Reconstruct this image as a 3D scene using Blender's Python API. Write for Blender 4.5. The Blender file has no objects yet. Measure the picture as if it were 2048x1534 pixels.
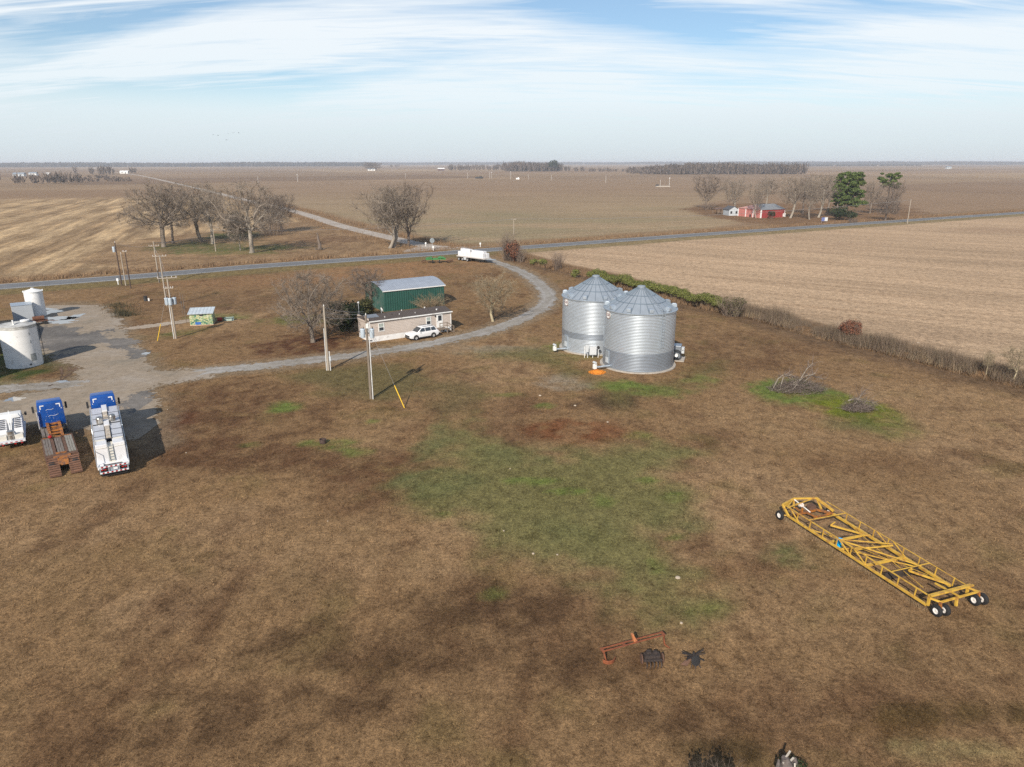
import bpy, bmesh, math, random
import numpy as np
from mathutils import Vector, Matrix, noise as mnoise
SC = bpy.context.scene
COL = SC.collection
R = math.radians
# ------------------------------------------------------------------ survey of the site
CAM_H = 24.0; FOC = 1420.0; PITCH = math.atan((767 - 324.5) / FOC)
SP, CP = math.sin(PITCH), math.cos(PITCH)
def at(px, py, z=0.0):
    """ground position (metres) of a surveyed photo point lying at height z"""
    u = (px - 1024) / FOC; v = (py - 767) / FOC
    t = (CAM_H - z) / (SP + v * CP)
    return (u * t, (CP - v * SP) * t)
def height(px, py, pty):
    Y = at(px, py)[1]; v = (pty - 767) / FOC
    return CAM_H - Y * (SP + v * CP) / (CP - v * SP)
def mpp(px, py):
    """metres per photo pixel at a ground point"""
    X, Y = at(px, py)
    return (Y * CP + CAM_H * SP) / FOC
# ------------------------------------------------------------------ materials
def _nt(name):
    m = bpy.data.materials.new(name); m.use_nodes = True
    nt = m.node_tree; nt.nodes.clear()
    out = nt.nodes.new('ShaderNodeOutputMaterial'); b = nt.nodes.new('ShaderNodeBsdfPrincipled')
    nt.links.new(b.outputs[0], out.inputs[0])
    return m, nt, b, out
def N(nt, typ, **kw):
    n = nt.nodes.new(typ)
    for k, v in kw.items():
        if k in n.inputs: n.inputs[k].default_value = v
        else: setattr(n, k, v)
    return n
def mixc(nt, fac, a, b, mode='MIX'):
    n = nt.nodes.new('ShaderNodeMix'); n.data_type = 'RGBA'; n.blend_type = mode; n.clamp_factor = True
    for i, v in ((0, fac), (6, a), (7, b)):
        if hasattr(v, 'is_output') or hasattr(v, 'links'): nt.links.new(v, n.inputs[i])
        elif i == 0: n.inputs[0].default_value = v
        else: n.inputs[i].default_value = (*v, 1) if len(v) == 3 else v
    return n.outputs[2]
def ramp(nt, src, stops):
    r = nt.nodes.new('ShaderNodeValToRGB'); e = r.color_ramp.elements
    while len(e) < len(stops): e.new(0.5)
    for i, (p, c) in enumerate(stops):
        e[i].position = p; e[i].color = (*c, 1) if len(c) == 3 else c
    nt.links.new(src, r.inputs[0]); return r.outputs[0]
def mat(name, col, rough=.7, metal=0.0, var=.18, scale=2.5, bump=0.0, bscale=30, dirt=None, dirt_amt=.5, dirt_scale=1.2, spec=.4, stretch=None):
    """painted / weathered surface: a base colour with mottling and, where asked, patches of dirt or rust"""
    m, nt, b, out = _nt(name)
    tc = N(nt, 'ShaderNodeTexCoord'); src = tc.outputs['Object']
    if stretch:
        mp = N(nt, 'ShaderNodeMapping'); mp.inputs['Scale'].default_value = stretch
        nt.links.new(src, mp.inputs[0]); src = mp.outputs[0]
    n1 = N(nt, 'ShaderNodeTexNoise', Scale=scale, Detail=5.0, Roughness=.65); nt.links.new(src, n1.inputs['Vector'])
    lo = tuple(c * (1 - var) for c in col); hi = tuple(min(1, c * (1 + var)) for c in col)
    c = ramp(nt, n1.outputs[0], [(.3, lo), (.7, hi)])
    if dirt:
        n2 = N(nt, 'ShaderNodeTexNoise', Scale=dirt_scale, Detail=8.0, Roughness=.7); nt.links.new(src, n2.inputs['Vector'])
        f = ramp(nt, n2.outputs[0], [(.62 - .3 * dirt_amt, (0, 0, 0)), (.78 - .2 * dirt_amt, (1, 1, 1))])
        c = mixc(nt, f, c, dirt)
    nt.links.new(c, b.inputs['Base Color'])
    b.inputs['Roughness'].default_value = rough; b.inputs['Metallic'].default_value = metal
    b.inputs['Specular IOR Level'].default_value = spec
    if bump:
        n3 = N(nt, 'ShaderNodeTexNoise', Scale=bscale, Detail=3.0); nt.links.new(src, n3.inputs['Vector'])
        bp = N(nt, 'ShaderNodeBump', Strength=bump, Distance=.05); nt.links.new(n3.outputs[0], bp.inputs['Height'])
        nt.links.new(bp.outputs[0], b.inputs['Normal'])
    return m
def ribbed(name, col, axis, pitch, rough=.45, metal=0.0, depth=.5, dirt=None, dirt_amt=.4, var=.12):
    """sheet metal or siding with ribs across one local axis"""
    m = mat(name, col, rough, metal, var, 1.2, dirt=dirt, dirt_amt=dirt_amt)
    nt = m.node_tree; b = [n for n in nt.nodes if n.type == 'BSDF_PRINCIPLED'][0]
    tc = N(nt, 'ShaderNodeTexCoord')
    w = N(nt, 'ShaderNodeTexWave', Scale=1.0 / pitch * .314 / 2 * 2, Distortion=0.0); w.bands_direction = axis
    nt.links.new(tc.outputs['Object'], w.inputs['Vector'])
    bp = N(nt, 'ShaderNodeBump', Strength=depth, Distance=.04); nt.links.new(w.outputs[0], bp.inputs['Height'])
    nt.links.new(bp.outputs[0], b.inputs['Normal'])
    src = b.inputs['Base Color'].links[0].from_socket
    f = ramp(nt, w.outputs[0], [(0.0, (.78, .78, .78)), (.25, (1, 1, 1))])
    nt.links.new(mixc(nt, 1.0, src, f, 'MULTIPLY'), b.inputs['Base Color'])
    return m
def leafmat(name, cols, rough=.75, spec=.15, trans=0.0):
    """foliage, twigs or straw: every leaf takes its own shade"""
    m, nt, b, out = _nt(name)
    g = N(nt, 'ShaderNodeNewGeometry')
    k = len(cols)
    c = ramp(nt, g.outputs['Random Per Island'], [(i / (k - 1) if k > 1 else 0, cc) for i, cc in enumerate(cols)])
    nt.links.new(c, b.inputs['Base Color']); b.inputs['Roughness'].default_value = rough
    b.inputs['Specular IOR Level'].default_value = spec
    return m
# ------------------------------------------------------------------ mesh builder
class MB:
    def __init__(s): s.v = []; s.f = []; s.M = None
    def add(s, vs, fs):
        o = len(s.v)
        if s.M is not None: vs = [tuple(s.M @ Vector(v)) for v in vs]
        s.v += [tuple(v) for v in vs]; s.f += [tuple(i + o for i in f) for f in fs]; return s
    def box(s, cx, cy, cz, sx, sy, sz, rz=0.0):
        c, n = math.cos(rz), math.sin(rz); vs = []
        for dz in (-.5, .5):
            for dx, dy in ((-.5, -.5), (.5, -.5), (.5, .5), (-.5, .5)):
                x, y = dx * sx, dy * sy
                vs.append((cx + x * c - y * n, cy + x * n + y * c, cz + dz * sz))
        return s.add(vs, [(3, 2, 1, 0), (4, 5, 6, 7), (0, 1, 5, 4), (1, 2, 6, 5), (2, 3, 7, 6), (3, 0, 4, 7)])
    def box2(s, x0, x1, y0, y1, z0, z1): return s.box((x0 + x1) / 2, (y0 + y1) / 2, (z0 + z1) / 2, x1 - x0, y1 - y0, z1 - z0)
    def beam(s, p, q, w, h=None):
        h = h or w; p, q = Vector(p), Vector(q); d = (q - p)
        if d.length < 1e-6: return s
        d.normalize(); up = Vector((0, 0, 1)) if abs(d.z) < .95 else Vector((0, 1, 0))
        a = d.cross(up).normalized() * (w / 2); b = a.cross(d).normalized() * (h / 2)
        vs = [p - a - b, p + a - b, p + a + b, p - a + b, q - a - b, q + a - b, q + a + b, q - a + b]
        return s.add(vs, [(3, 2, 1, 0), (4, 5, 6, 7), (0, 1, 5, 4), (1, 2, 6, 5), (2, 3, 7, 6), (3, 0, 4, 7)])
    def tube(s, p, q, r0, r1=None, n=8, cap=True):
        r1 = r0 if r1 is None else r1; p, q = Vector(p), Vector(q); d = q - p
        if d.length < 1e-7: return s
        d.normalize(); up = Vector((0, 0, 1)) if abs(d.z) < .9 else Vector((1, 0, 0))
        a = d.cross(up).normalized(); b = d.cross(a)
        vs = []
        for c, r in ((p, r0), (q, r1)):
            for i in range(n):
                t = 2 * math.pi * i / n
                vs.append(c + a * (r * math.cos(t)) + b * (r * math.sin(t)))
        fs = [(i, (i + 1) % n, n + (i + 1) % n, n + i) for i in range(n)]
        if cap: fs += [tuple(range(n - 1, -1, -1)), tuple(range(n, 2 * n))]
        return s.add(vs, fs)
    def path(s, pts, rs, n=6):
        """one continuous tube through points"""
        k = len(pts); vs = []; prev = None
        for i, p in enumerate(pts):
            p = Vector(p)
            d = (Vector(pts[min(i + 1, k - 1)]) - Vector(pts[max(i - 1, 0)])).normalized()
            a = prev if prev is not None else d.cross(Vector((0, 0, 1)) if abs(d.z) < .9 else Vector((1, 0, 0)))
            a = (a - d * a.dot(d)).normalized(); prev = a; b = d.cross(a)
            for j in range(n):
                t = 2 * math.pi * j / n; vs.append(p + (a * math.cos(t) + b * math.sin(t)) * rs[i])
        fs = [(i * n + j, i * n + (j + 1) % n, (i + 1) * n + (j + 1) % n, (i + 1) * n + j) for i in range(k - 1) for j in range(n)]
        fs += [tuple(range(n - 1, -1, -1)), tuple(range((k - 1) * n, k * n))]
        return s.add(vs, fs)
    def lathe(s, prof, n=24, c=(0, 0, 0), a0=0.0, a1=None, cap=False):
        """prof: (r, z) pairs turned about the vertical through c"""
        full = a1 is None; a1 = a0 + 2 * math.pi if full else a1; k = n if full else n + 1
        vs = [(c[0] + r * math.cos(a0 + (a1 - a0) * i / n), c[1] + r * math.sin(a0 + (a1 - a0) * i / n), c[2] + z) for r, z in prof for i in range(k)]
        fs = []
        for j in range(len(prof) - 1):
            for i in range(n):
                i2 = (i + 1) % k
                fs.append((j * k + i, j * k + i2, (j + 1) * k + i2, (j + 1) * k + i))
        if cap and full: fs += [tuple(range(k - 1, -1, -1)), tuple((len(prof) - 1) * k + i for i in range(k))]
        return s.add(vs, fs)
    def prism(s, poly, z0, z1):
        n = len(poly)
        vs = [(x, y, z0) for x, y in poly] + [(x, y, z1) for x, y in poly]
        return s.add(vs, [tuple(range(n - 1, -1, -1)), tuple(range(n, 2 * n))] + [(i, (i + 1) % n, n + (i + 1) % n, n + i) for i in range(n)])
    def xprism(s, poly, x0, x1):
        """side outline (y, z) extruded along x"""
        n = len(poly)
        vs = [(x0, y, z) for y, z in poly] + [(x1, y, z) for y, z in poly]
        return s.add(vs, [tuple(range(n)), tuple(range(2 * n - 1, n - 1, -1))] + [(i, n + i, n + (i + 1) % n, (i + 1) % n) for i in range(n)])
    def quad(s, a, b, c, d): return s.add([a, b, c, d], [(0, 1, 2, 3)])
    def slab(s, a, b, c, d, t):
        """a plate with thickness t below the quad a b c d"""
        a, b, c, d = map(Vector, (a, b, c, d)); n = (b - a).cross(d - a).normalized() * t
        return s.add([a, b, c, d, a - n, b - n, c - n, d - n], [(0, 1, 2, 3), (7, 6, 5, 4), (0, 4, 5, 1), (1, 5, 6, 2), (2, 6, 7, 3), (3, 7, 4, 0)])
    def ball(s, c, r, n=8, sz=1.0):
        return s.lathe([(max(1e-3, r * math.sin(math.pi * i / n)), -r * sz * math.cos(math.pi * i / n)) for i in range(n + 1)], n * 2, c)
    def mesh(s, name, m, smooth=False):
        me = bpy.data.meshes.new(name); me.from_pydata(s.v, [], s.f)
        if m: me.materials.append(m)
        if smooth:
            me.polygons.foreach_set('use_smooth', [True] * len(me.polygons))
        me.update(); return me
    def build(s, name, m, parent=None, smooth=False, bevel=0.0, auto=None):
        me = s.mesh(name, m, smooth or auto is not None)
        if bevel:
            bm = bmesh.new(); bm.from_mesh(me); bmesh.ops.recalc_face_normals(bm, faces=bm.faces)
            bmesh.ops.bevel(bm, geom=[e for e in bm.edges if len(e.link_faces) == 2 and e.calc_face_angle(0) > .5], offset=bevel, segments=2, profile=.6, affect='EDGES', clamp_overlap=True)
            bm.to_mesh(me); bm.free()
        if auto is not None or smooth: me.set_sharp_from_angle(angle=R(auto or 52))
        return link(name, me, parent)
def link(name, data, parent=None):
    o = bpy.data.objects.new(name, data); COL.objects.link(o)
    if parent: o.parent = parent
    return o
def tag(o, label=None, cat=None, group=None, kind=None):
    if label: o['label'] = label
    if cat: o['category'] = cat
    if group: o['group'] = group
    if kind: o['kind'] = kind
    return o
def thing(name, label, cat, loc=(0, 0, 0), rz=0.0, group=None):
    o = link(name, None); o.location = (*loc, 0) if len(loc) == 2 else loc; o.rotation_euler = (0, 0, rz)
    return tag(o, label, cat, group)
def copy_tree(o, parent=None):
    c = o.copy(); COL.objects.link(c); c.parent = parent
    for ch in list(o.children): copy_tree(ch, c)
    return c
def npmesh(name, V, Fq, m):
    """mesh from numpy arrays of vertices and quads / triangles"""
    me = bpy.data.meshes.new(name); k = Fq.shape[1]
    me.vertices.add(len(V)); me.vertices.foreach_set('co', np.ascontiguousarray(V, dtype=np.float32).ravel())
    me.loops.add(Fq.size); me.loops.foreach_set('vertex_index', np.ascontiguousarray(Fq, dtype=np.int32).ravel())
    me.polygons.add(len(Fq)); me.polygons.foreach_set('loop_start', np.arange(0, Fq.size, k, dtype=np.int32))
    me.update(calc_edges=True)
    if m: me.materials.append(m)
    return me
# ------------------------------------------------------------------ value noise
def _hash(ix, iy, s):
    h = (ix.astype(np.int64) * 374761393 + iy.astype(np.int64) * 668265263 + s * 974711) & 0xffffffff
    h = ((h ^ (h >> 13)) * 1274126177) & 0xffffffff
    return ((h ^ (h >> 16)) & 0xffff) / 65535.0
def vn(x, y, s=0):
    ix, iy = np.floor(x), np.floor(y); fx, fy = x - ix, y - iy
    fx = fx * fx * (3 - 2 * fx); fy = fy * fy * (3 - 2 * fy)
    a, b = _hash(ix, iy, s), _hash(ix + 1, iy, s); c, d = _hash(ix, iy + 1, s), _hash(ix + 1, iy + 1, s)
    return (a * (1 - fx) + b * fx) * (1 - fy) + (c * (1 - fx) + d * fx) * fy
def fbm(x, y, s=0, o=4, g=.5):
    t = 0; amp = 1; tot = 0
    for i in range(o):
        t = t + amp * vn(x * 2 ** i + 17.3 * i, y * 2 ** i - 9.1 * i, s + i * 7); tot += amp; amp *= g
    return t / tot
def sst(x, a, b):
    t = np.clip((x - a) / (b - a), 0, 1); return t * t * (3 - 2 * t)
def sdpoly(X, Y, poly):
    """signed distance (negative inside)"""
    d = np.full(X.shape, 1e18); ins = np.zeros(X.shape, bool); n = len(poly)
    for i in range(n):
        x0, y0 = poly[i]; x1, y1 = poly[(i + 1) % n]; ex, ey = x1 - x0, y1 - y0
        wx, wy = X - x0, Y - y0; t = np.clip((wx * ex + wy * ey) / (ex * ex + ey * ey + 1e-12), 0, 1)
        d = np.minimum(d, (wx - ex * t) ** 2 + (wy - ey * t) ** 2)
        cond = (y0 <= Y) != (y1 <= Y)
        if ey != 0: ins ^= cond & (X < x0 + (Y - y0) * ex / ey)
    d = np.sqrt(d); return np.where(ins, -d, d)
def sdline(X, Y, pts):
    d = np.full(X.shape, 1e18)
    for (x0, y0), (x1, y1) in zip(pts[:-1], pts[1:]):
        ex, ey = x1 - x0, y1 - y0; wx, wy = X - x0, Y - y0
        t = np.clip((wx * ex + wy * ey) / (ex * ex + ey * ey + 1e-12), 0, 1)
        d = np.minimum(d, (wx - ex * t) ** 2 + (wy - ey * t) ** 2)
    return np.sqrt(d)
def spline(pts, k=8):
    out = []
    P = [pts[0]] + list(pts) + [pts[-1]]
    for i in range(1, len(P) - 2):
        p0, p1, p2, p3 = [np.array(P[j], float) for j in (i - 1, i, i + 1, i + 2)]
        for j in range(k):
            t = j / k
            out.append(tuple(.5 * (2 * p1 + (p2 - p0) * t + (2 * p0 - 5 * p1 + 4 * p2 - p3) * t * t + (3 * p1 - p0 - 3 * p2 + p3) * t ** 3)))
    out.append(tuple(map(float, pts[-1]))); return out
# ------------------------------------------------------------------ camera, sun, sky
cd = bpy.data.cameras.new('camera'); cd.sensor_width = 36; cd.lens = FOC / 2048 * 36; cd.clip_start = .5; cd.clip_end = 60000
cam = link('camera', cd); cam.location = (0, 0, CAM_H); cam.rotation_euler = (R(90) - PITCH, R(0.0), 0)
cam.matrix_world = Matrix.Translation((0, 0, CAM_H)) @ Matrix.Rotation(R(90) - PITCH, 4, 'X') @ Matrix.Rotation(R(-.08), 4, 'Z')
SC.camera = cam
CLOUDC = (7.6, 7.9, 8.3)
SUN_AZ, SUN_EL = R(17), R(33)            # shadows fall 17 degrees right of straight ahead
sd = bpy.data.lights.new('sun', 'SUN'); sd.energy = 5.0; sd.angle = R(.55); sd.color = (1.0, .91, .79)
sun = link('sun', sd)
dirv = Vector((math.sin(SUN_AZ) * math.cos(SUN_EL), math.cos(SUN_AZ) * math.cos(SUN_EL), -math.sin(SUN_EL)))
sun.rotation_euler = dirv.to_track_quat('-Z', 'Y').to_euler(); sun.location = (-60, -150, 120)
W = bpy.data.worlds.new('World'); SC.world = W; W.use_nodes = True
nt = W.node_tree; nt.nodes.clear()
wo = nt.nodes.new('ShaderNodeOutputWorld'); bg = nt.nodes.new('ShaderNodeBackground'); nt.links.new(bg.outputs[0], wo.inputs[0])
sky = nt.nodes.new('ShaderNodeTexSky'); sky.sky_type = 'NISHITA'; sky.sun_disc = False
sky.sun_elevation = SUN_EL; sky.sun_rotation = math.atan2(-dirv.x, -dirv.y); sky.altitude = 60; sky.air_density = 1.0; sky.dust_density = .15; sky.ozone_density = 3.0
bg.inputs[1].default_value = SKY_STRENGTH = .10
# thin high cloud drawn out by the wind, spread on a flat layer overhead
tc = N(nt, 'ShaderNodeTexCoord'); sep = N(nt, 'ShaderNodeSeparateXYZ'); nt.links.new(tc.outputs['Generated'], sep.inputs[0])
def math_n(op, a, b=None):
    n = nt.nodes.new('ShaderNodeMath'); n.operation = op
    for i, v in enumerate((a, b)):
        if v is None: continue
        if isinstance(v, (int, float)): n.inputs[i].default_value = v
        else: nt.links.new(v, n.inputs[i])
    return n.outputs[0]
zz = math_n('MAXIMUM', sep.outputs[2], 0.0)
den = math_n('ADD', zz, .16)
cx = math_n('DIVIDE', sep.outputs[0], den); cy = math_n('DIVIDE', sep.outputs[1], den)
cmb = N(nt, 'ShaderNodeCombineXYZ'); nt.links.new(cx, cmb.inputs[0]); nt.links.new(cy, cmb.inputs[1])
def cloud(rot, sx, sy, scale, seed, detail=9.0, dist=.6):
    mp = N(nt, 'ShaderNodeMapping'); mp.inputs['Rotation'].default_value = (0, 0, R(rot)); mp.inputs['Scale'].default_value = (sx, sy, 1); mp.inputs['Location'].default_value = (seed, seed * .7, 0)
    nt.links.new(cmb.outputs[0], mp.inputs[0])
    n = N(nt, 'ShaderNodeTexNoise', Scale=scale, Detail=detail, Roughness=.58, Distortion=dist); nt.links.new(mp.outputs[0], n.inputs['Vector'])
    return n.outputs[0]
c1 = cloud(-14, .42, 1.05, 1.0, 5.3, dist=1.1); c2 = cloud(-24, .30, 2.2, 2.0, 8.4, dist=1.8); c3 = cloud(-30, .7, 5.0, 3.0, 2.2, detail=6.0, dist=1.0)
# breaks in the cloud sheet where blue shows, each an elongated patch of the sky (tangent of azimuth, tangent of elevation)
ta = math_n('DIVIDE', sep.outputs[0], math_n('MAXIMUM', sep.outputs[1], .05)); te = math_n('DIVIDE', zz, math_n('MAXIMUM', sep.outputs[1], .05))
warp = N(nt, 'ShaderNodeCombineXYZ'); nt.links.new(math_n('ADD', ta, math_n('MULTIPLY', math_n('SUBTRACT', c1, .5), .35)), warp.inputs[0]); nt.links.new(math_n('ADD', te, math_n('MULTIPLY', math_n('SUBTRACT', c2, .5), .055)), warp.inputs[1])
gap = None
for px, py, rx, ry, rot, k in ((140, 48, 300, 30, 8, .85), (420, 14, 260, 24, 5, .7), (330, 186, 190, 26, 5, .75), (610, 160, 170, 24, 12, .55), (1290, 32, 200, 36, -9, 1.0), (1560, 74, 190, 24, -4, .85), (1000, 8, 240, 20, 0, .6), (1790, 12, 300, 20, 0, .75), (1430, 168, 150, 18, -3, .35), (1930, 205, 200, 16, 0, .3), (860, 118, 200, 16, 10, .35), (60, 110, 120, 16, 12, .3)):
    v_ = (py - 767) / FOC; f_ = CP - v_ * SP; x_ = (px - 1024) / FOC / f_; w_ = -(SP + v_ * CP) / f_
    mp = N(nt, 'ShaderNodeMapping'); mp.vector_type = 'TEXTURE'; mp.inputs['Location'].default_value = (x_, w_, 0); mp.inputs['Rotation'].default_value = (0, 0, R(rot)); mp.inputs['Scale'].default_value = (rx / FOC * 1.15, ry / FOC * 1.25, 1); nt.links.new(warp.outputs[0], mp.inputs[0])
    ln = nt.nodes.new('ShaderNodeVectorMath'); ln.operation = 'LENGTH'; nt.links.new(mp.outputs[0], ln.inputs[0])
    g_ = math_n('MULTIPLY', math_n('POWER', 2.718, math_n('MULTIPLY', math_n('MULTIPLY', ln.outputs['Value'], ln.outputs['Value']), -1.0)), k)
    gap = g_ if gap is None else math_n('ADD', gap, g_)
high = ramp(nt, zz, [(.19, (0, 0, 0)), (.36, (1, 1, 1))])
s = math_n('ADD', .80, math_n('ADD', math_n('MULTIPLY', math_n('SUBTRACT', c2, .5), 1.1), math_n('ADD', math_n('MULTIPLY', math_n('SUBTRACT', c3, .5), .75), math_n('MULTIPLY', math_n('SUBTRACT', c1, .5), .7))))
s = math_n('SUBTRACT', s, math_n('ADD', math_n('MULTIPLY', gap, .62), math_n('MULTIPLY', high, .75)))
ff = ramp(nt, s, [(.08, (.14, .14, .14)), (.45, (.54, .54, .54)), (.80, (.95, .95, .95))])
hz = ramp(nt, zz, [(0.0, (1, 1, 1)), (.06, (.85, .85, .85)), (.11, (0, 0, 0))])
ff = math_n('MAXIMUM', ff, hz)
cc = ramp(nt, zz, [(0.0, (.64, .70, .74)), (.02, (.68, .76, .81)), (.08, (.82, .905, .95)), (.16, (.88, .935, .975))])
cs = nt.nodes.new('ShaderNodeVectorMath'); cs.operation = 'SCALE'; cs.inputs['Scale'].default_value = 9.6; nt.links.new(cc, cs.inputs[0])
blue = mixc(nt, 1.0, sky.outputs[0], (.82, .96, 1.02), 'MULTIPLY')
cl = mixc(nt, ff, blue, cs.outputs[0])
nt.links.new(cl, bg.inputs[0])
vs = SC.view_settings; vs.view_transform = 'Standard'; vs.look = 'None'; vs.exposure = .10; vs.gamma = 1.0
vs.use_curve_mapping = False
SC.cycles.use_denoising = False; SC.cycles.volume_bounces = 1; SC.cycles.max_bounces = 8; SC.cycles.transparent_max_bounces = 8; SC.cycles.volume_step_rate = 4.0
# ------------------------------------------------------------------ the air over the plain
def build_haze():
    m = bpy.data.materials.new('haze'); m.use_nodes = True; t = m.node_tree; t.nodes.clear()
    o = t.nodes.new('ShaderNodeOutputMaterial'); pv = t.nodes.new('ShaderNodeVolumePrincipled')
    pv.inputs['Color'].default_value = (.80, .88, 1.0, 1); pv.inputs['Density'].default_value = HAZE; pv.inputs['Anisotropy'].default_value = 0.0
    t.links.new(pv.outputs[0], o.inputs['Volume'])
    b = MB(); b.box2(-15000, 15000, -400, 16000, -3.2, 34.0)
    tag(b.build('haze', m), kind='stuff')
HAZE = 1.3e-4
# ------------------------------------------------------------------ ground: lawn, verges, fields
ROAD = [(-330, 4.5), (-104.0, 143.5), (-84, 156.3), (-63.2, 172.0), (-35.8, 188.2), (11.5, 217.0), (59.4, 247.0), (166, 309.0), (251, 358.0), (700, 612), (2600, 1690)]
GROAD = spline([(-17.5, 207), (-26, 217), (-40, 240), (-69, 290), (-112, 376), (-200, 530), (-361, 814), (-800, 1570), (-1255, 2280), (-2200, 3900)], 6)
DRIVE = spline([(-95, 68), (-70, 72.5), at(300, 757), at(420, 741), at(560, 727), at(700, 711), at(820, 694), at(920, 675), at(1000, 654), at(1060, 629), at(1092, 607), at(1096, 588), at(1070, 560), at(1035, 540), at(995, 525), at(960, 514), at(925, 503), (-15.5, 206)], 8)
DITCH = spline([(-4, 203), at(1090, 531), at(1180, 550), at(1300, 585), at(1400, 610), at(1500, 632), at(1600, 660), at(1700, 686), at(1800, 709), at(1900, 735), at(2048, 770), (66, 62), (82, 28), (110, -60)], 6)
LOT = [at(55, 628), at(95, 609), at(160, 603), at(205, 612), at(238, 636), at(262, 672), at(285, 705), at(312, 738), at(420, 738), at(420, 752), at(330, 765), at(305, 775), at(318, 812), at(332, 850), at(342, 885), at(300, 900), at(250, 880), at(190, 862), at(120, 858), at(60, 850), at(0, 845), at(-120, 850), at(-140, 790), at(0, 800), at(60, 786), at(120, 776), at(158, 766), at(166, 750), at(150, 728), at(100, 714), at(84, 700), at(20, 690), at(-60, 690), at(-60, 645), at(30, 640)]
GROVE = [at(240, 552), at(170, 515), at(260, 480), at(420, 462), at(560, 445), at(640, 440), at(760, 462), at(880, 497), at(870, 503), at(600, 520)]
BARNYARD = [at(1370, 418), at(1450, 408), at(1800, 408), at(1850, 432), at(1700, 446), at(1560, 455), at(1480, 444), at(1400, 430)]
MIDF = [at(600, 418), at(700, 436), at(860, 480), at(930, 496), at(1100, 484), at(1380, 464), at(1480, 444), at(1400, 428), at(1380, 412), at(1600, 372), at(1500, 352), at(1000, 362), at(500, 362)]

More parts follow.
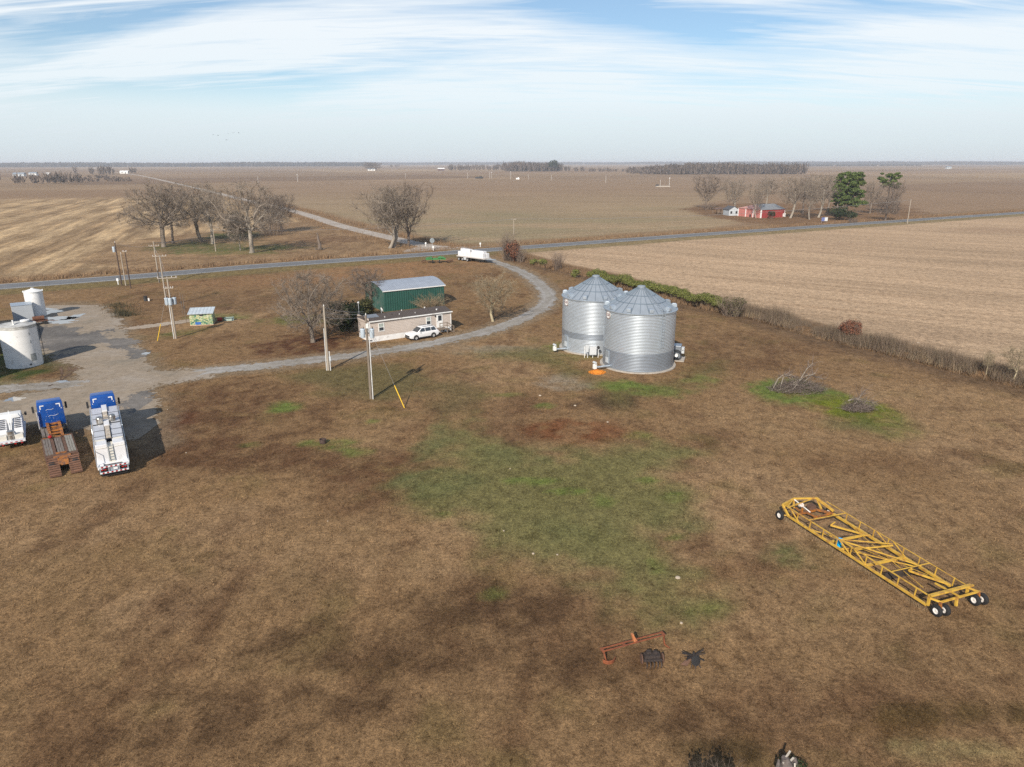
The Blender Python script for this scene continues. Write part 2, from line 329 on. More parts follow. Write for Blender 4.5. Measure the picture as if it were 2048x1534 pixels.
def lin(*c): return np.array(c, float)
GRID = {}
def build_ground():
    def axis(lo, d0, hi, step, g, far):
        a = list(np.arange(lo, hi + 1e-6, step)); s = step
        while a[-1] < far: s *= g; a.append(a[-1] + s)
        return a
    xs = axis(0, 0, 150, .55, 1.045, 13500); xs = np.array([-x for x in xs[:0:-1]] + xs)
    ys = axis(17, 0, 190, .45, 1.012, 13500); back = []; s = .6; y = 17
    while y > -320: s *= 1.25; y -= s; back.append(y)
    ys = np.array(back[::-1] + ys)
    X, Y = np.meshgrid(xs, ys); shp = X.shape; X = X.ravel(); Y = Y.ravel()
    n1 = fbm(X * .045, Y * .045, 1, 5); n2 = fbm(X * .16, Y * .16, 2, 5, .6); n3 = fbm(X * .6, Y * .6, 3, 4, .6); n4 = fbm(X * .02, Y * .02, 4, 4)
    n6 = sst(fbm(X * .9, Y * .6, 15, 4, .65), .36, .62)
    n5 = fbm(X * .55 + 40, Y * .22, 9, 4, .6)
    # --- lawn: straw, tan and rust-brown winter grass
    C = np.zeros((len(X), 3))
    straw, tan, rust, dark, olive = lin(.265, .178, .108), lin(.35, .247, .162), lin(.125, .072, .044), lin(.080, .048, .030), lin(.155, .135, .055)
    def lay(w, col):
        nonlocal C
        w = np.clip(w, 0, 1)[:, None]; C = C * (1 - w) + col * w
    C[:] = straw
    lay(sst(n1 * .6 + n2 * .4, .48, .66) * .75, tan)
    lay(sst(n2 * .55 + n5 * .45, .50, .70) * .60, rust)
    lay(sst(n3 * .6 + n5 * .4, .58, .76) * .55, dark * 1.25)
    lay(sst(fbm(X * .3, Y * .3, 12, 4), .58, .8) * .35, olive)
    grain = np.ones(len(X))
    def blob(px, py, rx, ry, col, w, soft=.55, seed=0, wob=.9):
        x0, y0 = at(px, py); k = mpp(px, py); ax = rx * k
        ay = abs(at(px, py - ry)[1] - at(px, py + ry)[1]) / 2
        m = (abs(X - x0) < ax * 2.2) & (abs(Y - y0) < ay * 2.2)
        if not m.any(): return
        q = np.sqrt(((X[m] - x0) / ax) ** 2 + ((Y[m] - y0) / ay) ** 2)
        q = q + (n2[m] - .5) * wob * 1.6 + (n3[m] - .5) * wob * 1.5
        ww = np.zeros(len(X)); ww[m] = (1 - sst(q, 1 - soft, 1 + soft * .6)) * w * np.clip(.45 + 1.1 * n6[m], .3, 1.15)
        lay(ww, col)
    def poly(P, col, w, soft=4.0, wob=6.0):
        d = sdpoly(X, Y, P) + (n2 - .5) * wob * 1.6 + (n3 - .5) * wob * .9
        lay((1 - sst(d, -soft, soft * .5)) * w, col)
    rustc, darkc = lin(.130, .074, .046), lin(.088, .054, .034)
    for b in [(430, 820, 150, 60, rustc, .75), (620, 690, 110, 26, lin(.11, .055, .036), .85), (470, 905, 180, 35, rustc, .7), (770, 930, 150, 30, rustc, .75), (730, 985, 90, 35, rustc, .65),
              (900, 1010, 90, 20, rustc, .3), (1120, 862, 150, 22, lin(.19, .085, .045), .8), (1000, 815, 140, 20, rustc, .45), (1220, 800, 70, 16, lin(.11, .075, .05), .8), (1090, 1000, 60, 22, lin(.20, .12, .075), .8),
              (1050, 1215, 240, 62, darkc, .72), (870, 1300, 330, 70, darkc, .62), (560, 1400, 260, 50, darkc, .55), (1150, 1330, 140, 50, darkc, .65), (300, 1470, 260, 45, darkc, .5), (1300, 1230, 60, 22, darkc, .4),
              (1380, 1090, 80, 22, rustc, .5), (1480, 1130, 70, 30, rustc, .55), (1560, 690, 190, 24, rustc, .45), (1480, 725, 130, 16, rustc, .5), (1320, 1000, 60, 15, rustc, .5), (1800, 930, 200, 20, rustc, .25),
              (640, 590, 230, 26, lin(.19, .125, .08), .4), (450, 610, 150, 25, lin(.16, .105, .07), .4), (1420, 1440, 170, 45, darkc, .55), (1650, 1400, 300, 60, rustc, .45), (1450, 1500, 120, 30, lin(.07, .05, .025), .7),
              (1900, 1430, 260, 26, lin(.10, .07, .032), .7), (1700, 1465, 260, 24, lin(.12, .075, .035), .6), (350, 850, 30, 40, lin(.12, .055, .035), .7), (590, 1160, 110, 40, lin(.17, .12, .07), .6), (960, 640, 70, 16, lin(.15, .10, .065), .6)]:
        blob(*b)
    tanc, lt = lin(.335, .235, .150), lin(.37, .27, .18)
    for b in [(230, 1130, 330, 70, lin(.27, .185, .11), .55), (560, 1110, 230, 60, tanc, .4), (1640, 850, 330, 34, tanc, .55), (1900, 800, 240, 40, tanc, .5), (760, 860, 90, 40, tanc, .45), (1500, 820, 90, 40, tanc, .45), (1860, 1040, 200, 60, tanc, .35),
              (870, 1120, 70, 60, tanc, .55), (1600, 1220, 260, 60, tanc, .3), (1900, 1500, 200, 26, lin(.27, .24, .13), .5), (420, 1000, 220, 40, lin(.30, .20, .12), .4), (560, 720, 200, 12, lin(.26, .17, .11), .4), (1750, 640, 220, 22, lin(.30, .20, .14), .45), (790, 535, 190, 20, lin(.33, .20, .12), .7), (500, 560, 220, 16, lin(.30, .18, .11), .55), (760, 675, 60, 8, tanc, .6), (1000, 700, 120, 10, lin(.30, .27, .23), .6), (1130, 766, 60, 14, lin(.34, .31, .28), .6)]:
        blob(*b)
    grn = lin(.172, .180, .082); blu = lin(.145, .165, .080); brt = lin(.150, .205, .060); dkg = lin(.062, .088, .030)
    poly([at(*p) for p in [(850, 850), (870, 930), (795, 965), (810, 1000), (885, 1035), (945, 1120), (1050, 1135), (1110, 1160), (1160, 1205), (1230, 1260), (1330, 1270), (1410, 1210), (1360, 1130), (1340, 1080), (1445, 1070), (1430, 1000), (1330, 960), (1420, 900), (1300, 880), (1200, 900), (1080, 905), (1000, 850), (930, 830)]], grn, .84, 3.0, 4.5)
    poly([at(*p) for p in [(560, 745), (640, 733), (800, 728), (862, 745), (860, 775), (760, 805), (660, 795), (590, 770)]], lin(.135, .130, .066), .75, 4, 4)
    poly([at(*p) for p in [(920, 705), (1100, 690), (1200, 760), (1330, 765), (1440, 715), (1450, 745), (1340, 795), (1230, 800), (1120, 735), (1010, 720)]], lin(.140, .140, .062), .8, 4, 4)
    poly([at(*p) for p in [(860, 760), (940, 760), (1010, 790), (930, 830), (880, 850), (850, 820)]], lin(.14, .13, .07), .6, 4, 4)
    for b in [(900, 960, 90, 26, blu, .55), (1020, 905, 120, 30, blu, .4), (1150, 1060, 90, 40, blu, .3), (1380, 1040, 70, 22, blu, .4), (870, 880, 40, 40, blu, .5)]: blob(*b)
    for b in [(572, 812, 34, 12, brt, .85), (545, 822, 18, 5, brt, .7), (610, 884, 20, 6, brt, .8), (672, 886, 36, 11, brt, .75), (716, 904, 22, 7, brt, .7), (745, 842, 16, 5, brt, .6), (503, 888, 22, 5, brt, .5), (1245, 772, 46, 10, brt, .95), (1320, 785, 60, 9, brt, .55), (1400, 760, 40, 12, brt, .5), (1010, 790, 40, 6, brt, .5),
              (1090, 812, 20, 6, brt, .7), (1060, 962, 60, 9, brt, .75), (1130, 983, 34, 6, brt, .85), (1300, 960, 24, 7, brt, .7), (1280, 870, 30, 8, brt, .5), (1352, 995, 26, 8, brt, .7), (1205, 1000, 24, 12, brt, .6), (890, 1030, 16, 6, brt, .6), (1310, 1130, 14, 20, brt, .5), (1350, 1075, 26, 6, brt, .6), (1180, 712, 40, 8, brt, .5), (1110, 694, 26, 8, brt, .6),
              (1570, 1105, 50, 22, lin(.12, .14, .06), .7), (440, 633, 60, 7, brt, .6), (600, 640, 70, 10, lin(.13, .16, .05), .6), (360, 665, 40, 10, lin(.12, .15, .05), .6), (990, 1190, 26, 14, brt, .4), (1420, 1220, 40, 12, lin(.13, .17, .05), .5), (820, 965, 30, 14, blu, .6)]:
        blob(*b)
    for b in [(1580, 784, 92, 26, brt, 1.0, .4), (1640, 792, 60, 18, brt, .9, .4), (1710, 822, 78, 30, lin(.165, .20, .030), .95, .4), (1760, 845, 70, 30, lin(.14, .17, .05), .6), (1700, 850, 60, 20, lin(.12, .13, .06), .5)]: blob(*b, wob=.35)
    for b in [(40, 735, 130, 42, dkg, .95, .4), (-20, 720, 120, 60, dkg, .95), (20, 770, 60, 10, lin(.15, .19, .04), .7), (130, 745, 46, 22, lin(.16, .10, .06), .8), (65, 790, 80, 8, lin(.2, .13, .08), .7)]: blob(*b)  # dark green by the tank has the shade on the grass painted in
    C *= lin(.865, .825, .765)[None]
    # --- far side of the highway: stubble, plain fields, the grove and the barn yard
    road = sdline(X, Y, ROAD); groad = sdline(X, Y, GROAD); ditch = sdline(X, Y, DITCH)
    # which side of the highway / of the county road / of the ditch a point lies on
    rl = np.array(ROAD); order = np.argsort(rl[:, 0]); north = Y > np.interp(X, rl[order, 0], rl[order, 1])
    gl = np.array(GROAD); go = np.argsort(gl[:, 1]); west = X < np.interp(Y, gl[go, 1], gl[go, 0])
    dl = np.array(DITCH); do = np.argsort(dl[:, 1]); east = X > np.interp(Y, dl[do, 1], dl[do, 0])
    far = np.sqrt(X * X + Y * Y)
    def field(mask, col, edge=None):
        lay(mask.astype(float) if edge is None else mask * edge, col)
    # wide plain beyond: bands of different crops
    a = R(31); U = X * math.cos(a) + Y * math.sin(a); Vv = -X * math.sin(a) + Y * math.cos(a)
    cell = np.floor(Vv / 310 + fbm(U * .0009, Vv * .0009, 31, 2) * 1.1) * 7 + np.floor(U / 620)
    hv = _hash(cell, np.floor(Vv / 900) * 0, 77); hv2 = _hash(cell, cell * 0 + 3, 99)
    base = lin(.25, .172, .122)[None] * (1 - hv[:, None]) + lin(.37, .27, .185)[None] * hv[:, None]
    base = base * (.86 + .28 * hv2[:, None]) * (.82 + .36 * fbm(X * .006, Y * .006, 33, 5)[:, None])
    base = base * (.93 + .14 * np.sin(Vv * .9 + n4 * 9)[:, None] * (far < 700)[:, None])
    wn = sst(road, 5.5, 9.0) * north
    lay(wn, base)
    # middle field, pale with a green tinge near the road
    nn = fbm(X * .018, Y * .05, 41, 5, .55)
    d = sdpoly(X, Y, MIDF)
    mf = lin(.315, .24, .165)[None] * (.84 + .34 * nn[:, None]); gt = sst(420 - Y + (n4 - .5) * 260, 0, 190)[:, None] * .5 * sst(fbm(X * .02, Y * .045, 44, 4), .36, .62)[:, None]
    mf = mf * (1 - gt) + lin(.225, .212, .135)[None] * gt
    far2 = sst(Y, 330, 720)[:, None]; mf = mf * (1 - far2) + lin(.28, .20, .142)[None] * (.85 + .3 * nn[:, None]) * far2
    rr = .5 + .5 * np.sin((X * .5 - Y * .86) * .72 + nn * 5); mf = mf * (.95 + .10 * rr[:, None])
    lay((1 - sst(d, -3, 6)) * wn * (~west | (groad < 3)), mf)
    # maize stubble west of the county road, combed into swaths
    cr = (X * .94 + Y * .34); al = (-X * .34 + Y * .94)
    wv = cr + (fbm(X * .012, Y * .012, 51, 3) - .5) * 10
    sw = .5 + .5 * np.sin(wv * 2 * math.pi / 17.5); sw2 = .5 + .5 * np.sin(wv * 2 * math.pi / 5.1 + 1.3); sw3 = .5 + .5 * np.sin(wv * 2 * math.pi / 45)
    q = np.clip(-.10 + .46 * sw ** 1.4 + .10 * sw2 + .16 * sw3 + .75 * (fbm(cr * .35, al * .05, 52, 4, .6) - .5) + .42 * (n3 - .5), 0, 1)
    st = lin(.275, .195, .125)[None] * (1 - q[:, None]) + lin(.64, .49, .325)[None] * q[:, None]
    st *= (.88 + .24 * n2[:, None])
    wst = wn * west * (1 - sst(al, 560, 640)) * sst(groad, 3, 7)
    lay(wst, st); ROWS = wst.copy()
    lay(wn * west * sst(al, 560, 640) * (1 - sst(al, 760, 800)), lin(.27, .185, .125) * .95)
    # verge and county-road margins
    orange = lin(.285, .195, .122)
    lay(wn * (1 - sst(road, 9 + n2 * 9, 16 + n2 * 9)) * .85, orange * .9)
    lay(wn * (1 - sst(groad, 4 + n2 * 8, 11 + n2 * 10)) * .8 * (Y < 900), orange * .85)
    # grove floor
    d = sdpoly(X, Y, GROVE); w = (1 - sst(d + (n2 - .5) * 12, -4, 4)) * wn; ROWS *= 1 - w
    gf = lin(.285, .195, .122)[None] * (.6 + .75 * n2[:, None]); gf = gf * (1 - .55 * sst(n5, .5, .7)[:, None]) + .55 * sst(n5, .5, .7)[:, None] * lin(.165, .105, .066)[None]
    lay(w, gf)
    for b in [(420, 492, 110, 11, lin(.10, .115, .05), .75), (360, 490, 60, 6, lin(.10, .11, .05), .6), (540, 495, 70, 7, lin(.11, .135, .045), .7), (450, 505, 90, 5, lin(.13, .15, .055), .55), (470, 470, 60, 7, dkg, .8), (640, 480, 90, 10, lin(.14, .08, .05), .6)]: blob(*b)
    d = sdpoly(X, Y, BARNYARD); lay((1 - sst(d + (n2 - .5) * 14, -4, 6)) * wn, lin(.205, .128, .078)[None] * (.62 + .75 * n2[:, None]))
    # bare field east of the ditch
    es = (~north) & east
    cr = X * .90 + Y * .43
    fu = fbm((X * .557 + Y * .83) * .10, (-X * .83 + Y * .557) * .012, 61, 5, .6); ff_ = fbm(X * .016, Y * .016, 62, 5)
    ef = lin(.44, .325, .235)[None] * (.62 + .76 * (fu * .72 + ff_ * .28)[:, None])
    bl = sst(fbm(X * .022, Y * .03, 63, 4), .52, .75)[:, None] * .6; ef = ef * (1 - bl) + bl * lin(.34, .24, .175)[None]
    gl_ = sst(fbm(X * .014, Y * .02, 66, 3), .55, .8)[:, None] * .55; ef = ef * (1 - gl_) + gl_ * lin(.50, .385, .28)[None]
    lay(es * sst(ditch, 4.5, 7.5), ef); ROWE = es * sst(ditch, 5, 9)
    # ditch bank
    lay((1 - sst(ditch, 3.5, 6 + n2 * 3)) * (X > -2) * .9, lin(.150, .098, .062)[None] * (.6 + .8 * n3[:, None]))
    # road verges on the near side
    sv = (~north) * (1 - sst(road, 6 + n2 * 4, 12 + n2 * 6)); lay(sv * .75, lin(.165, .140, .070))
    lay((~north) * (1 - sst(road, 4.2, 5.2)) * .8, lin(.20, .17, .12))
    # trodden margins of the gravel
    dd = sdline(X, Y, DRIVE); ld = sdpoly(X, Y, LOT)
    lay((1 - sst(dd + (n3 - .5) * 2, 2.2, 4.0)) * .6, lin(.25, .20, .15)); lay((1 - sst(ld + (n3 - .5) * 3, 0, 2.5)) * .6, lin(.22, .175, .13))
    C *= (.90 + .2 * n3[:, None]) * lin(1.03, 1.0, .90)[None]
    GRID['xs'], GRID['ys'], GRID['C'] = xs, ys, C.reshape(*shp, 3)
    # the ditch is a real trench with a bank
    prof = np.exp(-(ditch / 1.3) ** 2) * -.75
    Z = prof * sst(Y, -60, 0) * (X > 2) * sst(road, 8, 14)
    # shallow swales along the highway
    Z = Z - .35 * np.exp(-((road - 8.5) / 1.8) ** 2) * (groad > 14) * (dd > 10)
    soft_n = (n3 - .5) * .10 * sst(60 - far, 0, 30); Z = Z + soft_n * 0
    ny, nx = shp; idx = np.arange(nx * ny).reshape(ny, nx)
    F = np.stack([idx[:-1, :-1], idx[:-1, 1:], idx[1:, 1:], idx[1:, :-1]], -1).reshape(-1, 4)
    me = npmesh('ground', np.stack([X, Y, Z], 1), F, ground_mat())
    ca = me.color_attributes.new('tint', 'FLOAT_COLOR', 'POINT')
    ca.data.foreach_set('color', np.concatenate([C, np.ones((len(C), 1))], 1).astype(np.float32).ravel())
    ra = me.color_attributes.new('rows', 'FLOAT_COLOR', 'POINT'); z_ = np.zeros(len(X)); ra.data.foreach_set('color', np.stack([ROWS, ROWE, z_, z_ + 1], 1).astype(np.float32).ravel())
    tag(link('ground', me), kind='structure')
def ground_mat():
    m, nt, b, out = _nt('winter_grass_and_soil')
    at_ = nt.nodes.new('ShaderNodeVertexColor'); at_.layer_name = 'tint'
    tc = N(nt, 'ShaderNodeTexCoord')
    def no(scale, det, ro=.7, st=None, dist=0.0):
        src = tc.outputs['Object']
        if st:
            mp = N(nt, 'ShaderNodeMapping'); mp.inputs['Scale'].default_value = st; mp.inputs['Rotation'].default_value = (0, 0, .5); nt.links.new(src, mp.inputs[0]); src = mp.outputs[0]
        n = N(nt, 'ShaderNodeTexNoise', Scale=scale, Detail=det, Roughness=ro, Distortion=dist); nt.links.new(src, n.inputs['Vector']); return n.outputs[0]
    a = no(1.1, 7, .75, (1, .8, 1), .4); c = no(4.5, 5, .8, None, .5); e = no(15, 3, .8)
    c1 = mixc(nt, 1.0, at_.outputs[0], ramp(nt, a, [(.30, (.48, .46, .44)), (.5, (.98, .98, .98)), (.72, (1.42, 1.40, 1.36))]), 'MULTIPLY')
    c2 = mixc(nt, 1.0, c1, ramp(nt, c, [(.33, (.50, .47, .44)), (.5, (1.0, 1.0, 1.0)), (.70, (1.50, 1.48, 1.42))]), 'MULTIPLY')
    k = no(2.6, 6, .75, (1, .7, 1), .8); c2 = mixc(nt, 1.0, c2, ramp(nt, k, [(.31, (.40, .36, .33)), (.43, (1, 1, 1)), (.60, (1, 1, 1)), (.70, (1.30, 1.27, 1.2))]), 'MULTIPLY')
    c3 = mixc(nt, .9, c2, ramp(nt, e, [(.34, (.50, .48, .46)), (.5, (1, 1, 1)), (.68, (1.5, 1.46, 1.38))]), 'MULTIPLY')
    # crop rows: straw combed one way in the stubble, drilled rows the other way in the field east of the ditch
    rw = nt.nodes.new('ShaderNodeVertexColor'); rw.layer_name = 'rows'; rs = N(nt, 'ShaderNodeSeparateColor'); nt.links.new(rw.outputs[0], rs.inputs[0])
    def rows(ang, sc, detail, stops, dist):
        m1 = N(nt, 'ShaderNodeMapping'); m1.inputs['Rotation'].default_value = (0, 0, -ang); nt.links.new(tc.outputs['Object'], m1.inputs[0]); m2 = N(nt, 'ShaderNodeMapping'); m2.inputs['Scale'].default_value = sc; nt.links.new(m1.outputs[0], m2.inputs[0])
        n = N(nt, 'ShaderNodeTexNoise', Scale=1.0, Detail=detail, Roughness=.62, Distortion=dist); nt.links.new(m2.outputs[0], n.inputs['Vector']); return ramp(nt, n.outputs[0], stops)
    c3 = mixc(nt, rs.outputs[0], c3, mixc(nt, 1.0, c3, rows(math.atan2(.34, .94), (.30, .022, 1), 6, [(.32, (.58, .54, .50)), (.5, (1, 1, 1)), (.66, (1.5, 1.47, 1.4))], .3), 'MULTIPLY'))
    c3 = mixc(nt, rs.outputs[1], c3, mixc(nt, 1.0, c3, rows(math.atan2(.83, .557), (.42, .016, 1), 6, [(.30, (.80, .77, .75)), (.5, (1, 1, 1)), (.70, (1.12, 1.12, 1.12))], .2), 'MULTIPLY'))
    nt.links.new(c3, b.inputs['Base Color']); b.inputs['Roughness'].default_value = .95; b.inputs['Specular IOR Level'].default_value = .08
    bp = N(nt, 'ShaderNodeBump', Strength=.55, Distance=.12); nt.links.new(c, bp.inputs['Height'])
    bp2 = N(nt, 'ShaderNodeBump', Strength=.5, Distance=.05); nt.links.new(e, bp2.inputs['Height']); nt.links.new(bp.outputs[0], bp2.inputs['Normal'])
    nt.links.new(bp2.outputs[0], b.inputs['Normal'])
    return m
def sheet(name, x0, x1, y0, y1, step, sd, z, m, kind='structure', dither=0.0):
    """a ground sheet with a ragged edge: every cell of a fine grid where sd(x, y) < 0"""
    xs = np.arange(x0, x1 + step, step); ys = np.arange(y0, y1 + step, step); X, Y = np.meshgrid(xs, ys)
    jx = (vn(X / step * 1.7, Y / step * 1.3, 5) - .5) * step * .7; jy = (vn(X / step * 1.1, Y / step * 1.9, 6) - .5) * step * .7
    s = sd(X, Y) + (_hash(np.round(X / step), np.round(Y / step), 3) - .5) * dither; ny, nx = X.shape; idx = np.arange(nx * ny).reshape(ny, nx)
    cs = (s[:-1, :-1] + s[1:, :-1] + s[:-1, 1:] + s[1:, 1:]) / 4 < 0
    F = np.stack([idx[:-1, :-1], idx[:-1, 1:], idx[1:, 1:], idx[1:, :-1]], -1)[cs]
    used = np.unique(F); remap = np.zeros(nx * ny, np.int64); remap[used] = np.arange(len(used))
    V = np.stack([(X + jx).ravel(), (Y + jy).ravel(), np.full(nx * ny, z)], 1)[used]
    return tag(link(name, npmesh(name, V, remap[F], m)), kind=kind)
def gravel_mat(name, c0, c1, c2, wet=None):
    m, nt, b, out = _nt(name)
    tc = N(nt, 'ShaderNodeTexCoord')
    def no(scale, det, ro=.65, dist=0.0):
        n = N(nt, 'ShaderNodeTexNoise', Scale=scale, Detail=det, Roughness=ro, Distortion=dist); nt.links.new(tc.outputs['Object'], n.inputs['Vector']); return n.outputs[0]
    c = ramp(nt, no(.16, 6, .6, .8), [(.34, c0), (.5, c1), (.66, c2)])
    if wet:
        w = ramp(nt, no(.11, 4, .55, 1.2), [(.50, (0, 0, 0)), (.60, (1, 1, 1))]); c = mixc(nt, w, c, wet)
    g = no(11, 4, .8); c = mixc(nt, .85, c, ramp(nt, g, [(.33, (.62, .62, .62)), (.5, (1, 1, 1)), (.68, (1.3, 1.3, 1.3))]), 'MULTIPLY')
    c = mixc(nt, .8, c, ramp(nt, no(1.4, 5, .7, .6), [(.32, (.74, .73, .72)), (.68, (1.2, 1.2, 1.2))]), 'MULTIPLY')
    nt.links.new(c, b.inputs['Base Color']); b.inputs['Roughness'].default_value = .92; b.inputs['Specular IOR Level'].default_value = .15
    bp = N(nt, 'ShaderNodeBump', Strength=.4, Distance=.04); nt.links.new(g, bp.inputs['Height']); nt.links.new(bp.outputs[0], b.inputs['Normal'])
    return m
def strip(name, pts, off0, off1, z, m, kind='structure'):
    """a ribbon between two offsets from a centre line"""
    P = np.array(pts); d = np.gradient(P, axis=0); d /= np.linalg.norm(d, axis=1)[:, None]; nrm = np.stack([-d[:, 1], d[:, 0]], 1)
    A = P + nrm * off0; B = P + nrm * off1; n = len(P)
    V = np.concatenate([np.c_[A, np.full(n, z)], np.c_[B, np.full(n, z)]]); i = np.arange(n - 1)
    F = np.stack([i, i + n, i + n + 1, i + 1], 1)[:, ::-1]
    return tag(link(name, npmesh(name, V, F, m)), kind=kind)
def dense(pts, step):
    P = np.array(pts); L = np.r_[0, np.cumsum(np.linalg.norm(np.diff(P, axis=0), axis=1))]; t = np.arange(0, L[-1], step)
    return np.stack([np.interp(t, L, P[:, 0]), np.interp(t, L, P[:, 1])], 1)
def build_roads():
    asphalt = gravel_mat('worn_asphalt', (.150, .155, .165), (.175, .180, .190), (.20, .203, .208))
    strip('highway', dense(ROAD, 3), -3.75, 3.75, .02, asphalt)
    white = mat('road_paint', (.70, .70, .66), .8, var=.2, scale=1.0, dirt=(.3, .3, .3), dirt_amt=.25, dirt_scale=2.0)
    for n, o in (('edge_line', -3.45), ('edge_line', 3.33)):
        strip(n, dense(ROAD, 3), o, o + .24, .028, white)
    yel = mat('yellow_paint', (.34, .26, .10), .8, var=.3, dirt=(.17, .17, .17), dirt_amt=.7, dirt_scale=.6)
    strip('centre_line', dense(ROAD, 3), -.07, .07, .028, yel)
    def sd_drive(X, Y):
        return sdline(X, Y, DRIVE) - 1.5 - (fbm(X * .8, Y * .8, 71, 3) - .5) * 1.3
    def sd_road(X, Y): return sdline(X, Y, ROAD) - 3.9
    dm = gravel_mat('grey_gravel', (.25, .222, .185), (.295, .27, .235), (.335, .315, .28))
    sheet('gravel_driveway', -86, 14, 66, 206, .2, lambda X, Y: np.maximum(np.maximum(sd_drive(X, Y), -sd_road(X, Y)), -(sdpoly(X, Y, LOT) + 1.0)), .012, dm, dither=1.3)
    lm = gravel_mat('lot_gravel', (.26, .22, .17), (.31, .25, .185), (.335, .285, .23))
    sheet('gravel_lot', -100, -34, 54, 124, .2, lambda X, Y: sdpoly(X, Y, LOT) - (fbm(X * .5, Y * .5, 72, 5, .65) - .5) * 3.6, .016, lm, dither=2.0)
    gm = gravel_mat('county_gravel', (.36, .31, .26), (.42, .365, .31), (.46, .41, .36))
    gpts = dense(GROAD, 3)
    strip('gravel_road', gpts[2:], -3.0, 3.0, .014, gm)
    sheet('road_mouth', -34, -4, 198, 226, .3, lambda X, Y: np.maximum(sdpoly(X, Y, [(-31, 200.5), (-7, 214.8), (-14.5, 213.5), (-22.5, 217.5), (-26.5, 219), (-28, 214), (-30, 207)]) - (fbm(X * .6, Y * .6, 73, 3) - .5) * 1.5, -sd_road(X, Y)), .018, gm)
    wg = gravel_mat('wet_and_shaded_gravel', (.125, .115, .108), (.16, .148, .135), (.215, .195, .175))
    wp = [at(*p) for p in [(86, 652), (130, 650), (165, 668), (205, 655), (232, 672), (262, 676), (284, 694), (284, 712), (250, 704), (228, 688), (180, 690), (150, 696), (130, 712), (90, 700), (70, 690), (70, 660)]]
    tp = [at(*p) for p in [(238, 790), (298, 778), (318, 812), (332, 850), (342, 885), (300, 900), (262, 885)]]  # dark gravel beside the trailer, its cast shadow painted into the colour
    sheet('wet_and_shaded_gravel', -80, -38, 54, 110, .2, lambda X, Y: np.minimum(sdpoly(X, Y, wp) - (fbm(X * .35, Y * .35, 75, 4) - .5) * 5, sdpoly(X, Y, tp) - (fbm(X * .5, Y * .5, 76, 4) - .5) * 3), .019, wg, dither=2.6)
    # foot path of bare sand from the lot to the little pump house
    pm = gravel_mat('sandy_path', (.34, .27, .20), (.38, .31, .24), (.42, .35, .27))
    pp = [at(262, 655), at(300, 651), at(345, 645), at(385, 640)]
    sheet('path', -66, -44, 100, 114, .2, lambda X, Y: sdline(X, Y, pp) - 1.15 - (fbm(X * .7, Y * .7, 74, 3) - .5) * 1.4, .020, pm, dither=1.0)
    # standing water
    m, nt, b, out = _nt('puddle_water'); b.inputs['Base Color'].default_value = (.09, .085, .08, 1); b.inputs['Roughness'].default_value = .04; b.inputs['Specular IOR Level'].default_value = 1.0; b.inputs['IOR'].default_value = 3.0
    for i, (pp, rx, ry) in enumerate([((85, 617), 26, 2.4), ((90, 624), 20, 4.2), ((110, 636), 34, 3.4), ((126, 642), 16, 3.6), ((150, 632), 11, 4.6), ((96, 641), 10, 2), ((292, 706), 6.5, 2.0), ((28, 797), 16, 3.5), ((125, 762), 10, 2.0)]):
        rx *= 1.2; ry *= 1.2; x0, y0 = at(*pp); ax = rx * mpp(*pp); ay = (at(pp[0], pp[1] - ry)[1] - at(pp[0], pp[1] + ry)[1]) / 2
        sheet('puddle', x0 - ax * 1.7, x0 + ax * 1.7, y0 - ay * 1.9, y0 + ay * 1.9, max(.06, ax / 45), lambda X, Y: np.sqrt(((X - x0) / ax) ** 2 + ((Y - y0) / ay) ** 2) - 1 + (fbm((X - x0) / ax * 2.2 + i * 9, (Y - y0) / ay * 2.0, 80 + i, 4) - .5) * 1.5, .024, m)
    # wheel ruts: bare dark earth lines
    em = gravel_mat('rutted_earth', (.08, .056, .034), (.10, .07, .042), (.13, .09, .055))
    a = [at(1640, 1478), at(1720, 1452), at(1850, 1425), at(1950, 1408), at(2060, 1385), at(2200, 1350)]

    b_ = [at(120, 765), at(124, 745), at(121, 728)]; c_ = [at(126, 757), at(146, 742), at(160, 728)]; d_ = [at(126, 757), at(100, 770)]; e_ = [at(140, 740), at(138, 732)]
    trm = gravel_mat('packed_gravel', (.29, .265, .235), (.335, .312, .285), (.375, .355, .33))
    sheet('wheel_track', -86, 14, 66, 206, .2, lambda X, Y: np.maximum(np.maximum(np.abs(sdline(X, Y, DRIVE) - .80) - .26 - (fbm(X * .9, Y * .9, 93, 4) - .5) * 1.0, -sd_road(X, Y)), -(sdpoly(X, Y, LOT) + 1.0)), .020, trm, dither=.7)
    mud = gravel_mat('wet_mud', (.10, .065, .045), (.14, .09, .06), (.20, .13, .085))
    sheet('mud_ruts', -62, -46, 70, 84, .07, lambda X, Y: np.minimum(np.minimum(sdline(X, Y, b_), sdline(X, Y, c_)), np.minimum(sdline(X, Y, d_), sdline(X, Y, e_))) - .12 - (fbm(X * 1.5, Y * 1.5, 92, 3) - .45) * .5, .014, mud)
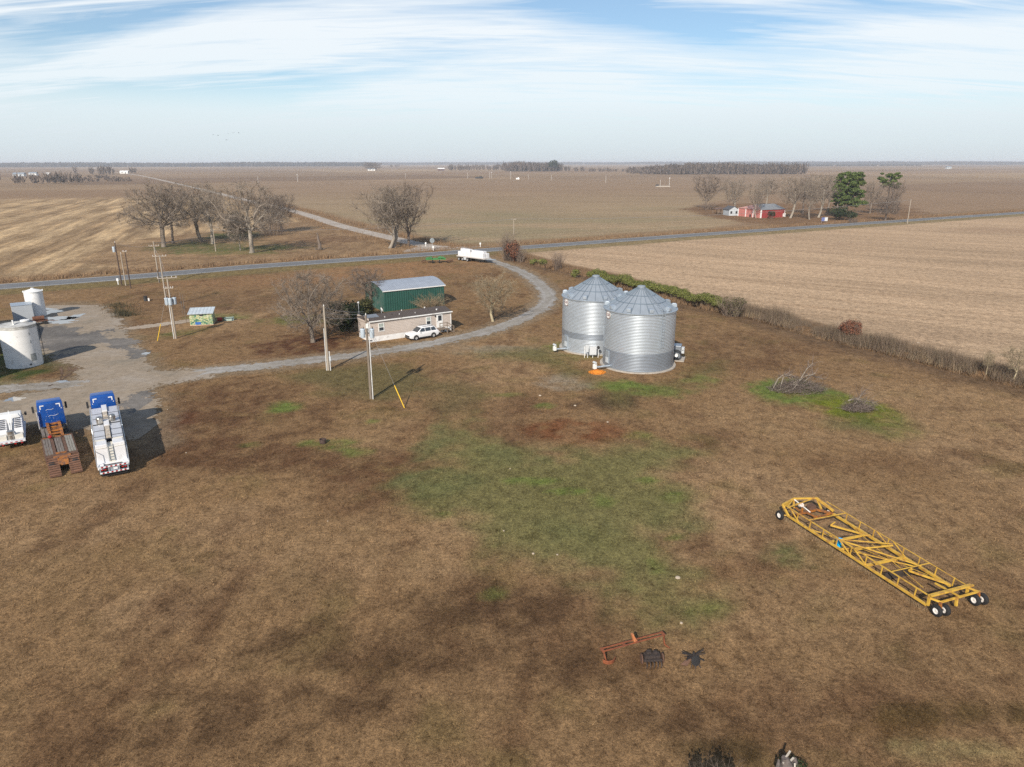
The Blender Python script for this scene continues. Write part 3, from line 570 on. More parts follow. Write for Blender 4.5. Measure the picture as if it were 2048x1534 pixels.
def build_tufts():
    """dead grass standing in tufts over the near lawn, each blade as pale or dark as the sward it grows from"""
    g = np.random.default_rng(12); n = 230000
    Y = 19 + 69 * g.random(n) ** 1.35; X = g.uniform(-.82, .82, n) * (Y * CP + CAM_H * SP)
    ok = (sdpoly(X, Y, LOT) > .4) & (sdline(X, Y, DRIVE) > 2.2); cl = fbm(X * .9, Y * .9, 101, 4, .6); ok &= cl > .40; X, Y, cl = X[ok], Y[ok], cl[ok]; n = len(X)
    C = GRID['C'][np.clip(np.searchsorted(GRID['ys'], Y), 0, len(GRID['ys']) - 1), np.clip(np.searchsorted(GRID['xs'], X), 0, len(GRID['xs']) - 1)] * g.choice([.40, .65, .95, 1.2, 1.45], n, p=[.22, .2, .22, .22, .14])[:, None]
    k_ = .6 + .4 * sst(Y, 24, 48); h = g.uniform(.04, .13, n) * (.6 + cl) * k_; w = g.uniform(.010, .027, n) * k_; a = g.uniform(0, math.pi, n); dx, dy = np.cos(a) * w, np.sin(a) * w
    tip = np.stack([X + g.normal(0, .09, n), Y + g.normal(0, .09, n), h], 1)
    V = np.stack([np.stack([X - dx, Y - dy, np.full(n, -.01)], 1), np.stack([X + dx, Y + dy, np.full(n, -.01)], 1), tip], 1).reshape(-1, 3)
    m, nt, b, out = _nt('dead_grass'); v = nt.nodes.new('ShaderNodeVertexColor'); v.layer_name = 'tint'; nt.links.new(v.outputs[0], b.inputs['Base Color']); b.inputs['Roughness'].default_value = .9; b.inputs['Specular IOR Level'].default_value = .1
    me = npmesh('grass', V, np.arange(3 * n).reshape(-1, 3), m); ca = me.color_attributes.new('tint', 'FLOAT_COLOR', 'POINT')
    ca.data.foreach_set('color', np.repeat(np.c_[C, np.ones(n)], 3, 0).astype(np.float32).ravel()); tag(link('grass', me), kind='stuff')
build_ground(); build_roads(); build_tufts()
# ------------------------------------------------------------------ bare trees
RNG = random.Random(7)
def rot_about(d, ang, rnd):
    """tilt direction d by ang in a random plane"""
    a = d.cross(Vector((rnd.gauss(0, 1), rnd.gauss(0, 1), rnd.gauss(0, 1))))
    if a.length < 1e-4: a = Vector((1, 0, 0))
    return (Matrix.Rotation(ang, 3, a.normalized()) @ d).normalized()
def gen_tree(seed, style):
    """unit tree (height 1, crown radius 1): limbs grow towards points scattered through the crown, fine twigs at their ends"""
    g = np.random.default_rng(seed); rnd = random.Random(seed)
    zc, rz, rr, z0, tw, na, droop = dict(oak=(.57, .43, .56, .20, 4, 620, .25), vase=(.60, .42, .40, .12, 4, 520, 0), tall=(.62, .40, .38, .30, 4, 520, .1), round=(.55, .47, .52, .12, 5, 620, 0))[style]
    d = g.normal(size=(na * 4, 3)); d /= np.linalg.norm(d, axis=1)[:, None]
    q = g.random(na * 4) ** .42; A = d * q[:, None]
    lump = 1 + .20 * np.sin(A[:, 0] * 6 + seed) * np.cos(A[:, 1] * 5 + seed * 2) + .12 * np.sin(A[:, 2] * 9 + seed)
    A = A * lump[:, None] * [rr, rr, rz] + [0, 0, zc]
    if style == 'vase': A[:, :2] *= np.clip(.25 + 1.15 * ((A[:, 2] - .1) / .9), .1, 1.25)[:, None]
    if style == 'oak': A[:, 2] -= droop * np.clip(np.hypot(A[:, 0], A[:, 1]) - .34, 0, 1)
    A = A[(A[:, 2] > z0 + .07) & (A[:, 2] < 1.0)][:na]
    D = .036; P = [(0, 0, -.01)]; par = [-1]; lean = g.normal(0, .004, 2); z = 0
    while P[-1][2] < z0 + .02: P.append((P[-1][0] + lean[0] + g.normal(0, .003), P[-1][1] + lean[1] + g.normal(0, .003), P[-1][2] + D)); par.append(len(P) - 2)
    P = np.array(P); alive = np.ones(len(A), bool)
    for it in range(90):
        dist = np.linalg.norm(A[alive][:, None] - P[None], axis=2)
        if not len(dist): break
        near = dist.argmin(1); dm = dist.min(1); ok = dm < (.6 if it < 12 else .3)
        if not ok.any(): break
        new = []; npar = []
        for k in np.unique(near[ok]):
            v = A[alive][ok & (near == k)] - P[k]; v = (v / np.linalg.norm(v, axis=1)[:, None]).mean(0)
            if par[k] >= 0: v = v + .38 * (P[k] - P[par[k]]) / D
            v = v + g.normal(0, .17, 3) + [0, 0, .6 if it < 5 else .06]; v /= np.linalg.norm(v) + 1e-9; new.append(P[k] + v * D); npar.append(k)
        P = np.concatenate([P, new]); par += [int(k) for k in npar]
        dn = np.linalg.norm(A[:, None] - np.array(new)[None], axis=2).min(1); alive &= dn > .042
        if not alive.any() or len(P) > 2400: break
    n = len(P); kids = [[] for _ in range(n)]
    for i in range(1, n): kids[par[i]].append(i)
    rad = np.zeros(n); E = 2.15; tip = .0022
    for i in range(n - 1, -1, -1): rad[i] = (sum(rad[k] ** E for k in kids[i])) ** (1 / E) if kids[i] else tip
    rad *= dict(oak=.034, vase=.021, tall=.028, round=.030)[style] / rad[0]; rad = np.maximum(rad, .0019)
    rad[0] *= 1.5; rad[1] *= 1.12
    T = MB(); K = MB(); thick = .0085; todo = [(0, [0])]
    while todo:
        i, ch = todo.pop()
        while kids[i]:
            ks = sorted(kids[i], key=lambda k: -rad[k])
            for k in ks[1:]: todo.append((k, [i, k]))
            i = ks[0]; ch.append(i)
        if len(ch) < 2: continue
        cut = len(ch)
        for j, k in enumerate(ch):
            if rad[k] < thick: cut = j + 1; break
        R_ = [min(rad[k], rad[ch[1]] * 1.05) if (j == 0 and ch[0] != 0) else rad[k] for j, k in enumerate(ch)]
        if cut >= 2 and R_[1] >= thick: T.path([P[k] for k in ch[:cut]], R_[:cut], 7 if ch[0] == 0 else 5)
        else: cut = 1
        if len(ch) - cut + 1 >= 2: K.path([P[k] for k in ch[cut - 1:]], R_[cut - 1:], 3)
    for i in range(1, n):
        if rad[i] > .0065 or P[i][2] < z0: continue
        dd = Vector(P[i] - P[par[i]]).normalized()
        for k in range(tw):
            s = Vector(P[i]) - dd * (D * rnd.random()); nd = (rot_about(dd, R(rnd.uniform(15, 65)), rnd) + Vector((0, 0, .15))).normalized(); L = rnd.uniform(.045, .125)
            e = s + nd * L; w = nd.cross(Vector((rnd.gauss(0, 1), rnd.gauss(0, 1), rnd.gauss(0, 1)))).normalized() * .0015
            K.add([s - w, s + w, e], [(0, 1, 2)])
            for q_ in range(3):
                s2 = s.lerp(e, rnd.uniform(.2, .9)); K.add([s2 - w * .75, s2 + w * .75, s2 + rot_about(nd, R(rnd.uniform(15, 45)), rnd) * L * rnd.uniform(.35, .7)], [(0, 1, 2)])
    V = np.array(K.v); zmax = np.percentile(V[:, 2], 99.8); rr = np.percentile(np.hypot(V[:, 0], V[:, 1]), 97.5)
    for b in (T, K): b.v = [(x / rr, y / rr, z / zmax) for x, y, z in b.v]
    return T, K
BARK = {}
def bark(name, c, k): 
    BARK[name] = (mat(name + '_bark', c, .95, var=.30, scale=9, bump=.4, bscale=25, stretch=(1, 1, .25)), leafmat(name + '_twigs', k))
bark('oak', (.20, .165, .132), [(.115, .094, .076), (.195, .16, .128), (.30, .25, .20)])
bark('grey', (.28, .245, .20), [(.14, .115, .093), (.225, .185, .148), (.33, .28, .225)])
bark('pale', (.37, .31, .20), [(.17, .13, .085), (.25, .20, .13), (.36, .30, .20)])
bark('brown', (.17, .135, .11), [(.10, .08, .068), (.165, .132, .108), (.24, .195, .158)])
TREE_MESH = {}
def tree_mesh(style, seed, bk):
    key = (style, seed, bk)
    if key not in TREE_MESH:
        T, K = gen_tree(seed, style)
        TREE_MESH[key] = (T.mesh('trunk', BARK[bk][0], True), K.mesh('crown', BARK[bk][1]))
    return TREE_MESH[key]
def tree(px, py, ptop, wpx, label, style='oak', seed=1, bk='oak', group=None, rz=None, name='bare_tree', cat='tree'):
    h = height(px, py, ptop); w = wpx * mpp(px, py) / 2; x, y = at(px, py)
    t = thing(name, label, cat, (x, y, 0), RNG.uniform(0, 6.28) if rz is None else rz, group)
    t.scale = (w, w, h)
    tm, km = tree_mesh(style, seed, bk)
    link('trunk', tm, t); link('crown', km, t); return t
G1 = 'bare trees of the grove across the highway'
tree(329, 493, 360, 150, 'broad bare oak at the grove end, low limbs over stubble', 'oak', 3, 'oak', G1)
tree(347, 486, 366, 70, 'slimmer bare tree close behind the broad oak at the outer end of the grove', 'tall', 5, 'brown', G1)
tree(403, 483, 360, 96, 'grey trunked bare tree in the middle of the grove, no pole beside it', 'tall', 8, 'oak', G1)
tree(426, 487, 372, 84, 'pale trunked bare tree standing right behind the lone utility pole of the grove', 'tall', 5, 'grey', G1)
tree(504, 505, 358, 150, 'largest pale trunked oak of the grove, thick straight trunk nearest the highway', 'oak', 9, 'grey', G1)
tree(481, 500, 425, 48, 'small stunted bare tree under the largest oak of the grove', 'round', 4, 'grey', G1)
tree(540, 466, 380, 80, 'brown twiggy bare tree behind the largest oak of the grove', 'round', 11, 'brown', G1)
tree(567, 462, 384, 70, 'outermost bare tree of the grove beside the gravel county road', 'tall', 8, 'brown', G1)
G2 = 'bare trees at the gravel road mouth'
tree(780, 496, 372, 130, 'leaning bare tree with slanting limbs and drooping crown by the gravel road mouth', 'vase', 6, 'grey', G2, .3)
tree(788, 495, 366, 96, 'middle bare tree of the three by the gravel road mouth, pale straight trunk', 'tall', 8, 'grey', G2)
tree(818, 492, 360, 104, 'dense dark crowned bare tree of the three nearest the stop sign', 'vase', 2, 'brown', G2)
G3 = 'bare trees around the mobile home'
tree(626, 684, 541, 150, 'large round bare tree on leaf-strewn lawn, next to the big dark evergreen bush', 'round', 4, 'oak', G3)
tree(737, 615, 532, 84, 'dark bare tree rising in front of the arched end wall of the green shed', 'tall', 8, 'brown', G3)
tree(986, 643, 545, 108, 'pale yellow trunked bare tree inside the bend of the gravel driveway', 'vase', 6, 'pale', G3)
G4 = 'bare trees around the red barn'
for px, py, pt, w, lb, st, sd_, bk in [
    (1413, 417, 348, 66, 'twiggy bare tree outermost past the open lean-to, away from the pines', 'vase', 2, 'brown'),
    (1465, 425, 352, 60, 'bare tree rising right in front of the small grey shed', 'vase', 6, 'grey'),
    (1533, 412, 352, 50, 'bare tree standing directly behind the grey metal roof of the red barn', 'tall', 5, 'grey'),
    (1512, 437, 362, 44, 'spindly bare tree hiding the faded corner of the red barn', 'vase', 2, 'grey'),
    (1581, 437, 352, 62, 'bare tree with a pale thick trunk just past the end wall of the red barn', 'tall', 8, 'grey'),
    (1606, 428, 352, 56, 'dark bare tree between the pale trunk by the barn and the roadside trunks', 'tall', 5, 'brown'),
    (1619, 440, 352, 46, 'bare tree with the whitest trunk, nearest the highway and the banner', 'vase', 6, 'grey'),
    (1637, 436, 346, 64, 'bare tree between the whitest trunk and the big pine, limbs reaching the needles', 'tall', 8, 'grey'),
    (1656, 424, 350, 50, 'thin bare tree half behind the big pine', 'tall', 5, 'oak'),
    (1740, 428, 362, 52, 'bare tree in the gap between the two pines', 'vase', 2, 'oak'),
    (1771, 441, 392, 60, 'low round brown bare tree on a pale trunk under the tuft-topped pine', 'round', 4, 'brown'),
    (1786, 428, 358, 40, 'last bare tree of the barn yard, past the tuft-topped pine', 'vase', 6, 'brown')]:
    tree(px, py, pt, w, lb, st, sd_, bk, G4)
# ------------------------------------------------------------------ leafy growth
def leaves(blobs, size, seed, flat=.5, up=.35):
    """many small leaf faces spread through ellipsoid clumps"""
    g = np.random.default_rng(seed); V = []; tot = 0
    for (cx, cy, cz, rx, ry, rz, n) in blobs:
        d = g.normal(size=(n, 3)); d /= np.linalg.norm(d, axis=1)[:, None]; rad = g.uniform(.35, 1.06, n) ** .55
        wob = 1 + .22 * np.sin(d[:, 0] * 5 + cx * 3) * np.cos(d[:, 2] * 4 + cy)
        c = np.stack([cx + d[:, 0] * rx * rad * wob, cy + d[:, 1] * ry * rad * wob, cz + d[:, 2] * rz * rad * wob], 1)
        nrm = d * .8 + g.normal(size=(n, 3)) * flat + [0, 0, up]; nrm /= np.linalg.norm(nrm, axis=1)[:, None]
        a = np.cross(nrm, g.normal(size=(n, 3))); a /= np.linalg.norm(a, axis=1)[:, None]; b = np.cross(nrm, a)
        s = size * g.uniform(.55, 1.3, n)[:, None]
        V.append(np.stack([c - a * s, c - b * s * .45, c + a * s, c + b * s * .45], 1))
    V = np.concatenate(V).reshape(-1, 3); F = np.arange(len(V)).reshape(-1, 4); return V, F
def leafmesh(name, blobs, size, seed, m, **k):
    V, F = leaves(blobs, size, seed, **k); return npmesh(name, V, F, m)
PINE = leafmat('pine_needles', [(.030, .052, .016), (.065, .105, .028), (.12, .165, .045), (.17, .205, .065)])
CEDAR = leafmat('cedar_needles', [(.010, .020, .008), (.020, .034, .013), (.036, .052, .020), (.055, .065, .03)])
HEDGE = leafmat('hedge_leaves', [(.07, .085, .022), (.13, .15, .034), (.19, .205, .055), (.15, .125, .06)])
REDL = leafmat('russet_leaves', [(.085, .034, .022), (.155, .060, .034), (.225, .095, .055), (.13, .07, .048)])
STEMM = leafmat('bush_stems', [(.10, .075, .062), (.19, .145, .115), (.27, .21, .165)])
def stems(seed, n, h, r, sub=5, th=.018, lean=.5):
    """a bush of bare stems from the ground"""
    rnd = random.Random(seed); K = MB()
    for i in range(n):
        a = rnd.uniform(0, 6.283); q = math.sqrt(rnd.random()) * .45 * r; p = Vector((q * math.cos(a), q * math.sin(a), -.03))
        d = Vector((math.cos(a) * lean * rnd.random() * 1.6, math.sin(a) * lean * rnd.random() * 1.6, 1)).normalized(); L = h * rnd.uniform(.55, 1.05)
        pts = [p]
        for k in range(3):
            d = (d + Vector((rnd.gauss(0, .13), rnd.gauss(0, .13), .03))).normalized(); p = p + d * L / 3; pts.append(p)
        K.path(pts, [th, th * .8, th * .6, th * .25], 3)
        for k in range(sub):
            t = rnd.uniform(.3, .98) * 3; j = min(int(t), 2); s = pts[j].lerp(pts[j + 1], t - j); nd = rot_about((pts[j + 1] - pts[j]).normalized(), R(rnd.uniform(20, 55)), rnd)
            e = s + nd * L * rnd.uniform(.18, .38); w = nd.cross(Vector((rnd.gauss(0, 1), rnd.gauss(0, 1), .2))).normalized() * th * .6
            K.add([s - w, s + w, e], [(0, 1, 2)])
            for z in range(2):
                s2 = s.lerp(e, rnd.uniform(.3, .8)); nd2 = rot_about(nd, R(rnd.uniform(20, 50)), rnd); K.add([s2 - w * .7, s2 + w * .7, s2 + nd2 * L * rnd.uniform(.1, .2)], [(0, 1, 2)])
    return K
def pine(px, py, ptop, wpx, label, seed, zlo, blobs_n, spread):
    h = height(px, py, ptop); w = wpx * mpp(px, py) / 2; x, y = at(px, py); g = random.Random(seed)
    t = thing('pine_tree', label, 'tree', (x, y, 0), 0, 'pines of the barn yard')
    T = MB(); T.path([(0, 0, -.2), (.1, 0, h * .4), (-.1, .1, h * .75), (0, 0, h * .97)], [.34, .28, .2, .06], 7); bl = []
    for i in range(blobs_n):
        z = zlo + (1 - zlo) * (i + .5) / blobs_n; a = i * 2.4 + g.uniform(-.5, .5); q = w * spread(z) * g.uniform(.25, .85)
        c = Vector((q * math.cos(a), q * math.sin(a), h * z * .97)); T.beam((0, 0, h * z * .9), c, .09)
        s = w * g.uniform(.15, .31) * (1.1 - .3 * z); bl.append((c.x, c.y, c.z, s, s * g.uniform(.7, 1.2), s * g.uniform(.34, .6), int(330 * s)))
    T.build('trunk', BARK['brown'][0], t, True); link('crown', leafmesh('crown', bl, .34, seed, PINE, up=.5, flat=.9), t)
pine(1672, 436, 344, 34, 'slender pine joined to the tallest pine of the barn yard on its barn side', 21, .34, 32, lambda z: 1.1 - .6 * z)
pine(1692, 432, 343, 72, 'tallest and broadest green pine in the barn yard, dark brush at its foot', 22, .24, 62, lambda z: 1.15 - .55 * z)
pine(1772, 426, 344, 52, 'lone pine with a bare stem and one green tuft at its top', 23, .64, 24, lambda z: .85)
def shrub(px, py, ptop, wpx, label, leafm=None, nleaf=900, size=.16, nst=40, seed=1, name='shrub', cat='shrub', group=None, lean=.5, stemm=None, blobs=None, th=.018):
    h = max(.5, height(px, py, ptop)); w = wpx * mpp(px, py) / 2; x, y = at(px, py); g = random.Random(seed)
    t = thing(name, label, cat, (x, y, 0), g.uniform(0, 6), group)
    if nst: stems(seed, nst, h, w, lean=lean * w / h * 1.3, th=th).build('stems', stemm or STEMM, t)
    if leafm:
        bl = []
        for i in range(blobs or 7):
            a = g.uniform(0, 6.28); q = w * g.uniform(.1, .6); s = w * g.uniform(.35, .6)
            bl.append((q * math.cos(a), q * math.sin(a), h * g.uniform(.25, .74), s, s, h * g.uniform(.2, .32), nleaf // (blobs or 7)))
        link('foliage', leafmesh('foliage', bl, size, seed, leafm), t)
    return t
shrub(478, 474, 418, 64, 'dark evergreen cedar half hidden behind the small stunted tree of the grove', CEDAR, 2600, .4, 0, 5, 'cedar', 'tree', blobs=14)
shrub(545, 470, 430, 80, 'russet brown undergrowth at the back edge of the grove', None, nst=90, seed=8, group=None, th=.05, name='bush')
shrub(688, 664, 598, 84, 'big dark evergreen bush crowding the end wall of the mobile home', CEDAR, 7500, .22, 12, 3, 'evergreen_bush', 'bush', blobs=16)
shrub(728, 634, 592, 46, 'narrow olive green cedar between the evergreen bush and the green shed', leafmat('cedar_olive', [(.03, .035, .013), (.06, .062, .024), (.09, .085, .035)]), 2600, .2, 6, 4, 'cedar', 'tree', blobs=9)
shrub(660, 640, 600, 40, 'purplish bare shrub on the open side of the big evergreen bush', None, nst=70, seed=14, th=.025)
shrub(862, 618, 583, 66, 'wide brown twiggy shrub between the green shed and the mobile home roof', None, nst=150, seed=6, lean=.8, th=.024, stemm=leafmat('tan_stems', [(.15, .11, .07), (.25, .19, .12), (.34, .26, .17)]))
shrub(806, 616, 590, 22, 'small olive green bush against the long wall of the green shed', leafmat('olive_leaves', [(.06, .065, .02), (.10, .10, .035), (.14, .13, .05)]), 900, .16, 14, 7)
shrub(1016, 521, 466, 40, 'tall grey bare thicket across the road mouth from the white tank trailer', None, nst=110, seed=9, name='thicket', cat='bush', th=.035)
shrub(1027, 523, 482, 36, 'young oak still holding rust red leaves in front of the grey thicket', REDL, 1700, .26, 26, 10, 'leafy_oak', 'tree', blobs=9)
shrub(1041, 524, 490, 26, 'bare grey bush on the field side of the young red-leaved oak', None, nst=60, seed=19, th=.03)
shrub(1115, 540, 501, 32, 'small pointed bare tree by the head of the ditch', None, nst=60, seed=12, name='sapling', cat='tree', lean=.35, th=.028)
for i, (px, py, pt, w, lb) in enumerate([(1066, 529, 517, 22, 'round green bush on the ditch bank nearest the red-leaved oak'), (1087, 532, 516, 24, 'larger round green bush on the ditch bank beside the pointed bare tree'), (1150, 555, 538, 26, 'green bush on the ditch bank between the pointed bare tree and the hedge')]):
    shrub(px, py, pt, w, lb, HEDGE, 700, .2, 16, 30 + i, group='green bushes at the head of the ditch')
shrub(1698, 676, 641, 46, 'rust red leafy bush standing in the weeds of the ditch', REDL, 2600, .15, 50, 13, 'red_bush', 'bush', blobs=10)
shrub(1462, 632, 590, 62, 'grey-brown bare bush closing the end of the green hedge', leafmat('dull_leaves', [(.07, .065, .03), (.10, .09, .045), (.13, .11, .06)]), 900, .14, 120, 15, 'bush', 'bush', th=.022)
shrub(1688, 440, 412, 70, 'dark brush heaped at the foot of the tallest pine', CEDAR, 1500, .45, 60, 16, 'brush', 'bush', th=.05)
shrub(1706, 446, 436, 26, 'low dark bush at the highway edge below the pines', None, nst=50, seed=26, th=.06, name='bush', cat='bush')
shrub(1542, 438, 421, 18, 'dark little bush against the bright red wall of the barn', CEDAR, 300, .35, 20, 17, th=.04)
shrub(1418, 420, 404, 40, 'dark brown brush pile at the foot of the outermost barn-yard tree', None, nst=90, seed=18, name='brush', cat='bush', th=.06)
# the hedge: one unbroken row
hd = thing('hedge', 'long green hedge running along the ditch behind the grain bins', 'hedge', (0, 0, 0))
hp = dense([at(1188, 560), at(1260, 577), at(1350, 598), at(1410, 613), at(1460, 626)], 1.15); bl = []; hb = MB(); gg = random.Random(4)
for i, (x, y) in enumerate(hp):
    s = gg.uniform(1.1, 1.75); x += gg.uniform(-.5, .5); y += gg.uniform(-.5, .5)
    hgt = 1.75 + .5 * math.sin(i * .9) * .6 + gg.uniform(-.25, .25)
    bl.append((x, y, hgt * .80, s, s, hgt * .38, 1200))
    M0 = Matrix.Translation((x, y, 0)); k = stems(300 + i, 16, hgt * .95, 1.0, 3, .016); k.v = [tuple(M0 @ Vector(v)) for v in k.v]; hb.add(k.v, k.f)
link('foliage', leafmesh('foliage', bl, .12, 5, HEDGE), hd); hb.build('stems', leafmat('hedge_stems', [(.13, .10, .07), (.24, .19, .13), (.33, .27, .19)]), hd)
# weeds and reeds standing in the ditch
def blades(name, pts, n, seed, m, width, h0, h1, wmin=.03, wmax=.06, shift=0.0, lean=.35, keep=None):
    g = np.random.default_rng(seed); P = dense(pts, .5); d = np.gradient(P, axis=0); d /= np.linalg.norm(d, axis=1)[:, None]; nr = np.stack([-d[:, 1], d[:, 0]], 1)
    i = g.integers(0, len(P), n); off = g.normal(0, width / 2, n) + shift
    c = P[i] + d[i] * g.uniform(-.3, .3, n)[:, None] + nr[i] * off[:, None]
    cl = fbm(c[:, 0] * .5, c[:, 1] * .5, seed, 4); cl2 = fbm(c[:, 0] * .16, c[:, 1] * .16, seed + 3, 3); h = (h0 + (h1 - h0) * g.random(n) ** 1.4) * (.35 + 1.15 * cl) * (.25 + 1.5 * cl2)
    k = cl > .40 if keep is None else cl > keep
    c, h, cl = c[k], h[k], cl[k]; n = len(c); a = g.uniform(0, math.pi, n); w = g.uniform(wmin, wmax, n)
    dx, dy = np.cos(a) * w, np.sin(a) * w; tip = np.stack([c[:, 0] + g.normal(0, lean, n) * h, c[:, 1] + g.normal(0, lean, n) * h, h], 1)
    V = np.stack([np.stack([c[:, 0] - dx, c[:, 1] - dy, np.full(n, -.3)], 1), np.stack([c[:, 0] + dx, c[:, 1] + dy, np.full(n, -.3)], 1), tip], 1).reshape(-1, 3)
    return tag(link(name, npmesh(name, V, np.arange(len(V)).reshape(-1, 3), m)), kind='stuff')
WEED = leafmat('dry_weeds', [(.08, .058, .045), (.145, .105, .078), (.21, .155, .11), (.28, .21, .15), (.12, .105, .065), (.17, .115, .08)])
STRAW = leafmat('pale_straw', [(.24, .17, .10), (.34, .25, .15), (.42, .33, .21)])
RUSTW = leafmat('rusty_sedge', [(.145, .088, .052), (.225, .145, .083), (.31, .205, .12)])
east_side = [p for p in DITCH if -20 < p[1] < 200]
blades('weeds', [p for p in east_side if p[1] < 128], 120000, 1, WEED, 2.6, .3, 1.7, .008, .022, shift=2.6, lean=.30, keep=.34)
blades('straw', [p for p in east_side if p[1] < 140], 11000, 2, STRAW, 1.6, .3, 1.0, .010, .022, shift=1.0, lean=.5, keep=.52)
blades('sedge', [p for p in east_side if p[1] > 118], 20000, 3, RUSTW, 3.0, .4, 1.1, .02, .05, shift=.6, keep=.42)
nv = [p for p in dense(ROAD, 4) if -190 < p[0] < 330]
blades('verge_grass', nv, 26000, 4, RUSTW, 3.0, .3, .8, .04, .09, shift=9.5, keep=.45)
blades('roadside_weeds', [p for p in dense(GROAD, 4) if p[1] < 520], 12000, 5, RUSTW, 3.5, .4, 1.1, .05, .10, shift=-6.5, keep=.42)
blades('gravel_road_weeds', [p for p in dense(GROAD, 4) if p[1] < 420], 7000, 6, RUSTW, 4, .4, 1.0, .05, .10, shift=7, keep=.45)
blades('dark_rushes', [at(200, 655), at(235, 672), at(262, 668)] if False else [at(236, 606), at(262, 632), at(240, 622)], 1500, 7, leafmat('dark_rush', [(.03, .03, .018), (.06, .055, .03), (.09, .075, .04)]), 2.2, .3, .8, .03, .06, keep=.3)
sap = [(2026, 760, 690, 64, 'pale bare sapling growing from the ditch weeds at the edge of the view', 'vase', 6), (1972, 750, 702, 20, 'thin bare sapling in the ditch weeds before the pale one', 'tall', 5)]
for px, py, pt, w, lb, st, sd_ in sap: tree(px, py, pt, w, lb, st, sd_, 'pale', 'saplings in the ditch', name='sapling')
# ------------------------------------------------------------------ heaps of cut branches
def brush_heap(px, py, ptop, wpx, label, seed, limbs):
    h = height(px, py, ptop); w = wpx * mpp(px, py) / 2; x, y = at(px, py); rnd = random.Random(seed)
    t = thing('brush_heap', label, 'brush heap', (x, y, 0), 0, 'heaps of cut branches on the green patch')
    T = MB(); K = MB()
    for pts in limbs:
        P = [Vector((a * w, b * w, c * h)) for a, b, c in pts]; T.path(P, [.07 * (1 - .65 * i / (len(P) - 1)) for i in range(len(P))], 5)
        for k in range(26):
            u = rnd.uniform(.1, 1) * (len(P) - 1); j = min(int(u), len(P) - 2); s = P[j].lerp(P[j + 1], u - j); d = rot_about((P[j + 1] - P[j]).normalized(), R(rnd.uniform(20, 70)), rnd); L = rnd.uniform(.5, 1.5)
            e = s + d * L; e.z = max(e.z, .05); K.path([s, s.lerp(e, .5) + Vector((rnd.gauss(0, .07), rnd.gauss(0, .07), rnd.gauss(0, .07))), e], [.022, .016, .008], 3)
    for k in range(int(300 * w)):
        a = rnd.uniform(0, 6.28); q = math.sqrt(rnd.random()) * w * .85; s = Vector((q * math.cos(a), q * .55 * math.sin(a), rnd.random() * h * .5 * (1 - q / w)))
        d = Vector((rnd.gauss(.5, .7), rnd.gauss(.1, .6), abs(rnd.gauss(.3, .4)))).normalized(); e = s + d * rnd.uniform(.4, 1.3); wv = d.cross(Vector((rnd.gauss(0, 1), rnd.gauss(0, 1), 1))).normalized() * .016
        K.add([s - wv, s + wv, e], [(0, 1, 2)])
        for z in range(3):
            s2 = s.lerp(e, rnd.random()); e2 = s2 + rot_about(d, R(45), rnd) * rnd.uniform(.2, .6); K.add([s2 - wv * .6, s2 + wv * .6, e2], [(0, 1, 2)])
    T.build('limbs', BARK['grey'][0], t, True); K.build('twigs', leafmat('heap_twigs', [(.09, .068, .06), (.165, .13, .112), (.26, .21, .18)]), t)
brush_heap(1592, 782, 728, 128, 'larger grey heap of cut branches with pale limbs sticking up from bright green grass', 41,
    [[(-.75, 0, 0), (-.6, 0, .45), (-.42, 0, .62), (-.1, .1, .35)], [(-.55, -.1, .05), (-.45, 0, .5), (-.2, 0, .6), (-.05, .1, .2)], [(-.3, 0, .1), (.1, 0, .45), (.3, .1, .78), (.5, .2, .95)], [(-.1, 0, .2), (.25, 0, .55), (.6, .1, .6)], [(-.5, -.2, 0), (0, -.1, .15), (.35, -.1, .35)], [(.1, .1, .1), (.5, .2, .5), (.9, .2, .35)], [(-.2, -.2, .1), (-.05, -.15, .3), (.1, -.2, .1)]])
brush_heap(1714, 822, 782, 70, 'smaller heap of cut branches around one bare log on yellow-green grass', 42,
    [[(-.35, 0, .1), (0, 0, .6), (.3, .1, 1.0)], [(-.6, 0, .5), (-.2, 0, .6), (.1, 0, .55)], [(.1, 0, .2), (.5, .1, .45), (1.1, .2, .3)]])
# broken snag with its rootstock beside the highway
x, y = at(640, 499); t = thing('dead_snag', 'broken dead tree trunk with tangled roots beside the highway past the grove', 'tree stump', (x, y, 0))
s = MB(); s.path([(0, 0, -.1), (.1, 0, 1.6), (-.25, 0, 3.1), (-.35, 0, 4.9)], [.55, .42, .34, .12], 8); s.build('trunk', BARK['brown'][0], t, True)
stems(44, 40, .9, 2.2, 4, .08, 2.5).build('roots', BARK['oak'][1], t)
# ------------------------------------------------------------------ grain bins
def galv(name, col, rough, metal=.9, dirt=None):
    m = mat(name, col, rough, metal, .08, 1.4, dirt=dirt, dirt_amt=.25, dirt_scale=.6); return m
GALV = galv('galvanised_wall', (.50, .545, .59), .38, .62); GALV_D = galv('heavier_gauge_wall', (.31, .345, .39), .40, .62)
GALV_R = galv('galvanised_roof', (.36, .405, .45), .55, .45); GALV_S = galv('seam_metal', (.19, .24, .29), .5, .4)
GALV_L = galv('bright_flashing', (.46, .52, .58), .45, .6); CONC = mat('concrete', (.40, .36, .31), .9, var=.2, scale=2)
DARK = mat('dark_iron', (.03, .03, .032), .7); WHITE = mat('white_paint', (.78, .78, .76), .5, var=.06, dirt=(.45, .42, .38), dirt_amt=.2)
SIGNW = mat('sign_white', (.80, .80, .77), .6, var=.03); SIGNR = mat('sign_ink', (.13, .035, .035), .6, var=.05)
GREYB = mat('grey_enamel', (.50, .53, .55), .45, var=.08); RUST = mat('rusted_iron', (.17, .075, .042), .85, var=.35, scale=6, dirt=(.08, .04, .03), dirt_amt=.5, dirt_scale=3)
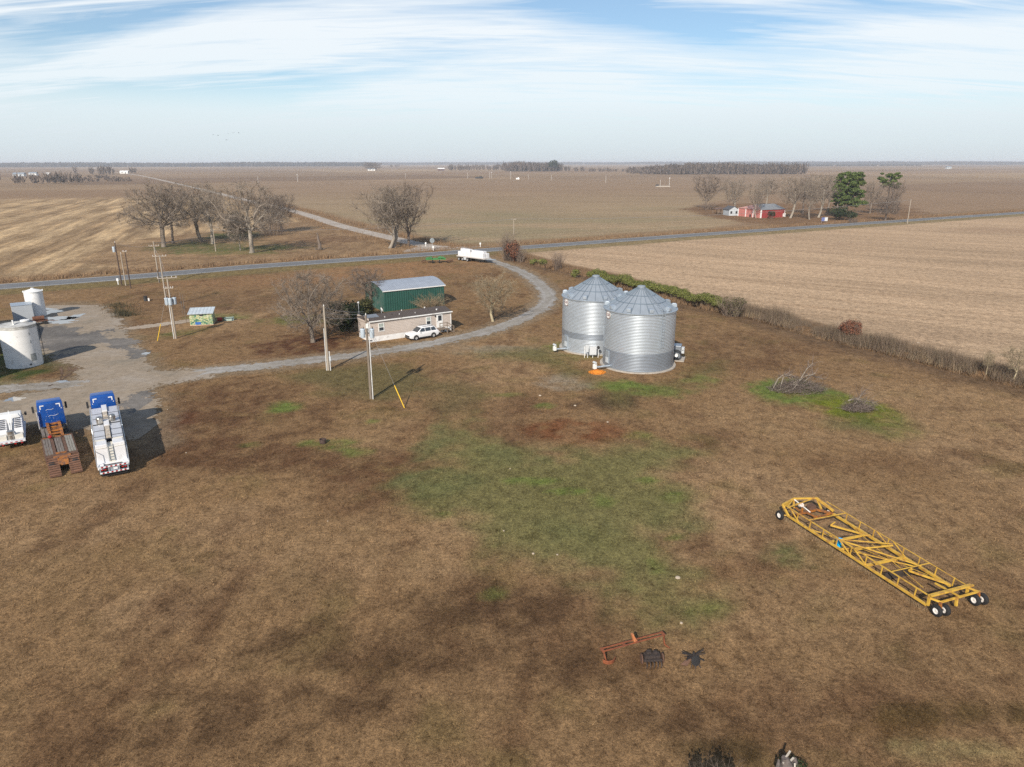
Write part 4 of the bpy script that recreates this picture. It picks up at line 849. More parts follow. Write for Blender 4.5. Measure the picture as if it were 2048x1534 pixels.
def corrug(r, z0, z1, pitch, amp):
    n = int((z1 - z0) / pitch * 4); return [(r + amp * math.sin(2 * math.pi * (z0 + (z1 - z0) * i / n) / pitch), z0 + (z1 - z0) * i / n) for i in range(n + 1)]
def text_mesh(s, size, m, name):
    cu = bpy.data.curves.new(name, 'FONT'); cu.body = s; cu.size = size; cu.align_x = 'CENTER'; cu.align_y = 'CENTER'; cu.extrude = .006; cu.offset = size * .018
    o = bpy.data.objects.new(name, cu); COL.objects.link(o); bpy.context.view_layer.update()
    me = bpy.data.meshes.new_from_object(o.evaluated_get(bpy.context.evaluated_depsgraph_get())); bpy.data.objects.remove(o); bpy.data.curves.remove(cu)
    me.materials.clear(); me.materials.append(m); return me
def grain_bin(loc, label, bands, tilt):
    r, E, PK = 4.32, 7.15, 9.62
    t = thing('grain_bin', label, 'grain bin', (*loc, 0), math.atan2(loc[1], loc[0]) - math.pi / 2, 'corrugated steel grain bins')   # local -Y looks at the road
    MB().lathe([(r + .35, 0), (r + .35, .12), (0.01, .13)], 64).build('foundation', CONC, t)
    for z0, z1, dk in bands:
        MB().lathe(corrug(r + (.012 if dk else 0), z0, z1, .178, .015), 128).build('wall_ring' if dk else 'wall', GALV_D if dk else GALV, t, True)
    rr = MB(); rr.lathe([(r + .10, E - .10), (r + .10, E - .02), (.42, PK - .07)], 60); rr.build('roof', GALV_R, t)
    k = MB(); n = 26; sl = (PK - .07 - (E - .02)) / (r + .10 - .42)
    for i in range(n):
        a = 2 * math.pi * (i + .5) / n; c, s = math.cos(a), math.sin(a); z = lambda q: E - .02 + (r + .10 - q) * sl
        k.beam(((r + .12) * c, (r + .12) * s, z(r + .12) + .035), (.48 * c, .48 * s, z(.48) + .035), .05, .06)
    k.build('roof_rib', GALV_S, t)
    for q in (1.75, 2.95): MB().lathe([(q + .03, E - .02 + (r + .10 - q) * sl + .005), (q + .03, E + .035 + (r + .10 - q) * sl), (q - .03, E + .035 + (r + .10 - q + .06) * sl)], 60).build('roof_ring', GALV_S, t)
    MB().lathe([(r + .14, E - .17), (r + .16, E - .02), (r + .06, E + .03)], 96).build('eave', GALV_L, t, True)
    MB().lathe([(.46, PK - .12), (.50, PK + .02), (.50, PK + .09), (.40, PK + .16), (.01, PK + .20)], 24).build('cap', GALV_R, t, True)
    for i in range(10):
        a = 2 * math.pi * (i + .5) / 10 - math.pi / 2; v = MB(); v.M = Matrix.Rotation(a + math.pi / 2, 4, 'Z')
        q = r - .32; z = E - .02 + (r + .10 - q) * sl
        v.xprism([(-q - .33, z - .10), (-q - .33, z + .25), (-q - .16, z + .38), (-q + .18, z + .38), (-q + .30, z + .26), (-q + .30, z - .0)], -.24, .24)
        v.build('roof_vent', GALV_L, t, bevel=.03)
    ld = MB(); ld.M = Matrix.Rotation(R(38), 4, 'Z')
    for x in (-.2, .2):
        ld.beam((x, -r - .16, E - .1), (x, -.6, PK - .02), .04); ld.beam((x, -r - .16, 3.0), (x, -r - .16, E + .8), .04)
    for i in range(16): y = -r - .1 + i * .24; ld.beam((-.2, y, E + .06 + (y + r + .1) * sl), (.2, y, E + .06 + (y + r + .1) * sl), .03)
    for i in range(13): ld.beam((-.2, -r - .16, 3.1 + i * .38), (.2, -r - .16, 3.1 + i * .38), .03)
    ld.build('ladder', GALV_L, t)
    a = R(-57); M_ = Matrix.Rotation(a, 4, 'Z')
    d = MB(); d.M = M_; d.box2(-.36, .36, -r - .10, -r + .04, .55, 2.15); dd = d.build('door', GALV_L, t, bevel=.02)
    p = MB(); p.M = M_; p.box2(-.26, .26, -r - .13, -r - .09, .65, 1.30); p.build('door_panel', GREYB, dd)
    Ms = Matrix.Rotation(R(-58), 4, 'Z') @ Matrix.Translation((0, -r - .075, E - .62)) @ Matrix.Rotation(R(90), 4, 'X')
    g = MB(); g.M = Ms; g.lathe([(.001, -.02), (.50, -.02), (.50, .02), (.001, .021)], 28); sg = g.build('emblem', SIGNW, t)
    ring = MB(); ring.M = Ms; ring.lathe([(.40, .023), (.475, .023), (.475, .03), (.40, .03)], 28); ring.build('emblem_ring', SIGNR, sg)
    tm = text_mesh('GSI', .46, SIGNR, 'emblem_letters'); tm.transform(Ms @ Matrix.Translation((0, 0, .026))); link('emblem_letters', tm, sg)
    return t
BIN_F, BIN_B = (15.65, 85.3), (11.1, 93.6)
grain_bin(BIN_F, 'nearer of two round steel grain bins, fully visible, with an orange grain spill beside it', [(.12, 2.28, True), (2.28, 7.15, False)], 0)
grain_bin(BIN_B, 'rear round steel grain bin partly hidden behind the nearer one, control cabinets at its foot', [(.12, 1.95, False), (1.95, 2.75, True), (2.75, 7.15, False)], 0)
for (px, py), lb in (((1172, 745), 'unloading auger tube with motor at the foot of the nearer grain bin'), ((1092, 708), 'unloading auger tube with motor at the foot of the rear grain bin')):
    b = BIN_F if px > 1150 else BIN_B; x, y = at(px + 18, py - 3); d = Vector((b[0] - x, b[1] - y)).normalized()
    t = thing('unloading_auger', lb, 'auger', (x, y, 0), math.atan2(-d.x, d.y), 'unloading augers')
    L = math.hypot(b[0] - x, b[1] - y) - 4.3
    MB().tube((0, .1, .42), (0, L, .34), .13, n=12).build('tube', GALV_L, t, True)
    MB().box(0, -.05, .55, .40, .34, .55).tube((0, -.05, .8), (0, -.05, .98), .13).build('gearbox', WHITE, t, bevel=.03)
    m = MB(); m.tube((-.2, -.1, 1.05), (.28, -.1, 1.05), .15, n=10); m.build('motor', GREYB, t, True)
    MB().beam((-.15, .3, 0), (-.1, .3, .4), .05).beam((.15, .3, 0), (.1, .3, .4), .05).build('stand', DARK, t)
x, y = at(1194, 745); corn = leafmat('spilt_grain', [(.55, .17, .012), (.72, .26, .03), (.80, .36, .07), (.62, .22, .03)])
g = np.random.default_rng(3); n = 7000; q = np.sqrt(g.random(n)); a = g.uniform(0, 6.28, n); px_ = q * np.cos(a) * 1.0; py_ = q * np.sin(a) * .85; pz_ = .34 * np.exp(-(q * 1.9) ** 2) * g.uniform(.2, 1, n) + .02
V = np.stack([x + px_, y + py_, pz_], 1)[:, None, :] + g.normal(0, .035, (n, 4, 3)); tag(link('spilt_grain', npmesh('spilt_grain', V.reshape(-1, 3), np.arange(4 * n).reshape(-1, 4), corn)), kind='stuff')
sg = MB(); sg.lathe([(1.0, -.01), (.7, .08), (.35, .24), (.01, .33)], 20, (x, y, 0)); tag(sg.build('grain_heap', mat('grain_heap', (.66, .23, .025), .9, var=.3, scale=14), None, True), 'low heap of bright orange grain spilt on the grass beside the nearer bin', 'grain heap')
# control cabinets on posts
x, y = at(1180, 716); az = math.atan2(x, y)
t = thing('control_cabinet', 'grey electrical control cabinets on thin posts standing before the rear grain bin', 'control cabinet', (x, y, 0), -az + .15)
c = MB(); c.box(.35, 0, 1.0, .9, .35, 1.15); cb = c.build('cabinet', GREYB, t, bevel=.02); MB().box(.35, -.185, 1.0, .76, .02, 1.0).build('door', mat('cabinet_door', (.56, .58, .60), .4, var=.04), cb)
MB().box(-.42, 0, 1.25, .42, .28, .95).build('side_box', GREYB, t, bevel=.02)
for xx in (-.7, -.3, .35, 1.05): MB().beam((xx, .05, 0), (xx, .05, 1.5 if xx > 1 or xx < -.6 else .6), .06).build('post', WHITE, t)
MB().tube((1.05, -.12, 1.36), (1.05, .1, 1.36), .18, n=12).build('meter', DARK, t)
# aeration fan beside the nearer bin
x, y = at(1353, 719); t = thing('aeration_fan', 'boxy grey aeration fan and heater on a concrete pad beside the nearer grain bin', 'fan unit', (x, y, 0), R(-18))
MB().box(0, .1, .05, 2.0, 2.4, .1).build('pad', CONC, t); MB().box(-.1, .3, 1.0, 1.2, 1.5, 1.7).build('housing', GALV_D, t, bevel=.04)
MB().lathe([(.56, -.5), (.60, -.45), (.60, .2), (.56, .25)], 20, (0, 0, 0)).build('fan_ring', DARK, t).matrix_basis = Matrix.Translation((0, -.75, .8)) @ Matrix.Rotation(R(90), 4, 'X')
MB().tube((.05, -1.25, .8), (.05, -.8, .8), .2, n=12).build('motor', WHITE, t, True); MB().box(.72, .1, 1.25, .35, .5, .8).box(.72, -.25, 1.5, .2, .2, .3).build('heater_box', GREYB, t, bevel=.02)
MB().tube((-.5, .9, .6), (-2.2, 1.4, .55), .45, n=12).build('duct', GALV_D, t, True)
# ------------------------------------------------------------------ mobile home
GLASS = mat('window_glass', (.035, .045, .055), .08, var=.1, spec=.8)
def window(t, cx, cz, w, h, y, tm, cols=1, trim=.09):
    f = MB(); f.box(cx, y - .03, cz + h / 2, w + trim * 2, .07, trim).box(cx, y - .03, cz - h / 2, w + trim * 2, .07, trim).box(cx - w / 2, y - .03, cz, trim, .07, h).box(cx + w / 2, y - .03, cz, trim, .07, h).box(cx, y - .03, cz, w, .06, .06)
    o = f.build('window', tm, t); MB().box(cx, y - .005, cz, w, .03, h).build('pane', GLASS, o); MB().box(cx, y - .024, cz + h * .24, w * .96, .006, h * .46).build('blind', mat('window_blind', (.34, .38, .35), .6), o)
    return o
HX, HY = -19.76, 96.35; HR = math.atan2(7.1, 10.65); HL, HW, HE = 12.9, 4.1, 2.95
t = thing('mobile_home', 'long beige mobile home with dark brown roof and white skirting beside the gravel driveway', 'mobile home', (HX, HY, 0), HR)
SIDE = ribbed('beige_siding', (.53, .46, .405), 'Z', .22, .6, depth=.35, var=.07); SKIRT = mat('white_skirting', (.76, .76, .75), .6, var=.10, scale=1.5, dirt=(.5, .47, .44), dirt_amt=.3)
ROOF = mat('brown_shingles', (.085, .068, .060), .9, var=.35, scale=5, bump=.5, bscale=14)
MB().box2(0, HL, 0, HW, .78, HE).build('wall', SIDE, t); MB().box2(.02, HL - .02, .02, HW - .02, 0, .775).build('skirting', SKIRT, t)
rf = MB(); rf.M = Matrix.Rotation(R(90), 4, 'Z') @ Matrix.Translation((0, -HL - .12, 0)); rf = MB()
ys = [(-.22, HE - .02), (-.22, HE + .06), (HW / 2, HE + .50), (HW + .22, HE + .06), (HW + .22, HE - .02)]
rf.xprism(ys, -.12, HL + .12); ro = rf.build('roof', ROOF, t)
MB().box2(-.14, HL + .14, -.27, -.225, HE - .08, HE + .075).build('fascia', WHITE, t)
for xx in (.05, HL - .05): MB().box2(xx - .06, xx + .06, -.02, .04, .78, HE - .02).build('corner_trim', WHITE, t)
MB().box2(-.10, -.02, .0, HW, HE - .35, HE + .42).build('gable_panel', SIDE, t)
pv = MB(); pv.slab((.0, .9, HE + .345), (1.9, .9, HE + .345), (1.9, 2.0, HE + .58), (0, 2.0, HE + .58), .05); pv.build('roof_patch', mat('tin_patch', (.30, .32, .34), .4, .5), ro)
for xx, yy, w_ in ((2.6, .55, .14), (5.0, .9, .12), (6.3, 2.9, .18), (11.0, .9, .28), (9.9, 2.6, .25), (4.0, 1.2, .10), (7.4, .7, .10)):
    z = HE + .06 + (min(yy, HW - yy) + .22) * .194; MB().tube((xx, yy, z - .05), (xx, yy, z + .12), w_ * .35, n=8).tube((xx, yy, z + .12), (xx, yy, z + .16), w_ * .5, n=8).build('roof_vent', WHITE if xx != 4.0 else DARK, ro)
window(t, 1.75, 1.98, .78, 1.10, 0, WHITE); window(t, 9.15, 1.98, .72, 1.10, 0, WHITE)
d = MB(); d.box(10.95, -.03, 1.78, 1.02, .08, 2.0); do = d.build('door', WHITE, t, bevel=.01); MB().box(10.98, -.08, 2.18, .56, .02, .78).build('pane', GLASS, do); MB().ball((10.58, -.1, 1.7), .04).build('handle', DARK, do)
MB().box(10.25, -.08, 2.55, .12, .14, .22).build('porch_lamp', DARK, t)
WOOD = mat('grey_lumber', (.22, .175, .135), .9, var=.3, scale=5, stretch=(1, 4, 4))
s = MB(); s.box(11.0, -.62, .72, 1.3, 1.1, .08)
for i in range(3): s.box(11.95 + i * .28, -.62, .52 - i * .2, .3, 1.0, .07)
for xx in (10.4, 11.6): s.beam((xx, -1.13, 0), (xx, -1.13, 1.7), .09); s.beam((xx, -.1, 0), (xx, -.1, .75), .09)
s.beam((12.7, -1.13, 0), (12.7, -1.13, 1.0), .09); so = s.build('steps', WOOD, t)
MB().beam((10.4, -1.13, 1.62), (11.6, -1.13, 1.62), .06, .1).beam((11.6, -1.13, 1.62), (12.7, -1.13, .98), .06, .1).beam((11.6, -1.13, 1.2), (12.7, -1.13, .55), .05, .08).beam((10.4, -1.13, 1.2), (11.6, -1.13, 1.2), .05, .08).build('railing', WOOD, so)
m = MB(); m.tube((.25, HW + .1, HE), (.25, HW + .1, HE + 1.9), .035, n=6); m.build('service_mast', GREYB, t); MB().box(-.12, .45, 1.7, .18, .4, .7).build('meter_box', GREYB, t)
MB().ball((.25, HW + .1, HE + 2.0), .16, 6).build('yard_lamp', WHITE, t)
dl = MB(); dl.lathe([(.01, .0), (.2, .03), (.34, .1)], 16); dl.M = None; ds = dl.build('satellite_dish', WHITE, t); ds.matrix_basis = Matrix.Translation((3.6, HW - .1, HE + .6)) @ Matrix.Rotation(R(70), 4, 'Y'); MB().tube((3.6, HW - .1, HE), (3.6, HW - .1, HE + .55), .03).build('dish_post', GREYB, t)
# ------------------------------------------------------------------ green shed with a rounded roof
GX, GY = -21.39, 117.5; GR = R(32.6); GL, GD, GE = 11.3, 8.4, 3.5
t = thing('green_shed', 'dark green ribbed metal shed with a rounded white roof behind the mobile home', 'shed', (GX, GY, 0), GR)
GRN = ribbed('green_sheet', (.024, .088, .070), 'X', .42, .45, 0, .9, var=.12); GRN2 = ribbed('faded_green_sheet', (.04, .115, .095), 'Y', .42, .5, 0, .8, dirt=(.12, .13, .11), dirt_amt=.45, var=.2)
prof = [(0, GE)] + [(GD * i / 12, GE + .92 * (1 - abs(2 * i / 12 - 1) ** 1.9)) for i in range(1, 12)] + [(GD, GE)]
w = MB(); w.quad((0, 0, 0), (GL, 0, 0), (GL, 0, GE), (0, 0, GE)); w.quad((GL, GD, 0), (0, GD, 0), (0, GD, GE), (GL, GD, GE)); w.build('wall', GRN, t)
for xx in (0, GL):
    P = [(0, 0)] + [(a, b) for a, b in prof] + [(GD, 0)]; e = MB(); e.add([(xx, a, b) for a, b in P], [tuple(range(len(P)))] if xx else [tuple(range(len(P) - 1, -1, -1))]); e.build('end_wall', GRN2, t)
rf = MB(); o = [(a, b + .03) for a, b in prof]; o[0] = (-.15, GE - .02); o[-1] = (GD + .15, GE - .02); n = len(o); X0, X1 = -.22, GL + .22
rf.add([(X0, a, b) for a, b in o] + [(X1, a, b) for a, b in o] + [(X0, a, b + .06) for a, b in o] + [(X1, a, b + .06) for a, b in o],
       [(i, i + 1, n + i + 1, n + i) for i in range(n - 1)] + [(2 * n + i, 3 * n + i, 3 * n + i + 1, 2 * n + i + 1) for i in range(n - 1)] + [(i, 2 * n + i, 2 * n + i + 1, i + 1) for i in range(n - 1)] + [(n + i, n + i + 1, 3 * n + i + 1, 3 * n + i) for i in range(n - 1)] + [(0, n, 3 * n, 2 * n), (n - 1, 3 * n - 1, 4 * n - 1, 2 * n - 1)])
rf.build('roof', ribbed('pale_metal_roof', (.40, .44, .50), 'X', .30, .45, .25, .8), t)
MB().box2(-.24, GL + .24, -.19, -.155, GE - .10, GE + .06).build('fascia', WHITE, t)
# ------------------------------------------------------------------ painted pump house
x, y = at(381, 651); t = thing('pump_house', 'tiny pump house painted with green and yellow patches under a white tin roof', 'shed', (x, y, 0), R(14))
m, nt_, b_, o_ = _nt('mural_paint'); tc_ = N(nt_, 'ShaderNodeTexCoord'); vo = N(nt_, 'ShaderNodeTexNoise', Scale=2.6, Detail=3.0, Distortion=1.2); nt_.links.new(tc_.outputs['Object'], vo.inputs['Vector'])
rp = nt_.nodes.new('ShaderNodeValToRGB'); rp.color_ramp.interpolation = 'CONSTANT'; e = rp.color_ramp.elements
for i in range(4): e.new(.5)
for i, (p, c) in enumerate([(0, (.05, .14, .10)), (.40, (.12, .26, .16)), (.47, (.42, .42, .16)), (.53, (.58, .56, .42)), (.60, (.16, .30, .12)), (.66, (.07, .20, .16))]): e[i].position = p; e[i].color = (*c, 1)
nt_.links.new(vo.outputs[0], rp.inputs[0]); nt_.links.new(rp.outputs[0], b_.inputs['Base Color'])
MB().box2(0, 3.3, 0, 2.4, .08, 1.85).build('wall', m, t); MB().box2(-.05, 3.35, -.05, 2.45, 0, .08).build('sill', mat('pink_sill', (.55, .33, .26), .8), t)
r_ = MB(); r_.slab((-.2, -.25, 1.86), (3.5, -.25, 1.86), (3.5, 2.65, 2.35), (-.2, 2.65, 2.35), .06); r_.build('roof', ribbed('tin_roof', (.66, .72, .74), 'X', .5, .4, .3), t)
MB().box2(1.5, 2.0, -.02, .0, 1.45, 1.65).build('vent', DARK, t); MB().box2(.75, 1.55, -.03, 0, .15, .55).build('blue_patch', mat('mural_blue', (.03, .13, .42), .7), t)
x, y = at(440, 641); t = thing('red_drum', 'small red steel drum lying on the grass beside the painted pump house', 'drum', (x, y, 0), .5)
MB().lathe([(.02, -.35), (.28, -.35), (.28, -.1), (.295, -.08), (.28, -.06), (.28, .35), (.02, .35)], 14).build('shell', mat('red_enamel', (.45, .03, .03), .5, dirt=(.2, .06, .04), dirt_amt=.4), t, True).matrix_basis = Matrix.Translation((0, 0, .3)) @ Matrix.Rotation(R(90), 4, 'Y')
x, y = at(459, 640); t = thing('water_trough', 'small pale green trough on the grass past the red drum', 'trough', (x, y, 0), .3)
MB().box2(-.7, .7, -.35, -.29, 0, .5).box2(-.7, .7, .29, .35, 0, .5).box2(-.7, -.64, -.29, .29, 0, .5).box2(.64, .7, -.29, .29, 0, .5).box2(-.64, .64, -.29, .29, .05, .1).build('basin', mat('pale_green', (.36, .45, .40), .6), t)
# two thin pipe masts beside the pump house
for px, py, pt, lb in ((373, 646, 588, 'taller thin pipe mast beside the painted pump house'), (366, 629, 584, 'thin lattice pipe mast a little behind the pump house')):
    x, y = at(px, py); h = height(px, py, pt); t = thing('pipe_mast', lb, 'mast', (x, y, 0), .2, 'pipe masts by the pump house')
    MB().tube((0, 0, 0), (0, 0, h), .05, n=6).build('mast', mat('rusty_pipe', (.17, .13, .10), .8), t); MB().beam((-.12, 0, h * .55), (.12, 0, h * .55), .05, .4).build('box', DARK, t)
# ------------------------------------------------------------------ tanks and yard buildings
TANKW = mat('chalky_white_tank', (.74, .735, .72), .6, var=.05, scale=1.2, dirt=(.34, .33, .31), dirt_amt=.18, dirt_scale=1.1); GRIME = mat('tank_grime', (.42, .415, .39), .8, var=.35, scale=3)
vx, vy = at(52, 735); q = math.hypot(vx, vy); r = 1.98; cx_, cy_ = vx + vx / q * r, vy + vy / q * r
t = thing('storage_tank', 'big upright white storage tank with grimy rim and grey patch beside the gravel lot', 'tank', (cx_, cy_, 0), math.atan2(vy, vx) - math.pi / 2)
MB().lathe([(r, -.05), (r, 4.75)], 56).build('shell', TANKW, t, True); MB().lathe([(r + .004, 4.75), (r + .004, 5.14)], 56).build('rim', GRIME, t, True); MB().lathe([(r + .05, 5.08), (r + .05, 5.16), (r - .15, 5.17), (r - .2, 5.12), (.01, 5.45)], 56).build('roof', mat('tank_roof', (.52, .52, .50), .7, var=.25, scale=1.5, dirt=(.30, .29, .27), dirt_amt=.5), t)
MB().tube((-.3, -.9, 5.2), (-.35, -.9, 5.85), .09).build('vent_pipe', WHITE, t, True)
MB().lathe([(.5, 5.35), (.5, 5.5), (.01, 5.55)], 16, (.9, .5, 0)).build('hatch', WHITE, t)
b = MB(); b.lathe([(r + .012, .75), (r + .012, 1.65)], 5, a0=R(-68), a1=R(-48)); b.build('grey_patch', mat('bare_patch', (.30, .31, .30), .7, var=.3), t)
for i, zz in enumerate((4.3, 3.3)): b = MB(); b.lathe([(r + .01, zz - .35), (r + .01, zz)], 2, a0=R(-60), a1=R(-57)); b.build('stain', mat('stain', (.25, .25, .24), .8), t)
MB().tube((-.2, -r - .02, .45), (-.2, -r - .3, .4), .06).tube((-.2, -r - .3, .5), (-.2, -r - .3, .05), .06).build('outlet_pipe', WHITE, t); MB().box(.6, -r, .4, .16, .2, .16).build('valve', DARK, t)
l = MB(); la = R(-8)
for o in (-.18, .18): l.beam((r + .22, o - .2, .0), (r + .22, o - .2, 5.3), .05)
for i in range(15): l.beam((r + .22, -.38, .3 + i * .34), (r + .22, -.02, .3 + i * .34), .035)
l.build('ladder', DARK, t)
vx, vy = at(76, 633); q = math.hypot(vx, vy); r = 1.32; cx_, cy_ = vx + vx / q * r, vy + vy / q * r
t = thing('water_tank', 'smaller white upright tank with a conical lid behind the grey box van body', 'tank', (cx_, cy_, 0), 0)
MB().lathe([(r, 0), (r, 4.1)], 40).build('shell', TANKW, t, True); MB().lathe([(r + .12, 4.05), (r + .12, 4.12), (.2, 4.5), (.2, 4.62), (.01, 4.64)], 40).build('roof', WHITE, t)
for a in (.3, 2.2, 4.2): MB().box((r + .1) * math.cos(a), (r + .1) * math.sin(a), 4.22, .1, .1, .3).build('lug', WHITE, t)
# grey box body with round-shouldered roof
xa, ya = at(29, 645); xb, yb = at(67, 641); a = math.atan2(yb - ya, xb - xa); L = math.hypot(xb - xa, yb - ya)
t = thing('box_body', 'grey steel box body with pale roof parked between the two white tanks', 'box body', (xa, ya, 0), a)
MB().box2(0, L + .25, 0, 3.0, .2, 2.62).build('box', mat('grey_box', (.42, .45, .48), .5, var=.06), t, bevel=.06); MB().box2(-.04, L + .29, -.04, 3.04, 2.62, 2.72).build('roof', GALV_L, t, bevel=.04); MB().box2(.2, L, .2, 2.8, 0, .2).build('sill', DARK, t)
# rusty tank cart in the shade of the box
x, y = at(80, 647); t = thing('fuel_cart', 'dark rusty cart with a small drum in the shade beside the grey box body', 'cart', (x, y, 0), .7)
MB().box(0, 0, .55, 2.2, 1.3, .12).build('deck', RUST, t); MB().tube((-.8, 0, .95), (.7, 0, .95), .36, n=12).build('drum', RUST, t, True)
for sx in (-.7, .7):
    for sy in (-.7, .7): MB().tube((sx, sy - .09, .3), (sx, sy + .09, .3), .3, n=12).build('wheel', DARK, t)
MB().beam((1.1, 0, .5), (2.1, 0, .3), .09).build('tow_bar', RUST, t)
# shops at the edge of the view
TEAL = ribbed('teal_sheet', (.02, .11, .12), 'X', .4, .5); BRN = ribbed('rusty_brown_sheet', (.17, .10, .075), 'Y', .4, .7, dirt=(.09, .06, .05), dirt_amt=.5)
x, y = at(4, 708); t = thing('teal_workshop', 'teal metal workshop with a rust brown end wall, just showing beyond the big white tank', 'workshop', (x - .3, y, 0), R(36))
MB().box2(-14, 0, 0, 22, 0, 3.4).build('wall', TEAL, t); MB().box2(.0, .06, .0, 22, 0, 3.45).build('end_wall', BRN, t)
rf = MB(); rf.slab((-14.3, -.3, 3.4), (.3, -.3, 3.4), (.3, 11, 4.6), (-14.3, 11, 4.6), .1).slab((-14.3, 11, 4.6), (.3, 11, 4.6), (.3, 22.3, 3.4), (-14.3, 22.3, 3.4), .1); rf.build('roof', GALV_R, t)
MB().box2(-9, -5, -.05, 0, 0, 3.0).build('door', WHITE, t)
# a bin added beyond the edge of the view, shaped to shade the big tank
t = thing('grain_bin', 'unseen tall steel bin added out of view to shade the big white tank', 'grain bin', (-67.9, 72.0, 0), 0)
MB().lathe(corrug(5.2, 0, 8.9, .3, .02), 64).build('wall', GALV, t, True); MB().lathe([(5.3, 8.85), (.3, 10.5), (.01, 10.6)], 40).build('roof', GALV_R, t)
# ------------------------------------------------------------------ the red barn and its sheds
bx, by = 111.4, 325.5; t = thing('red_barn', 'bright red metal barn with a grey gabled roof and a faded lean-to across the highway', 'barn', (bx, by, 0), R(24.5))
RED = ribbed('barn_red', (.33, .048, .044), 'X', .6, .6, dirt=(.25, .04, .04), dirt_amt=.4); REDF = ribbed('faded_red', (.50, .17, .145), 'Y', .6, .7, dirt=(.55, .25, .21), dirt_amt=.5)
BL, BD, BE = 14.0, 14.5, 3.6
MB().box2(0, BL, 0, BD, 0, BE).build('wall', RED, t); MB().box2(-.08, -.005, 0, BD, 0, BE).build('side_wall', REDF, t)
rf = MB(); rf.slab((-.3, -.3, BE), (BL + .3, -.3, BE), (BL + .3, BD / 2, BE + 2.0), (3.2, BD / 2, BE + 2.0), .1).slab((3.2, BD / 2, BE + 2.0), (BL + .3, BD / 2, BE + 2.0), (BL + .3, BD + .3, BE), (-.3, BD + .3, BE), .1); rf.build('roof', ribbed('weathered_tin', (.30, .31, .32), 'X', .7, .6, .15, dirt=(.12, .13, .14), dirt_amt=.5), t)
rf = MB(); rf.slab((-.35, BD + .3, BE + .02), (-.35, -.3, BE + .02), (3.2, BD / 2 - .2, BE + 2.02), (3.2, BD / 2 + .2, BE + 2.02), .08); rf.build('hip_roof', mat('pink_tin', (.42, .22, .19), .7, var=.25, dirt=(.5, .36, .32), dirt_amt=.5), t)
for yy in (0, 4.8, 9.6, BD): MB().box(-.16, yy, BE / 2, .16, .4, BE).build('corner_post', WHITE, t)
MB().box(BL * .0 + .1, -.1, BE / 2, .4, .16, BE).build('corner_post', WHITE, t); MB().box(BL - .1, -.1, BE / 2, .25, .16, BE).build('corner_post', WHITE, t)
MB().box(-.12, 6.6, .6, .08, .9, 1.2).build('opening', DARK, t); MB().box(BL - .7, -.5, 1.0, .9, .8, 1.5).build('white_cabinet', WHITE, t)
x, y = at(1458, 432); t = thing('grey_shed', 'small pale grey gabled shed beside the red barn', 'shed', (x, y, 0), R(10))
SG = ribbed('pale_grey_boards', (.50, .54, .57), 'X', .5, .7); MB().box2(0, 4.8, 0, 6, 0, 2.7).build('wall', SG, t)
g = MB(); g.add([(0, -.01, 2.7), (4.8, -.01, 2.7), (2.4, -.01, 4.1)], [(0, 1, 2)]); g.build('gable', SG, t)
rf = MB(); rf.slab((-.3, -.3, 2.6), (2.4, -.3, 4.2), (2.4, 6.3, 4.2), (-.3, 6.3, 2.6), -.1).slab((2.4, -.3, 4.2), (5.1, -.3, 2.6), (5.1, 6.3, 2.6), (2.4, 6.3, 4.2), -.1); rf.build('roof', mat('dark_shingle', (.09, .09, .10), .8), t)
for xx in (1.1, 3.7): MB().box(xx, -.05, 1.5, .9, .06, 1.1).build('window', DARK, t)
x, y = at(1436, 429); t = thing('open_lean_to', 'open pole lean-to with a dark brown roof next to the small grey shed', 'lean-to', (x, y, 0), R(10))
rf = MB(); rf.slab((-.3, -.4, 2.3), (4.4, -.4, 2.9), (4.4, 6, 2.9), (-.3, 6, 2.3), .12); rf.build('roof', mat('brown_tin', (.16, .10, .075), .8, var=.3), t)
for xx in (0, 2.1, 4.2):
    for yy in (0, 5.6): MB().beam((xx, yy, 0), (xx, yy, 2.4), .18).build('post', WOOD, t)
MB().box(2.1, 0, 1.0, 4.2, .06, .12).box(2.1, 0, .5, 4.2, .06, .12).build('rail', WOOD, t)
# ------------------------------------------------------------------ vehicles
BLUE = mat('truck_blue', (.005, .066, .30), .28, var=.18, scale=1.5, spec=.6, dirt=(.04, .10, .24), dirt_amt=.25); BLACK = mat('black_rubber', (.018, .018, .019), .8, var=.25); STEEL = mat('brushed_steel', (.52, .50, .46), .3, .85, var=.15)
CHROME = mat('bright_rim', (.62, .62, .62), .35, .6); FRAME = mat('truck_frame', (.05, .035, .03), .8, var=.3, dirt=(.16, .07, .04), dirt_amt=.5); RED_L = mat('red_lens', (.35, .015, .015), .4); TAPE = mat('white_tape', (.80, .80, .80), .5, var=.03)
def wheel(parent, x, y, r, w, rim=CHROME, name='wheel'):
    o = link(name, None); o.parent = parent; o.location = (x, y, r); s = 1 if x >= 0 else -1
    k = MB(); k.M = Matrix.Rotation(R(90), 4, 'Y')
    k.lathe([(r * .58, -w / 2), (r * .9, -w / 2), (r, -w * .36), (r, w * .36), (r * .9, w / 2), (r * .58, w / 2), (r * .56, 0), (r * .58, -w / 2)], 22); k.build('tyre', BLACK, o, True)
    k = MB(); k.M = Matrix.Rotation(R(90), 4, 'Y'); h = w * .40 * s
    k.lathe([(r * .60, h), (r * .52, h * .7), (r * .25, h * .55), (r * .2, h * 1.0), (.01, h * 1.0)] if s > 0 else [(.01, h), (r * .2, h), (r * .25, h * .55), (r * .52, h * .7), (r * .60, h)], 18); k.lathe([(r * .57, -w * .42), (.01, -w * .3)], 18); k.build('rim', rim, o)
    return o
